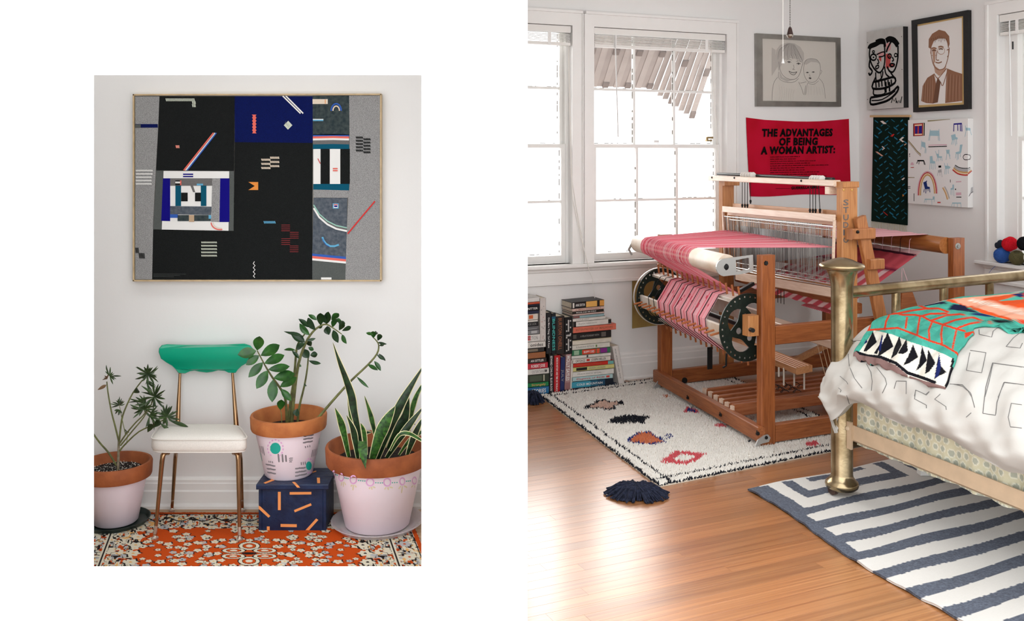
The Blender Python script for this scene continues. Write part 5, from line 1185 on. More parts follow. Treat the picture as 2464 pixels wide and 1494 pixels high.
S3 = (
 ('black, yellow and pink topped book on top of the right-hand stack',640,1072,156,238,(30,28,28),'ANNE SEXTON','w',((.44,.05,.78,.95,(222,170,90)),(.86,.05,1.0,.95,(214,150,70)),(.03,.1,.08,.9,(220,216,206))),(.12,.4,.4)),
 ('pale pink book, second in the right-hand stack',646,1072,240,278,(216,184,172),'A SMALL INHERITANCE','o',(),(.1,.9,.4)),
 ('thin black book, third in the right-hand stack',650,1068,280,310,(44,40,34),'MOUSE AND HIS CHILD','w',(),(.12,.75,.5)),
 ('thin pink paperback below the thin black one',652,1076,312,334,(214,184,174),None,'k',(),(.1,.9,.5)),
 ('pale teal thin book in the right-hand stack',662,1072,336,370,(150,180,184),None,'k',((.0,.1,.2,.9,(130,84,80)),),(.1,.9,.5)),
 ('white book over the black-cornered one',654,1090,372,412,(222,216,208),'A PALE VIEW','y',(),(.1,.5,.35)),
 ('white book with a black square end, right-hand stack',662,1166,414,482,(224,218,210),'ELENA FERRANTE','y',((.0,.0,.07,1,(26,24,24)),(.92,.1,1,.9,(26,24,24))),(.14,.62,.2)),
 ('long salmon book jutting from the right-hand stack',660,1230,486,564,(222,116,94),'INTERPRETER OF MALADIES','o',(),(.06,.92,.34)),
 ('black book below the salmon one',650,1166,570,658,(28,26,26),'A RELATIONSHIP WITH','y',((.74,.15,.86,.85,(96,90,84)),(.02,.2,.1,.8,(80,76,70))),(.2,.68,.28)),
 ('cream book under the black one, right-hand stack',650,1166,662,724,(220,212,196),None,'k',((.0,.85,1.0,1.0,(168,160,130)),),(.1,.9,.5)),
 ('white book with a green stamp in the right-hand stack',645,1148,726,790,(220,216,204),'SUNSHINE ESTATE','y',((.62,.2,.66,.7,(96,130,70)),),(.1,.58,.35)),
 ('green and red patchwork spine lettered Skippy Dies',645,1152,792,866,(52,118,82),'SKIPPY DIES','w',((.05,.1,.18,.9,(150,180,150)),(.26,.08,.62,.92,(206,62,34)),(.64,.08,.72,.92,(216,86,60)),(.74,.08,.92,.92,(128,40,128))),(.3,.58,.4)),
 ('thin white book under the patchwork spine',638,1160,868,908,(222,218,210),None,'k',((.38,.1,.42,.9,(50,50,50)),),(.1,.9,.5)),
 ('white spine lettered Catch-22',640,1156,910,970,(222,212,202),'CATCH-22','k',((.38,.25,.46,.75,(190,52,40)),),(.1,.34,.5)),
 ('scarlet book below the Catch-22 spine',662,1196,972,1020,(206,48,34),'THE CORRECTIONS','o',((.86,.05,1,.95,(110,176,170)),),(.08,.7,.3)),
 ('yellow book lettered Andrew, right-hand stack',656,1206,1022,1076,(212,204,130),'ANDREW LAUGHLAN','y',((.08,.15,.34,.85,(24,22,22)),),(.37,.78,.5)),
 ('white book below the yellow one',650,1200,1082,1150,(226,222,214),'FRANCESCA SEGAL','y',(),(.12,.7,.28)),
 ('pale aqua book in the right-hand stack',640,1186,1152,1210,(176,206,206),'Elegance of Birds','r',((.84,.25,.92,.7,(200,70,60)),),(.12,.8,.35)),
 ('teal to navy spine lettered Cold Mountain',640,1192,1216,1296,(28,72,100),'COLD MOUNTAIN','w',((0,.02,.45,.98,(62,150,172)),(.45,.02,.62,.98,(38,96,122)),(.8,.02,1,.98,(14,24,38))),(.12,.74,.36)),
 ('large dark navy book at the bottom of the right-hand stack',636,1272,1300,1372,(22,40,66),None,'w',((0,.05,.05,.95,(96,24,36)),),(.1,.9,.5)))
for lb, x0, x1, yt, yb, c, ti, tcl, mk, th in S3: book(lb, hq(x0, x1, yt, yb), 'h', c, ti, tcl, .155, mk, th)
m_ = None
cq = book('white paperback leaning against the right-hand stack', [(1176,742),(1262,722),(1345,1262),(1272,1270)], 'v', (222,216,210), 'RITES OF PASSAGE AND EXILE', 'k', .12, (), (.06,.8,.14))
# second lettering beside the badge on the Catch-22 spine
for o in list(COL.objects):
    if o.get('label', '').startswith('white spine lettered Catch'):
        q = hq(640,1156,910,970); tl, tr, br, bl = (B(*zb(*k)) for k in q); m_ = MB(); put_text(m_, 'JOSEPH HELLER', lerp(bl,br,.5)+(tl-bl)*.25+N1*.0006, (br-bl)*.38, (tl-bl)*.5, bold=.012); m_.build('title', LET['k'], o)
# ================================================================== bedroom: the floor loom
LO = G(1843, 1068, .012); d1 = vdir(6400); _f = G(1600, 928, .012)-LO; LW = _f.length; d2 = _f.normalized()
def LP(a, b, z): return LO + d1*a + d2*b + V((0,0,z-LO.z))
nA = V((d1.y, -d1.x, 0)); nB = V((d2.y, -d2.x, 0))
def pn(px, py, b): return PL(px, py, LP(0,b,0), nA)         # on the upright plane along d1 at width b
def pm(px, py, a): return PL(px, py, LP(a,0,0), nB)         # on the upright plane along d2 at depth a
_M = Matrix(((d1.x, d2.x), (d1.y, d2.y))).inverted()
def ab(p): q = _M @ (p-LO).to_2d(); return q.x, q.y
loom = thing('floor_loom', 'wooden floor loom strung with pink warp, stencilled STUDIO on its post', 'loom', LP(.6, LW/2, 0))
LWD = lambda nm, c, c2, d: WOOD(nm, c, c2, d, .4, 7, 12)
W1 = LWD('loom_wood_long', (166,98,54), (126,68,34), d1); W2 = LWD('loom_wood_cross', (170,102,58), (132,72,38), d2); WZ = LWD('loom_wood_upright', (168,98,52), (128,68,32), (0,0,1))
WL = LWD('pale_loom_wood', (204,150,104), (178,122,78), d2); WC = LWD('castle_wood', (198,140,88), (168,108,60), (0,0,1)); WLL = LWD('window_lit_loom_wood', (228,206,186), (210,182,158), d2)  # palest wood: whitening by the window light is put into its colour
STEEL = M('dull_steel', (176,176,172), .35, .9); DARK = M('blackened_steel', (30,30,30), .45, .5); CORD = M('black_cord', (18,18,18), .8); ALU = M('cast_aluminium', (192,192,190), .4, .7)
def bm(name, p, q, w, h, mat, side=None, ch=None, parent=loom): m_ = MB(); m_.beam(p, q, w, h, side, ch); return m_.build(name, mat, parent)
def tb(name, pts, r, mat, n=8, parent=loom, kind=None): m_ = MB(); m_.tube(pts, r, n); return m_.build(name, mat, parent, smooth=True, kind=kind)
zA = pn(1843, 613, 0).z
aD = ab(pn(2301, 600, 0))[0]; zD = pn(2301, 572, 0).z; aC = ab(pn(2038, 500, 0))[0]; zC = pn(2038, 438, 0).z
bF = ab(pm(1748, 500, aC))[1]                    # far castle post
# frame
for a, b, z1, nm in ((0,0,zA,'post'), (0,LW,zA,'post'), (aD,0,zD,'post'), (aD,LW,zD,'post')): bm(nm, LP(a,b,.012), LP(a,b,z1), .094, .047, WZ, side=d1)
cpost = bm('castle_post', LP(aC,0,.012), LP(aC,0,zC-.03), .115, .05, WC, side=d1); bm('castle_post', LP(aC,bF,.012), LP(aC,bF,zC-.02), .10, .05, WC, side=d1)
bm('cross_rail', LP(-.052,-.035,.078), LP(-.052,LW+.04,.078), .044, .082, W2, side=d1)
bm('cross_rail', LP(aD+.05,0,.12), LP(aD+.05,LW,.12), .04, .08, W2, side=d1)
for b in (0, LW):
    bm('side_rail', LP(.048,b,.068), LP(aD-.048,b,.068), .042, .096, W1, side=d2); bm('side_rail', LP(.048,b,.60), LP(aD-.048,b,.60), .042, .102, W1, side=d2)
for px, py in ((1656,957),(1735,998),(1824,1043)):
    p = pm(px, py, -.075); m_ = MB(); m_.lathe(p, [(0,.010),(.008,.010),(.010,.004),(.010,-.004)], 10, ax=-d1); m_.beam(p-d1*.008, p-d1*.008+UPZ*.018, .005, .004); m_.build('bolt', DARK, loom, smooth=True)
p = pn(1647, 915, LW-.024); m_ = MB(); m_.lathe(p, [(0,.004),(.020,.004),(.020,-.004)], 18, ax=-d2); m_.build('bolt', DARK, loom)
p = pn(1843, 633, -.024); m_ = MB(); m_.lathe(p, [(0,.007),(.011,.007),(.014,.002),(.014,-.003)], 6, ax=-d2); m_.build('bolt', DARK, loom)
p = pn(2304, 592, -.024); m_ = MB(); m_.lathe(p, [(0,.012),(.008,.012),(.009,.005),(.019,.004),(.019,-.003)], 18, ax=-d2); m_.build('washer_bolt', STEEL, loom, smooth=True)
# levelling levers at the feet
for pts, b in (([(1815,1073),(1822,1058),(1836,1046),(1846,1044),(1852,1052),(1848,1062),(1832,1066)], -.032), ([(1566,941),(1586,910),(1592,913),(1586,938)], LW-.03)):
    m_ = MB(); m_.prism([pn(x,y,b) for x,y in pts], -d2*.010); m_.build('foot_lever', ALU, loom)
m_ = MB(); m_.lathe(pn(1844,1053,-.043), [(0,.004),(.008,.004),(.010,0)], 12, ax=-d2); m_.build('bolt', DARK, loom)
# castle head
zt = pm(1860, 437, aC-.06).z
bm('castle_beam', pm(2014,441,aC-.06), pm(1711,428.5,aC-.06), .036, .046, WLL, side=UPZ)
bm('castle_cap', LP(aC-.06,.0,zC-.014), LP(aC+.062,.0,zC-.014), .06, .034, WC, side=d2)
p = pn(1755, 441, bF-.03); bm('castle_bracket', p-d1*.06, p+d1*.07, .05, .032, WC, side=d2)
bm('castle_block', pm(1999,449,aC-.05), pm(1999,467,aC-.05), .05, .05, WLL, side=d2)
tb('top_roller', [pm(2006,431,aC-.02), pm(1727,418,aC-.02)], .010, DARK, 10)
for x in (1787, 1953):
    m_ = MB(); y = lerp(421, 430, (x-1787)/166)
    for k in range(5): m_.lathe(pm(x+k*6, y+k*.2, aC-.045), [(0,0),(.020,.001),(.022,.006),(.020,.011),(0,.012)], 16, ax=-d2)
    m_.build('pulley', M('white_nylon', (226,222,216), .5), loom, smooth=True)
for px, py in ((1713,427),(1767,428),(1928,435)):
    m_ = MB(); m_.lathe(pm(px,py,aC-.084), [(0,.004),(.007,.003),(.008,-.002)], 10, ax=-d1); m_.build('screw', DARK, loom)
for k, x in enumerate((1786,1792.5,1798.5,1806,1949,1956,1962.5,1970)):
    t = 435 if k < 4 else 447; e = (494 if k != 3 else 484) if k < 4 else 506
    m_ = MB(); a_ = aC-.075+.02*(k%4); m_.tube([pm(x,t,a_), pm(x+(3 if k == 7 else 0),e,a_)], .0022, 6); q = pm(x+(3 if k == 7 else 0),e,a_); m_.sphere(q, .008, 8, sc=(1,1,1.4)); m_.sphere(q-V((0,0,.012)), .006, 8); m_.build('harness_cord', CORD, loom, smooth=True)
for px, py in ((2030,457),(2050,457)):
    m_ = MB(); m_.lathe(pn(px,py,-.026), [(0,.004),(.006,.003),(.007,0)], 10, ax=-d2); m_.build('screw', M('brass_screw', (196,156,90), .3, .9), loom)
STN = M('faded_stencil_ink', (104,98,96), .8)
for ch_, y in zip('STUDIO', (494,512,530,548,566,584)):
    m_ = MB(); o = pn(2029,y,-.0262); put_text(m_, ch_, o, (pn(2042,y-.6,-.0262)-o) if ch_ != 'I' else (pn(2034,y-.2,-.0262)-o), pn(2029,y-13.5,-.0262)-o, bold=.02)
    m_.build('stencil_letter', STN, cpost)
# harnesses: frames with heddles
for k in range(4):
    a_ = aC-.085+.045*k; dz = (0,-.02,.015,-.01)[k]*1.2
    fr_ = [pm(x,y,aC-.085) + d1*.045*k + UPZ*dz for x,y in ((2008,525),(1740,503),(1772,664),(2003,704))]
    mt = WLL if k == 0 else WL
    bm('harness_bar', fr_[0], fr_[1], .040, .014, mt, side=UPZ); 
    bm('harness_bar', fr_[3], fr_[2], .052 if k == 0 else .03, .016, mt, side=UPZ)
    bm('harness_stile', fr_[0]-UPZ*.01, pm(2003,700,aC-.085)+d1*.045*k+UPZ*dz, .012, .014, mt, side=d2)
    bm('harness_stile', fr_[1]-UPZ*.01, pm(1746,655,aC-.085)+d1*.045*k+UPZ*dz, .012, .014, mt, side=d2)
    t0, t1 = fr_[1]-UPZ*.050, fr_[0]-UPZ*.050; b0, b1 = pm(1748,640,aC-.085)+d1*.045*k+UPZ*dz, pm(2003,684,aC-.085)+d1*.045*k+UPZ*dz
    tb('heddle_rod', [t0,t1], .0035, STEEL, 6); tb('heddle_rod', [b0,b1], .0035, STEEL, 6)
    g = random.Random(40+k); m_ = MB()
    spots = [g.uniform(.0,.24) for _ in range(34)] + [g.gauss(.62,.16) for _ in range(46)]
    for s_ in spots:
        s_ = min(.985, max(.005, s_)); p, q = lerp(t0,t1,s_), lerp(b0,b1,s_+g.uniform(-.012,.012)); mid = lerp(p,q,.5)
        m_.tube([p, mid+d1*.002, q], .00085, 3)
    m_.build('heddles', M('tinned_wire', (150,148,144), .35, .8), loom, kind='stuff')
bm('reed_rail', pm(2004,560,aC+.16), pm(1745,530,aC+.16), .05, .02, WL, side=UPZ)
m_ = MB(); q = [pm(x,y,aC+.2) for x,y in ((2004,575),(1800,545),(1800,640),(2004,610))]; m_.prism(q, d1*.008); m_.build('reed', M('grey_reed_steel', (112,110,110), .4, .6), loom)
bm('breast_shelf', pm(2004,635,aC+.3), pm(1870,620,aC+.3), .05, .09, W2, side=UPZ)
bm('lower_bar', LP(aC-.03,.02,.50), LP(aC-.03,bF,.50), .05, .10, WLL, side=UPZ)
bm('lower_bar', LP(aC+.10,.02,.70), LP(aC+.10,bF,.70), .06, .05, W2, side=UPZ)
for k in range(4):
    for x in (1864,):
        p = pm(x+k*7.5,693+k*2.2,aC-.02); tb('hook_wire', [p, pm(x+k*7.5,726+k*2,aC-.02)], .0022, DARK, 5)
# back beam roller and its brackets
pR0 = pn(1748, 637, .05); aR, _b = ab(pR0); zR = pR0.z; rR = .056
tb('back_roller', [LP(aR,.045,zR), LP(aR,LW-.06,zR)], rR, M('white_painted_roller', (232,222,210), .4, c2=(214,190,166), scale=6), 36)
zk = lambda x, y: (1480+x/4.395, 560+y/4.395)
o = [(1450,232),(1456,408),(1300,440),(1140,458)] + [(1150+86*math.cos(math.radians(t)), 366+92*math.sin(math.radians(t))) for t in range(100, 271, 17)] + [(1160,272)]
hole1 = [(1268,288),(1395,262),(1412,270),(1414,372),(1400,388),(1274,408)]; hole2 = [(1172+22*math.cos(t*.524), 360+22*math.sin(t*.524)) for t in range(12)]
m_ = MB(); m_.prism([pn(*zk(x,y),.028) for x,y in o], -d2*.009, holes=[[pn(*zk(x,y),.028) for x,y in hole1]]); m_.build('roller_bracket', ALU, loom)
m_ = MB(); m_.lathe(pn(*zk(1172,362),.018), [(0,.006),(.010,.005),(.013,.0),(.018,-.001),(.018,-.003)], 16, ax=-d2); m_.build('axle_nut', DARK, loom, smooth=True)
m_ = MB(); m_.prism([pn(x,y,LW-.05) for x,y in ((1610,567),(1610,591),(1580,588),(1576,578),(1545,581),(1525,587),(1516,600),(1523,613),(1519,614),(1511,600),(1520,582),(1545,573),(1583,570))], d2*.008); m_.build('roller_bracket', ALU, loom)
# sectional warp beam
pS = pn(1797, 787, .085); aS, _b = ab(pS); zS = pS.z
ANG = (99, 189, 279, 9)
def dr(th, r, b): t = math.radians(th); return LP(aS + r*math.cos(t), b, zS + r*math.sin(t))
bn, bf = .085, LW-.09
DISC = M('dark_green_steel', (34,46,40), .4, .3, var=.2, scale=60, bump=.1, bscale=200)
def disc(b, th):
    outl = [dr(k*7.5, .187, b) for k in range(48)]; holes = []
    for c in (150, 240, 330, 60):
        lens = []
        for s_ in (1, -1):
            for k in range(9):
                t = -1+2*k/8 if s_ == 1 else 1-2*k/8
                if abs(t) == 1 and s_ == -1: continue
                lens.append(dr(c+t*36, .112 + (.030 if s_ == 1 else -.036)*(1-t*t)*1.0 + (.0 if s_ == 1 else 0), b))
        holes.append(lens)
    for c in range(0, 360, 12): holes.append([dr(c,.168,b)+d1*.0058*math.cos(j*.785)+UPZ*.0058*math.sin(j*.785) for j in range(8)])
    for c in (195, 285, 15, 105): holes.append([dr(c,.060,b)+d1*.018*math.cos(j*.524)+UPZ*.018*math.sin(j*.524) for j in range(12)])
    m_ = MB(); m_.prism(outl, d2*th, holes=holes); return m_.build('beam_disc', DISC, loom)
disc(bn, -.008); disc(bf, .008)
m_ = MB(); m_.lathe(LP(aS,0,zS)+d2*bf, [(.187,-.004),(.191,-.004),(.191,.012),(.187,.012)], 48, ax=d2); m_.build('disc_rim', M('pale_disc_rim', (206,202,196), .4), loom, smooth=True)
tb('axle', [dr(0,0,.0), dr(0,0,LW)], .014, DARK, 12)
PEG = LWD('peg_wood', (190,118,72), (162,92,52), d1)
for th in ANG:
    t = math.radians(th); rad = d1*math.cos(t) + UPZ*math.sin(t); tan = -d1*math.sin(t) + UPZ*math.cos(t)
    c0, c1 = dr(th,.150,bn+.002), dr(th,.150,bf-.002)
    sb_ = bm('section_bar', c0, c1, .085, .018, M('white_section_bar', (228,222,214), .45, c2=(206,188,168), scale=9), side=tan)
    for k in range(16):
        b = lerp(bn+.04, bf-.03, k/15); m_ = MB(); m_.tube([dr(th,.155,b), dr(th,.222,b)], .0062, 8); m_.build('peg', PEG, sb_, smooth=True)
path = [(99,.162),(99+17,.168),(189-17,.168),(189,.162),(189+17,.168),(279-17,.168),(279,.162),(279+17,.168)]
for k in range(11):
    b = lerp(bf-.16, bn+.20, k/10); tb('divider_cord', [dr(t,r+.003,b) for t,r in path], .0024, CORD, 5)
g = random.Random(9)
PK1, PK2, PK3 = M('rose_warp', (234,116,132), .8), M('blush_warp', (242,192,198), .8), M('deep_rose_warp', (206,64,88), .8)
mt3 = [MB(), MB(), MB()]
for i in range(210):
    s_ = i/209; sec = s_*7; fr_ = sec-int(sec)
    bD = lerp(bf-.30, bn+.20, s_); b_r = lerp(LW-.22, .42, s_); bc = lerp(bF-.08, .10, s_)
    pts = [LP(aC-.02, bc, zR+rR+.002)] + [LP(aR-(rR+.002)*math.sin(w_), b_r, zR+(rR+.002)*math.cos(w_)) for w_ in (0,.45,.9,1.35,1.8,2.25,2.7,3.0)] + [dr(70,.165,bD)]
    k = 0 if g.random() < .5 else (1 if g.random() < .75 else 2)
    mt3[k].tube(pts, .0014, 3)
    if g.random() < .9: mt3[1 if g.random() < .6 else k].tube([dr(t,r+.0005,bD) for t,r in [(75,.165)]+path], .0022, 3)
for m_, mt in zip(mt3, (PK1,PK2,PK3)): m_.build('warp_threads', mt, loom, kind='stuff')
m_ = MB()
for k in range(16):
    bD = lerp(bf-.3, bn+.2, g.random()); u0 = g.uniform(.1,.7); A0, A1 = dr(116,.170,bD), dr(172,.170,bD); m_.tube([lerp(A0,A1,u0), lerp(A0,A1,u0+g.uniform(.08,.2))], .003, 4)
m_.build('dyed_dashes', PK3, loom, kind='stuff')
# crank block
p = pn(1806, 782, -.01); bm('crank_block', p-UPZ*.055, p+UPZ*.055, .07, .06, WC, side=d1); tb('crank_bolt', [pn(1806,793,-.04), pn(1812,795,-.075)], .012, DARK, 10)
# treadles, lamms and their ties
TRD = LWD('treadle_wood', (178,112,74), (146,80,46), d1)
for k in range(6):
    s_ = G(1697+13.4*k, 944+8.6*k, .115); e = s_ + d1*(1.25); bm('treadle', s_, e, .030, .046 if k < 5 else .07, TRD, side=d2)
    m_ = MB(); m_.beam(s_-d1*.012, s_+d1*.008, .026, .055, side=d2); m_.build('treadle_end', WLL, loom)
bm('treadle_bar', G(1760,1000,.04)+d1*.05, G(1690,955,.04)+d1*.05, .03, .04, TRD)
for k in range(5):
    p = pn(1921+7.2*k, 893-1.6*k, .22); q = p + d2*.9; bm('lamm', p, q, .028, .040, WL, side=d1)
for x, y0, y1 in ((1863,880,918),(1874,884,906),(1886,885,927),(1911,893,928),(1935,893,937)):
    tb('lamm_peg', [pn(x,y0,.36), pn(x,y1,.36)], .0055, M('white_dowel', (226,218,206), .6), 8)
for k in range(7):
    p = pn(1872+k*10, 932+(k%3)*6, .4); m_ = MB(); m_.tube([p+d1*(.02*math.cos(j*.9))+UPZ*(.012*math.sin(j*.9))+d2*(.01*j) for j in range(10)], .0022, 4); m_.build('tie_chain', DARK, loom, smooth=True)
for x0, x1 in ((1963,1987),(1974,1998),(1985,2006)): tb('tie_cord', [pn(x0,815,.25), pn(x1,908,.25)], .002, M('cream_cord', (226,200,168), .8), 5)
bm('brace', pn(1912,868,.9), pn(2005,822,.9), .04, .035, WL, side=d2)
bm('brake_strap', pn(1708,835,.55), pn(1708,888,.55), .035, .006, DARK, side=d1); tb('brake_hook', [pn(1748,850,.5), pn(1747,880,.5), pn(1740,884,.5)], .006, DARK, 8)
bm('brake_lever', pn(1780,700,.6), pn(1812,682,.6), .03, .02, DARK, side=d2)
# beater arm with its blocks near the castle
BTR = LWD('beater_wood', (188,126,78), (150,92,52), (0,0,1))
bm('beater_arm', pn(2068,522,-.055), pn(2124,790,-.055), .075, .03, BTR, side=d1)
bm('beater_arm', pn(2058,522,-.03)+d2*.02, pn(2070,556,-.03)+d2*.02, .02, .03, BTR, side=d1)
p = pn(2070,562,-.06); bm('beater_block', p-d1*.085, p+d1*.085, .06, .062, BTR, side=d2); p = pn(2103,635,-.07); bm('beater_block', p-d1*.05, p+d1*.055, .05, .06, BTR, side=d2)
m_ = MB(); m_.sphere(pn(2064,558,-.095), .010, 8); m_.build('bolt', DARK, loom, smooth=True)
m_ = MB(); m_.prism([pn(x,y,.0) for x,y in ((2160,800),(2172,700),(2195,700),(2232,800))], d2*.04); m_.build('side_brace', W1, loom)
# cloth side: breast roller, woven cloth
pB = pn(2272, 590, .05); aB, _b = ab(pB); zB = pB.z; rB = .05
tb('breast_roller', [LP(aB,.03,zB), LP(aB,LW-.05,zB)], rB, LWD('roller_wood', (176,112,58), (150,88,42), d2), 32)
bm('tie_bar', LP(aB-.09,.22,zB-.075), LP(aB-.09,LW-.2,zB-.075), .012, .02, M('plum_stick', (66,24,40), .6), side=UPZ)
bm('tie_bar', LP(aB-.22,.24,zB-.14), LP(aB-.22,LW-.2,zB-.14), .012, .02, MATS['plum_stick'], side=UPZ)
def sheet(name, pts, b0, b1, cfun, n=60, taper=(0,0)):
    h = len(pts); P = np.zeros((h, n, 3)); C = np.zeros((h, n, 3))
    for i, (a, z) in enumerate(pts):
        for j in range(n):
            b = lerp(b0+taper[0]*i/(h-1), b1+taper[1]*i/(h-1), j/(n-1)); P[i,j] = LP(a, b, z + .002*math.sin(j*.7)); C[i,j] = cfun(i/(h-1), j/(n-1))
    return grid_object(name, P, C, MATS.get('pink_loom_cloth') or cloth_mat('pink_loom_cloth'), loom)
pc1, pc2, pc3, pc4 = lin3((232,176,182)), lin3((214,92,104)), lin3((244,214,214)), lin3((112,28,62))
sheet('woven_cloth', [(lerp(aC+.12, aB, k/8), zB+rB+.003) for k in range(9)] + [(aB+rB*.7, zB+rB*.75), (aB+rB+.002, zB)], .20, LW-.25, lambda u, w: pc1*(.92+.1*math.sin(w*90)), 60)
sheet('woven_cloth', [(lerp(aB-.03, aC+.02, k/24), lerp(zB-rB-.002, zB-.36, k/24)) for k in range(25)], .22, LW-.2, lambda u, w: (pc3 if u < .08 else pc4 if .30 < u < .34 else pc2 if u < .3 else (pc2 if math.sin(w*60) > -.2 else pc3)), 80, (-.12,.05))
for k in range(9):
    b = .3+.09*k; p = LP(aB-rB-.004,b,zB-.01); tb('loose_yarn', [LP(aB-rB*.2,b,zB+rB+.004), LP(aB-rB-.006,b+.01,zB+.01), LP(aB-.08,b-.01,zB-.07-.02*(k%3))], .0018, CORD if k % 4 == 1 else PK2, 4)
tb('loose_yarn', [LP(aB-.2,.22,zB-.15), LP(aB-.21,.21,zB-.23), LP(aB-.19,.2,zB-.26), LP(aB-.17,.2,zB-.23), LP(aB-.19,.22,zB-.15)], .0016, PK2, 4)
m_ = MB()
for k in range(26):
    t = k/25; m_.tube([LP(aC+.16, lerp(.1,.55,t), .70), LP(aC+.13, lerp(.1,.55,t), .66), LP(aC+.05, lerp(.1,.55,t), .64)], .003, 4)
m_.build('warp_threads', PK1, loom, kind='stuff')
# ================================================================== bedroom: brass bed with its covers
from mathutils.bvhtree import BVHTree
_c = G(2012, 1194); YB = _c.y; BP = V(((2026-CX)/F*YB, YB, 0))
dR = vdir(5500); dS = V((.335, -.942, 0)).normalized()
def BD(s, w, z): return BP + dS*s + dR*w + UPZ*z
OBR = M('aged_brass', (150,128,92), .4, 1); BRS = M('antique_brass_tube', (182,164,130), .24, .95, c2=(132,112,80), scale=9, bump=.04, bscale=60)
BGE = M('beige_painted_iron', (204,178,148), .55, var=.06, scale=14)
bed = thing('brass_bed', 'aged brass bed with a flared corner post, tubular foot rail and beige side rail', 'bed', V((BP.x, BP.y, .012)))
zz_ = lambda y: CZ-(y-HZ)/F*YB
pr = [(0,zz_(619.5)),(.018,zz_(620)),(.045,zz_(624)),(.075,zz_(631)),(.097,zz_(635)),(.101,zz_(638)),(.101,zz_(642)),(.094,zz_(646)),(.076,zz_(648)),(.068,zz_(652)),(.060,zz_(662)),(.054,zz_(676)),(.050,zz_(690)),(.049,zz_(720)),(.049,zz_(1140)),(.052,zz_(1146)),(.062,zz_(1153)),(.073,zz_(1158)),(.076,zz_(1164)),(.073,zz_(1170)),(.060,zz_(1176)),(.03,zz_(1180)),(0,zz_(1181))]
m_ = MB(); m_.lathe(BP, pr, 48); m_.build('corner_post', BRS, bed, smooth=True, ang=50)
m_ = MB(); cc = BP+V((-.045,-.02,.040)); m_.lathe(cc-V((.014,0,0)), [(0,0),(.022,0),(.027,.004),(.027,.024),(.022,.028),(0,.028)], 20, ax=(1,.4,0)); m_.tube([cc, BP+V((0,0,.075))], .010, 8); m_.build('caster', M('dark_brown_caster', (62,40,30), .4), bed, smooth=True)
zr = zz_(705)
m_ = MB(); m_.tube([BD(0,.03,zr), BD(0,1.62,zr)], .028, 24); m_.build('foot_rail', BRS, bed, smooth=True)
m_ = MB(); m_.tube([BD(0,.03,.235), BD(0,1.62,.235)], .022, 16); m_.build('lower_rail', M('dark_bronze_tube', (96,78,52), .4, .9), bed, smooth=True)
def w_at(px):
    k = (px-CX)/F; return (k*BP.y - BP.x)/(dR.x - k*dR.y)
for x in (2156, 2271, 2381, 2475):
    w = w_at(x); m_ = MB(); m_.tube([BD(0,w,.25), BD(0,w,zr-.01)], .0205, 16); m_.build('spindle', BRS, bed, smooth=True)
m_ = MB(); m_.lathe(BD(0,1.66,0), pr, 32); m_.build('corner_post', BRS, bed, smooth=True, ang=50)
zs0 = .313
m_ = MB(); o_ = BD(.05,.0,zs0-.036); m_.obox(o_, dS*1.9, dR*.006, UPZ*.072); m_.obox(o_, dS*1.9, dR*.05, UPZ*.006); m_.build('side_rail', BGE, bed)
m_ = MB(); o_ = BD(.03,-.012,zs0-.075); m_.obox(o_, dS*.045, dR*.012, UPZ*.125); m_.build('rail_bracket', BGE, bed)
m_ = MB(); m_.lathe(BD(.052,-.012,zs0+.018), [(0,.008),(.008,.007),(.012,0)], 12, ax=-dR); m_.build('bracket_bolt', M('cream_bolt', (206,186,158), .4), bed, smooth=True)
m_ = MB(); p = G(2226, 1150, .0); m_.obox(V((p.x-.022,p.y,.011)), V((.044,0,0)), V((0,.044,0)), UPZ*.28); m_.build('support_leg', M('white_leg_paint', (228,226,222), .6), bed)
m_ = MB(); m_.obox(BD(.10,.06,.34), dS*1.95, dR*1.5, UPZ*.30); m_.build('mattress_base', M('white_ticking', (226,224,218), .9), bed)

# duvet: swept, puffed cover; v 0 (far side) .. 1 (hem on the near side)
SS = [-.10, -.03, .06, .18, .35, .62, 1.0, 1.4, 1.9]
prof = {   # (w, z) control rows for each s
 0: [(1.35,.66),(1.0,.70),(.62,.715),(.30,.685),(.10,.625),(-.015,.545),(-.055,.485),(-.050,.45)],
 1: [(1.38,.76),(1.0,.80),(.60,.80),(.28,.765),(.05,.675),(-.075,.56),(-.095,.475),(-.060,.44)],
 2: [(1.40,.84),(1.0,.87),(.60,.865),(.26,.82),(.03,.72),(-.095,.60),(-.110,.50),(-.065,.445)],
 3: [(1.40,.855),(1.0,.885),(.60,.875),(.26,.83),(.02,.735),(-.100,.62),(-.130,.525),(-.055,.478)],
 4: [(1.40,.875),(1.0,.905),(.60,.895),(.26,.85),(.02,.75),(-.100,.63),(-.135,.535),(-.060,.475)],
 5: [(1.40,.88),(1.0,.91),(.60,.90),(.26,.855),(.02,.755),(-.105,.635),(-.140,.53),(-.070,.462)],
 6: [(1.40,.88),(1.0,.91),(.60,.90),(.26,.855),(.02,.75),(-.110,.63),(-.150,.52),(-.080,.450)],
 7: [(1.40,.88),(1.0,.91),(.60,.90),(.26,.85),(.02,.745),(-.115,.62),(-.155,.51),(-.085,.44)],
 8: [(1.40,.88),(1.0,.91),(.60,.90),(.26,.85),(.02,.74),(-.115,.61),(-.155,.50),(-.085,.43)]}
def cr(p0, p1, p2, p3, t): return .5*((2*p1)+(p2-p0)*t+(2*p0-5*p1+4*p2-p3)*t*t+(3*p1-p0-3*p2+p3)*t**3)
NET = np.array([[(SS[i],)+prof[i][j] for j in range(8)] for i in range(9)])
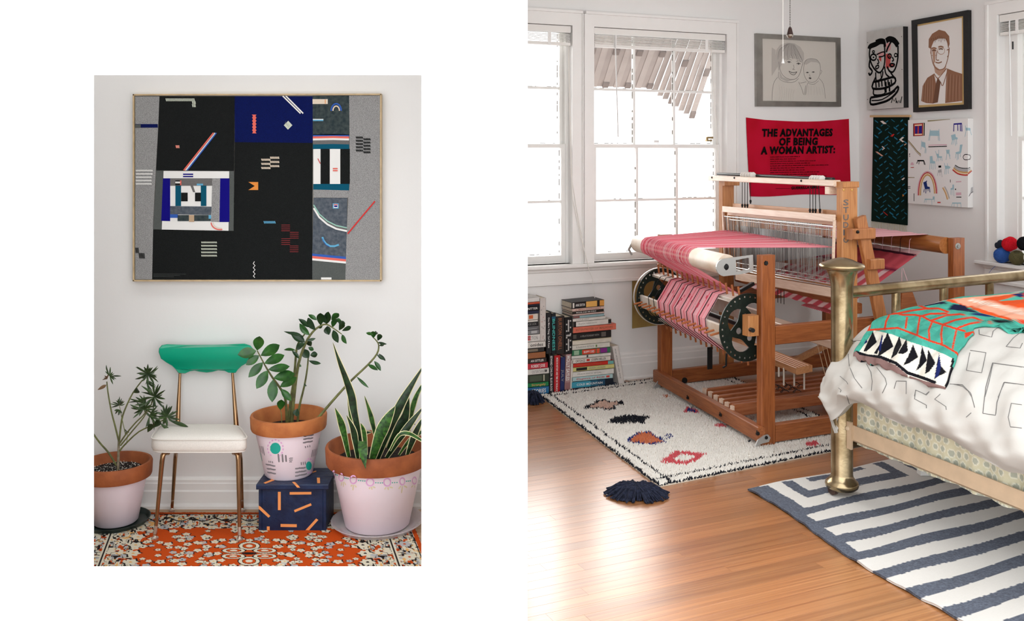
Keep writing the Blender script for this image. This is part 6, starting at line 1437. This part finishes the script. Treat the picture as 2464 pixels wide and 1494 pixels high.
def surf(a, b):
    """a in 0..8 along the bed, b in 0..7 across"""
    i, j = min(7, int(a)), min(6, int(b)); ta, tb_ = a-i, b-j
    rows = [cr(*(NET[min(8,max(0,i+k)), min(7,max(0,j+l))] for l in (-1,0,1,2)), tb_) for k in (-1,0,1,2)]
    s, w, z = cr(*rows, ta)
    v = b/7
    pf = min(1, max(0, (v-.35)*2.2))
    n1 = math.sin(s*21+v*9)*math.sin(s*8.3-v*5+1.2); n2 = math.sin(s*37-v*26+.7); n3 = math.sin((s*1.4+v*1.1)*17)*math.sin(v*13+s*3)
    n4 = math.sin(s*55+v*40)*math.sin(s*19-v*33)
    w += (-.020*n1 - .008*n2 - .006*n4)*pf; z += .012*n1*(1-pf*.5) + .011*n3*(1-pf) + .005*n2 + .004*n4
    if b > 6: z += .014*math.sin(s*11+.5)*(b-6)
    if b > 5.2: z -= .085*math.exp(-((s-.03)/.065)**2)*((b-5.2)/1.8)**1.5; w -= .02*math.exp(-((s-.03)/.07)**2)*((b-5.2)/1.8)
    return BD(s, w, z)
nA_, nB_ = 150, 110
DP = [[surf(8*i/(nA_-1), 7*j/(nB_-1)) for j in range(nB_)] for i in range(nA_)]
m_ = MB(); m_.loft(DP, caps=False, close=False)
# underside so that the cover has thickness
hem = [DP[i][-1] for i in range(nA_)]
m_.loft([hem, [p + dR*.05 + UPZ*.012 for p in hem], [p + dR*.16 + UPZ*.16 for p in hem]], caps=False, close=False)
m_.loft([DP[0], [p + dS*.05 - UPZ*.02 for p in DP[0]], [p + dS*.12 - UPZ*.14 for p in DP[0]]], caps=False, close=False)
duv = thing('duvet', 'puffy white duvet with thin grey outlined shapes on the brass bed', 'duvet', BD(.9,.6,.44))
DUV = M('white_duvet_cotton', (194,191,185), .9, bump=.12, bscale=40, spec=.15)
dcov = m_.build('cover', DUV, duv, smooth=True, ang=180)
vs = [tuple(p) for r_ in DP for p in r_]; fsx = [(i*nB_+j, i*nB_+j+1, (i+1)*nB_+j+1, (i+1)*nB_+j) for i in range(nA_-1) for j in range(nB_-1)]
BVH = BVHTree.FromPolygons([V(v) for v in vs], fsx)
def dhit(px, py, lift=.0):
    r = ray(px, py).normalized(); h = BVH.ray_cast(V((0,0,CZ)), r)
    if h[0] is None: return None
    n = h[1] if h[1].dot(r) < 0 else -h[1]
    return h[0] + n*lift, h[2], n
GLN = M('grey_duvet_line', (112,110,108), .9)
z3a = lambda x, y: (2160+x/5.746, 700+y/5.746); z3b = lambda x, y: (1960+x/2.766, 700+y/2.766)
def dline(pts, f, closed=False):
    P = [f(*p) for p in pts]
    if closed: P.append(P[0])
    out_ = []
    for (x0,y0),(x1,y1) in zip(P[:-1], P[1:]):
        k = max(2, int(math.hypot(x1-x0, y1-y0)/5))
        for j in range(k):
            h = dhit(lerp(x0,x1,j/k), lerp(y0,y1,j/k), .0008)
            if h: out_.append(h[0])
    if len(out_) > 2: m0 = MB(); m0.tube(out_, .0015, 4); m0.build('printed_line', GLN, dcov)
dline([(1005,822),(1222,855),(1162,1135),(952,1098)], z3a, True); dline([(1125,535),(1130,602),(1300,640),(1320,560),(1420,480)], z3a); dline([(1740,540),(1600,650),(1500,770),(1695,792),(1740,690)], z3a)
dline([(1747,1055),(1320,997),(1270,1230),(1200,1494)], z3a); dline([(1747,1300),(1480,1262),(1400,1450),(1380,1494)], z3a); dline([(780,1290),(900,1320),(980,1390),(1040,1494)], z3a); dline([(0,1245),(118,1250),(120,1400)], z3a); dline([(235,1494),(250,1370),(400,1440),(460,1370)], z3a)
for q in ([(225,420),(232,500),(265,580),(325,658)],[(345,485),(375,540),(385,600),(378,680)],[(415,510),(470,580),(480,620),(445,695)],[(170,568),(215,605),(230,635)],[(215,695),(235,765),(262,825)],[(155,475),(165,500)],[(160,645),(178,660),(165,690)],[(530,650),(545,600),(612,600),(610,700)],[(665,700),(675,660),(740,690),(775,660)],[(665,718),(745,760),(745,800)],[(800,720),(875,770),(880,810)],[(800,720),(850,675)],[(900,620),(985,625),(1040,680),(1070,790)],[(1010,840),(1055,800)],[(1120,815),(1205,828),(1215,740),(1260,610),(1394,625)],[(1120,815),(1140,640),(1185,480),(1394,510)],[(1290,840),(1310,748),(1394,760)],[(1290,840),(1305,905),(1394,915)],[(260,335),(310,330),(350,300),(385,240),(380,215)]): dline(q, z3b)

# folded throw lying over the duvet
def par(px, py):
    h = dhit(px, py)
    while h is None: py += 2; h = dhit(px, py)
    i, j = divmod(h[1], nB_-1); best = None
    # refine inside the face by nearest sample
    p = h[0]; bi = None
    for a in np.linspace(i, i+1, 5):
        for b in np.linspace(j, j+1, 5):
            q = surf(8*a/(nA_-1), 7*b/(nB_-1)); dd = (q-p).length
            if bi is None or dd < bi[0]: bi = (dd, 8*a/(nA_-1), 7*b/(nB_-1))
    return bi[1], bi[2]
Lpx = [(2058,862),(2075,826),(2096,790),(2122,765),(2160,738),(2200,722)]
Rpx = [(2274,938),(2288,900),(2302,868),(2318,838),(2344,808),(2380,788)]
Lp = [par(*p) for p in Lpx] ; Rp = [par(*p) for p in Rpx]
Lp += [(Lp[-1][0]+.1, 2.2), (Lp[-1][0]+.15, 1.0), (Lp[-1][0]+.15, .1)]; Rp += [(7.0, 2.6), (7.7, 1.2), (7.8, .1)]
nU, nV = 230, 230
def curve(P, t):
    x = t*(len(P)-1); i = min(len(P)-2, int(x)); q = x-i
    P = [np.array(p) for p in P]
    return cr(P[max(0,i-1)], P[i], P[i+1], P[min(len(P)-1,i+2)], q)
TP = np.zeros((nV, nU, 3))
for iv in range(nV):
    t = (iv/(nV-1))**1.4; l, r = curve(Lp, t), curve(Rp, t)
    # extra cross rows reach the far right of the bed top
    for iu in range(nU):
        a, b = l + (r-l)*(iu/(nU-1)); p = surf(min(8,max(0,a)), min(7,max(0,b)))
        TP[iv, iu] = p
du = np.gradient(TP, axis=1); dv_ = np.gradient(TP, axis=0); nn = np.cross(du, dv_); nn /= np.linalg.norm(nn, axis=2, keepdims=True)+1e-9
cam_ = np.array([0,0,CZ]); sg = np.sign(((cam_-TP)*nn).sum(2, keepdims=True)); nn *= np.where(nn[...,2:3] < -.2, -1, 1) if False else sg
uu, vv = np.meshgrid(np.linspace(0,1,nU), np.linspace(0,1,nV))
TPo = TP + nn*(.013 + .006*np.sin(uu*30+vv*6)*(vv < .5) * (1-vv*1.2))[...,None]
px_ = CX + TPo[...,0]/TPo[...,1]*F; py_ = HZ - (TPo[...,2]-CZ)/TPo[...,1]*F
TEAL, REDL, WHB, BKB, NVB, ORB, PKB, BRB = (lin3(c) for c in ((70,160,142),(204,62,36),(224,220,208),(20,20,26),(26,36,92),(218,82,34),(226,160,132),(132,104,100)))
Cc = np.tile(TEAL, (nV, nU, 1))
light = np.kron(rng.random((nV//10+1, nU//10+1)), np.ones((10,10)))[:nV,:nU,None]; Cc = Cc*(.9+.25*light)
def tpoly(P, c, f=z3a): Cc[inpoly(px_, py_, [f(*p) for p in P])] = c
def tline(P, w, c, f=z3a):
    P = [f(*p) for p in P]
    for (x0,y0),(x1,y1) in zip(P[:-1], P[1:]):
        dx, dy = x1-x0, y1-y0; t = np.clip(((px_-x0)*dx+(py_-y0)*dy)/(dx*dx+dy*dy), 0, 1); Cc[np.hypot(px_-x0-t*dx, py_-y0-t*dy) < w/2] = c
# upper field: pink band and orange leaves
tpoly([(640,120),(1747,20),(1747,400),(1460,385),(1150,300),(960,215),(760,160)], PKB); tpoly([(960,215),(1010,205),(1300,300),(1600,385),(1560,400),(1150,305)], ORB); tpoly([(630,120),(740,118),(960,215),(900,200)], ORB)
for k in range(24): x = 980+k*33; tline([(x, 130+k*9), (x+70, 108+k*8)], 2.0, WHB)
tpoly([(1140,108),(1580,48),(1747,20),(1747,235),(1600,225),(1400,170)], ORB); tpoly([(1380,145),(1620,70),(1747,95),(1747,118)], TEAL*1.2); tpoly([(1590,45),(1747,20),(1747,90),(1660,75)], NVB)
tpoly([(365,215),(440,130),(560,130),(720,178),(560,180),(420,205)], BKB*1.2+NVB*.3); tpoly([(685,255),(760,185),(890,190),(1110,300),(960,285),(780,262)], BKB+NVB*.3); tpoly([(985,325),(1060,300),(1160,310),(1390,370),(1200,350),(1050,330)], NVB)
tpoly([(1300,398),(1600,390),(1612,440),(1350,450)], BKB); tpoly([(1660,390),(1747,392),(1747,455),(1665,450)], REDL); tpoly([(1255,410),(1290,410),(1288,455),(1260,460)], REDL)
for P_ in ([(-700,575),(-400,540),(0,510),(250,605),(450,690),(640,750),(820,860)], [(-640,400),(-300,330),(0,310),(60,330),(240,330),(340,350),(460,415),(640,470),(800,520),(930,555)], [(160,200),(260,190),(420,245),(560,240),(700,290)], [(0,310),(200,270),(420,240)], [(340,345),(450,315),(680,310)], [(460,410),(680,335),(860,320),(920,335)], [(640,460),(800,400),(1040,362),(1150,405)], [(810,520),(1000,450),(1130,430)],
           [(130,370),(120,430),(110,510)], [(310,350),(290,450),(270,600)], [(480,420),(430,540),(440,680)], [(620,480),(600,600),(615,740)], [(815,530),(790,640),(760,790)], [(-120,340),(-160,420),(-180,530)], [(-330,330),(-370,420),(-400,540)], [(-520,380),(-540,470),(-560,560)]): tline(P_, 4.6, REDL)
tpoly([(925,580),(1090,545),(930,660)], REDL)
tpoly([(1745,20),(3600,-420),(3600,260),(1745,235)], ORB); tpoly([(1745,235),(3600,260),(3600,420),(1745,398)], PKB); tpoly([(1745,398),(3600,420),(3600,560),(1745,458)], REDL); tpoly([(2000,-60),(2500,-160),(2700,60),(2200,80)], TEAL); tpoly([(2300,-20),(2450,-60),(2520,20)], NVB)
# white band with dark triangles, dark hem
hemL = [(-760,620),(-420,600),(0,615),(260,700),(520,810),(800,930)]
band = [(280,-1)]
tpoly([(395,262),(520,290),(640,340),(780,385),(925,450),(870,660),(800,640),(600,585),(480,520),(280,430)], WHB, z3b)
for P_ in ([(325,402),(345,360),(388,268),(415,340),(345,402)],[(395,415),(430,360),(450,285),(440,360),(415,420)],[(418,440),(440,370),(487,275),(525,370),(450,420)],[(508,452),(530,380),(565,300),(580,360),(548,420)],[(555,415),(580,370),(612,320),(622,400),(590,420)],[(590,495),(625,430),(655,355),(690,440),(630,480)],[(672,535),(700,470),(715,362),(748,462),(705,510)],[(735,553),(757,390),(805,480),(765,535)],[(795,588),(828,415),(840,500),(880,540),(820,570)]): tpoly(P_, BKB, z3b)
for P_ in ([(425,400),(450,290),(455,300),(440,400)],[(800,580),(830,420),(842,500),(825,570)],[(330,350),(345,322),(352,340),(335,352)]): tpoly(P_, NVB, z3b)
tline([(278,408),(350,432),(440,440),(540,480),(620,545),(720,578),(800,608)], 7.5, BKB, z3b); tline([(870,650),(905,540),(922,455)], 6, BKB, z3b)
tpoly([(230,425),(275,400),(300,425),(440,450),(540,495),(620,560),(720,595),(810,620),(875,640),(872,660),(800,652),(640,610),(480,530),(340,470),(240,450)], BRB, z3b)
tline([(235,440),(340,478),(480,535),(640,612),(800,655),(872,656)], 4.5, BKB, z3b)
thr = grid_object('folded_throw', TPo, Cc, cloth_mat('printed_blanket', bscale=260), org=tuple(BD(.5,.4,.9)))
sol = thr.modifiers.new('thickness', 'SOLIDIFY'); sol.thickness = .010; sol.offset = -1
tag(thr, 'teal and orange patterned throw with a triangle border draped over the duvet', 'blanket')

# gathered bed skirt with ring print
nx, nz = 620, 70
sx, sz = np.meshgrid(np.linspace(.07, 1.95, nx), np.linspace(0, 1, nz))
amp = .006 + .012*np.clip((sx-.5)/.6, 0, 1)
wv = .035 + amp*np.sin(sx*34+2*np.sin(sx*7))*(sz**.6) + .004*np.sin(sx*81)*sz
zv = .60 - sz*.345
SKP = np.array(BP)[None,None] + sx[...,None]*np.array(dS) + wv[...,None]*np.array(dR) + zv[...,None]*np.array([0,0,1])
Y1c, Y2c, Y3c = lin3((216,211,182)), lin3((234,232,214)), lin3((182,186,170))
Cc = np.tile(Y1c, (nz, nx, 1)); zz2 = sz*.345
for i in range(48):
    for j in range(9):
        cx_ = .06 + i*.042 + (j%2)*.021 + rng.normal(0,.004); cy_ = .01 + j*.042 + rng.normal(0,.004); r0 = rng.uniform(.015,.019); d = np.hypot(sx-cx_, zz2-cy_); Cc[d < r0] = Y2c; Cc[d < r0*.72] = Y3c
sk = grid_object('bed_skirt', SKP, Cc, cloth_mat('printed_skirt_cotton', bscale=80), org=tuple(BD(1.0,.035,.26)))
tag(sk, 'pale yellow gathered bed skirt printed with small rings', 'bed skirt')
# ================================================================== bedroom: blinds, cords, yarn, odds and ends
BLW = M('white_blind_slat', (236,234,229), .45)
def blind(label, fn, s0, s1, zh, nsl=6, wand=None, tapes=(.15,.85), drop=.05):
    t = thing('window_blind', label, 'blind', fn((s0+s1)/2, zh-.12, -.02))
    m_ = MB(); ubox(m_, fn, s0, s1, zh-.044, zh-.004, -.044, .004); m_.build('headrail', BLW, t)
    m_ = MB(); ubox(m_, fn, s0+.004, s1-.004, zh-.050, zh-.044, -.046, .006); m_.build('headrail_lip', TRIM, t)
    z = zh-.052
    for k in range(nsl):
        m_ = MB(); z -= .0078; o = .003*math.sin(k*2.1)
        m_.hexa([fn(s0+.006,z,-.040+o), fn(s1-.006,z,-.040+o), fn(s1-.006,z-.003,.002+o), fn(s0+.006,z-.003,.002+o), fn(s0+.006,z+.0028,-.040+o), fn(s1-.006,z+.0028,-.040+o), fn(s1-.006,z-.0002,.002+o), fn(s0+.006,z-.0002,.002+o)]); m_.build('slat', BLW, t)
    m_ = MB(); z -= .006; ubox(m_, fn, s0+.004, s1-.004, z-.024, z-.004, -.040, .004); m_.build('bottom_rail', BLW, t)
    for q in tapes:
        s = lerp(s0, s1, q); m_ = MB(); ubox(m_, fn, s-.012, s+.012, z-.026, zh-.05, .0045, .0062); m_.build('ladder_tape', M('white_tape', (240,239,236), .8), t)
    if wand is not None:
        s, L = wand; m_ = MB(); m_.tube([fn(s,zh-.05,.012), fn(s,zh-.07,.014), fn(s+.02,zh-.07-L,.02)], .0045, 8); m_.build('tilt_wand', M('clear_white_wand', (226,226,224), .3), t, smooth=True)
    return t, z-.028
b2, zb2 = blind('raised white venetian blind in the window with visible awning', wpt, s_l2+.008, s_r2-.006, z_head, 7, (ws(1478, 200), W(1478, 120).z-W(1480, 358).z))
b1, zb1 = blind('raised white venetian blind in the leftmost, cut-off window', wpt, s_l1+.008, s_r1-.006, z_head, 7, None)
b3, zb3 = blind('raised white blind in the right-hand window above the yarn', rpt, s_w3a+.008, s_w3b-.006, z3_head, 7, (rs(2433, 150)+.0, .72))
CW = M('white_cotton_cord', (232,229,222), .8)
m_ = MB(); m_.tube([W(1712,115,.012), W(1716,200,.012), W(1724,300,.012), W(1728,420,.012), W(1728,600,.012)], .0022, 5); m_.build('lift_cord', CW, b2)
m_ = MB(); m_.tube([W(1367,110,.02), W(1374,420,.02), W(1378,480,.022), W(1392,545,.03), W(1408,610,.07), W(1419,655,.075), W(1425,668,.08), W(1434,740,.08)], .0022, 5); m_.build('lift_cord', CW, b1)
m_ = MB(); m_.tube([W(1369,110,.02), W(1376,430,.02), W(1386,495,.022), W(1398,560,.03), W(1410,620,.07), W(1419,655,.075)], .0022, 5); m_.build('lift_cord', CW, b1)
p = R(2437, 100, .008)
m_ = MB(); m_.tube([p, p-UPZ*.05], .005, 8); m_.build('cleat', DARK, b3)
# awning outside the second window
awn = thing('awning', 'pale corrugated metal awning seen through the window beside the silver frame', 'awning', wpt((s_l2+s_r2)/2, z_head-.1, -.2))
def awm(nm, c, tr):
    m = M(nm, c, .7, var=.05, scale=8); nt = m.node_tree; b = nt.nodes['Principled BSDF']
    tl = nt.nodes.new('ShaderNodeBsdfTranslucent'); tl.inputs[0].default_value = (tr, tr*.97, tr*.95, 1); mx = nt.nodes.new('ShaderNodeMixShader'); mx.inputs[0].default_value = .5
    nt.links.new(b.outputs[0], mx.inputs[1]); nt.links.new(tl.outputs[0], mx.inputs[2]); nt.links.new(mx.outputs[0], nt.nodes['Material Output'].inputs[0]); return m
AWM = awm('translucent_white_awning', (204,196,192), .22); AWD = awm('translucent_grey_awning', (196,188,184), .17); AWC = awm('grey_awning_clip', (160,150,146), .08)
for k in range(22):
    w_ = (s_r2+.16-s_l2-.12)/22; s = s_l2+.12 + w_*k; m_ = MB()
    zl = z_head-.34 - max(0, k-13)*.030
    a0, a1 = wpt(s, z_head+.22, -.16), wpt(s+w_*1.03, z_head+.22, -.16); b0, b1 = wpt(s+.24, zl, -1.0), wpt(s+.24+w_*1.03, zl, -1.0)
    dn = V((0,0,.0)) if k % 2 else V((0,0,.005)); up = V((0,0,.004)); m_.hexa([a0+dn,a1+dn,b1+dn,b0+dn, a0+dn+up,a1+dn+up,b1+dn+up,b0+dn+up]); m_.build('awning_strip', AWM if k % 2 else AWD, awn)
    if k % 4 == 1:
        for f0 in (.52, .93):
            m_ = MB(); q0, q1 = lerp(a0,b0,f0), lerp(a1,b1,f0); e0, e1 = lerp(a0,b0,f0+.06), lerp(a1,b1,f0+.06); lo = V((0,0,-.012)); m_.hexa([q0+lo,q1+lo,e1+lo,e0+lo,q0-lo*.2,q1-lo*.2,e1-lo*.2,e0-lo*.2]); m_.build('awning_clip', AWC, awn)
# pull chain with wooden knob, and the white cord beside it
ch = thing('pull_chain', 'beaded metal pull chain ending in a dark wooden knob', 'pull chain', U(1901.5, 92, 5.0))
m_ = MB()
zt_ = CEIL; p0 = U(1901, 66, 5.0)
for k in range(int((zt_-p0.z)/.009)):
    m_.sphere(V((p0.x, p0.y, p0.z+.0045+k*.009)), .0036, 6)
m_.build('beads', M('dark_nickel_bead', (96,92,86), .3, .9), ch, smooth=True, kind='stuff')
m_ = MB(); m_.lathe(V((p0.x,p0.y,0)), [(0,p0.z+.002),(.006,p0.z+.001),(.0095,p0.z-.008),(.0155,p0.z-.034),(.0165,p0.z-.038)], 20); m_.build('knob', M('dark_walnut_knob', (50,30,26), .35), ch, smooth=True)
m_ = MB(); m_.lathe(V((p0.x,p0.y,0)), [(.0165,p0.z-.0375),(.0172,p0.z-.040),(.0165,p0.z-.043),(.012,p0.z-.051),(.005,p0.z-.055),(0,p0.z-.0555)], 20); m_.build('knob_tip', M('pewter_cap', (150,140,130), .3, .9), ch, smooth=True)
cd = thing('light_pull', 'thin white pull cord with a small clear bell beside the chain', 'pull cord', U(1884, 150, 4.9))
q0 = U(1884, 146, 4.9); m_ = MB(); m_.tube([V((q0.x,q0.y,CEIL)), q0], .0016, 5); m_.build('cord', CW, cd)
m_ = MB(); m_.lathe(V((q0.x,q0.y,0)), [(0,q0.z+.012),(.003,q0.z+.010),(.0045,q0.z),(.008,q0.z-.012),(.0085,q0.z-.014),(0,q0.z-.014)], 14); m_.build('bell', M('milky_plastic', (224,222,218), .25), cd, smooth=True)
# yarn balls on the right window sill
def yarn(label, px, py, r, col, off, seed):
    c = R(px, py, off); c.z = max(c.z, z3_sill + r) if py > 605 else c.z
    t = thing('yarn_ball', label, 'yarn', c-UPZ*r, 'yarn balls on the window sill'); g = random.Random(seed)
    mt = M('yarn_%d_%d_%d' % col, col, .95, spec=.1); md = M('yarn_dark_%d_%d_%d' % col, tuple(int(x*.78) for x in col), .95, spec=.1)
    m_ = MB(); m_.sphere(c, r*.93, 20); m_.build('core', md, t, smooth=True)
    m_ = MB(); tilt = V((g.uniform(-.5,.5), g.uniform(-.5,.5), 1)).normalized()
    for k in range(46):
        ax = Matrix.Rotation(k*math.pi/23, 3, tilt) @ (Matrix.Rotation(math.radians(58+g.uniform(-8,8)), 3, tilt.orthogonal()) @ tilt)
        u_ = ax.orthogonal().normalized(); w_ = ax.cross(u_); rr = r*g.uniform(.95,1.0)
        m_.tube([c + (u_*math.cos(j*.3307)+w_*math.sin(j*.3307))*rr for j in range(20)], r*.045, 4, caps=False)
    m_.build('strands', mt, t, smooth=True, kind='stuff'); return t
yarn('bright red yarn ball stacked above the blue and olive balls', 2430, 587, .047, (206,30,44), .035, 1); yarn('charcoal yarn ball tucked behind the red one', 2407, 590, .034, (52,56,68), -.01, 2); yarn('mid-blue yarn ball on the window sill', 2411, 622, .049, (58,96,168), .03, 3)
yarn('olive green yarn ball on the window sill', 2447, 624, .046, (96,90,62), .035, 4); yarn('black yarn ball at the right edge above the olive one', 2466, 586, .045, (24,24,28), .04, 5); yarn('cream yarn ball at the right edge of the sill', 2481, 620, .042, (220,214,200), .05, 6)
m_ = MB(); m_.tube([R(2403,634,.03), R(2396,640,.064), R(2388,646,.072), R(2380,656,.072), R(2374,700,.03)], .0012, 4)
tag(m_.build('loose_yarn_end', M('yarn_58_96_168', (58,96,168)), org=R(2390,645,.06)), 'loose grey-blue yarn end trailing off the sill', 'yarn')
# brass wall plate behind the warp beam, stick and cable on the floor
m_ = MB(); m_.prism([W(x,y,.004) for x,y in ((1521,664),(1582,658),(1582,782),(1521,790))], N1*.006); tag(m_.build('wall_plate', M('olive_brass_plate', (166,142,84), .5, .3, var=.1, scale=10), org=W(1550,790,.004)), 'olive gold plate on the wall behind the dark warp disc', 'wall plate')
a, b = G(1545, 903, .012), G(1600, 897, .012); m_ = MB(); m_.tube([a, b+(b-a)*1.2], .013, 12); tag(m_.build('wooden_rod', WOOD('rod_wood', (160,96,50), (130,72,36), d1), org=V((a.x,a.y,0)), smooth=True), 'short round wooden rod lying by the skirting left of the loom', 'rod')
m_ = MB(); m_.tube(smooth_pts([G(x,y,.004) for x,y in ((1497,912),(1520,916),(1545,914),(1570,906),(1600,900))]), .0035, 6); tag(m_.build('electric_cable', M('white_cable', (222,214,204), .5), org=G(1540,914,.0005), smooth=True), 'thin white cable on the floor between books and loom', 'cable')
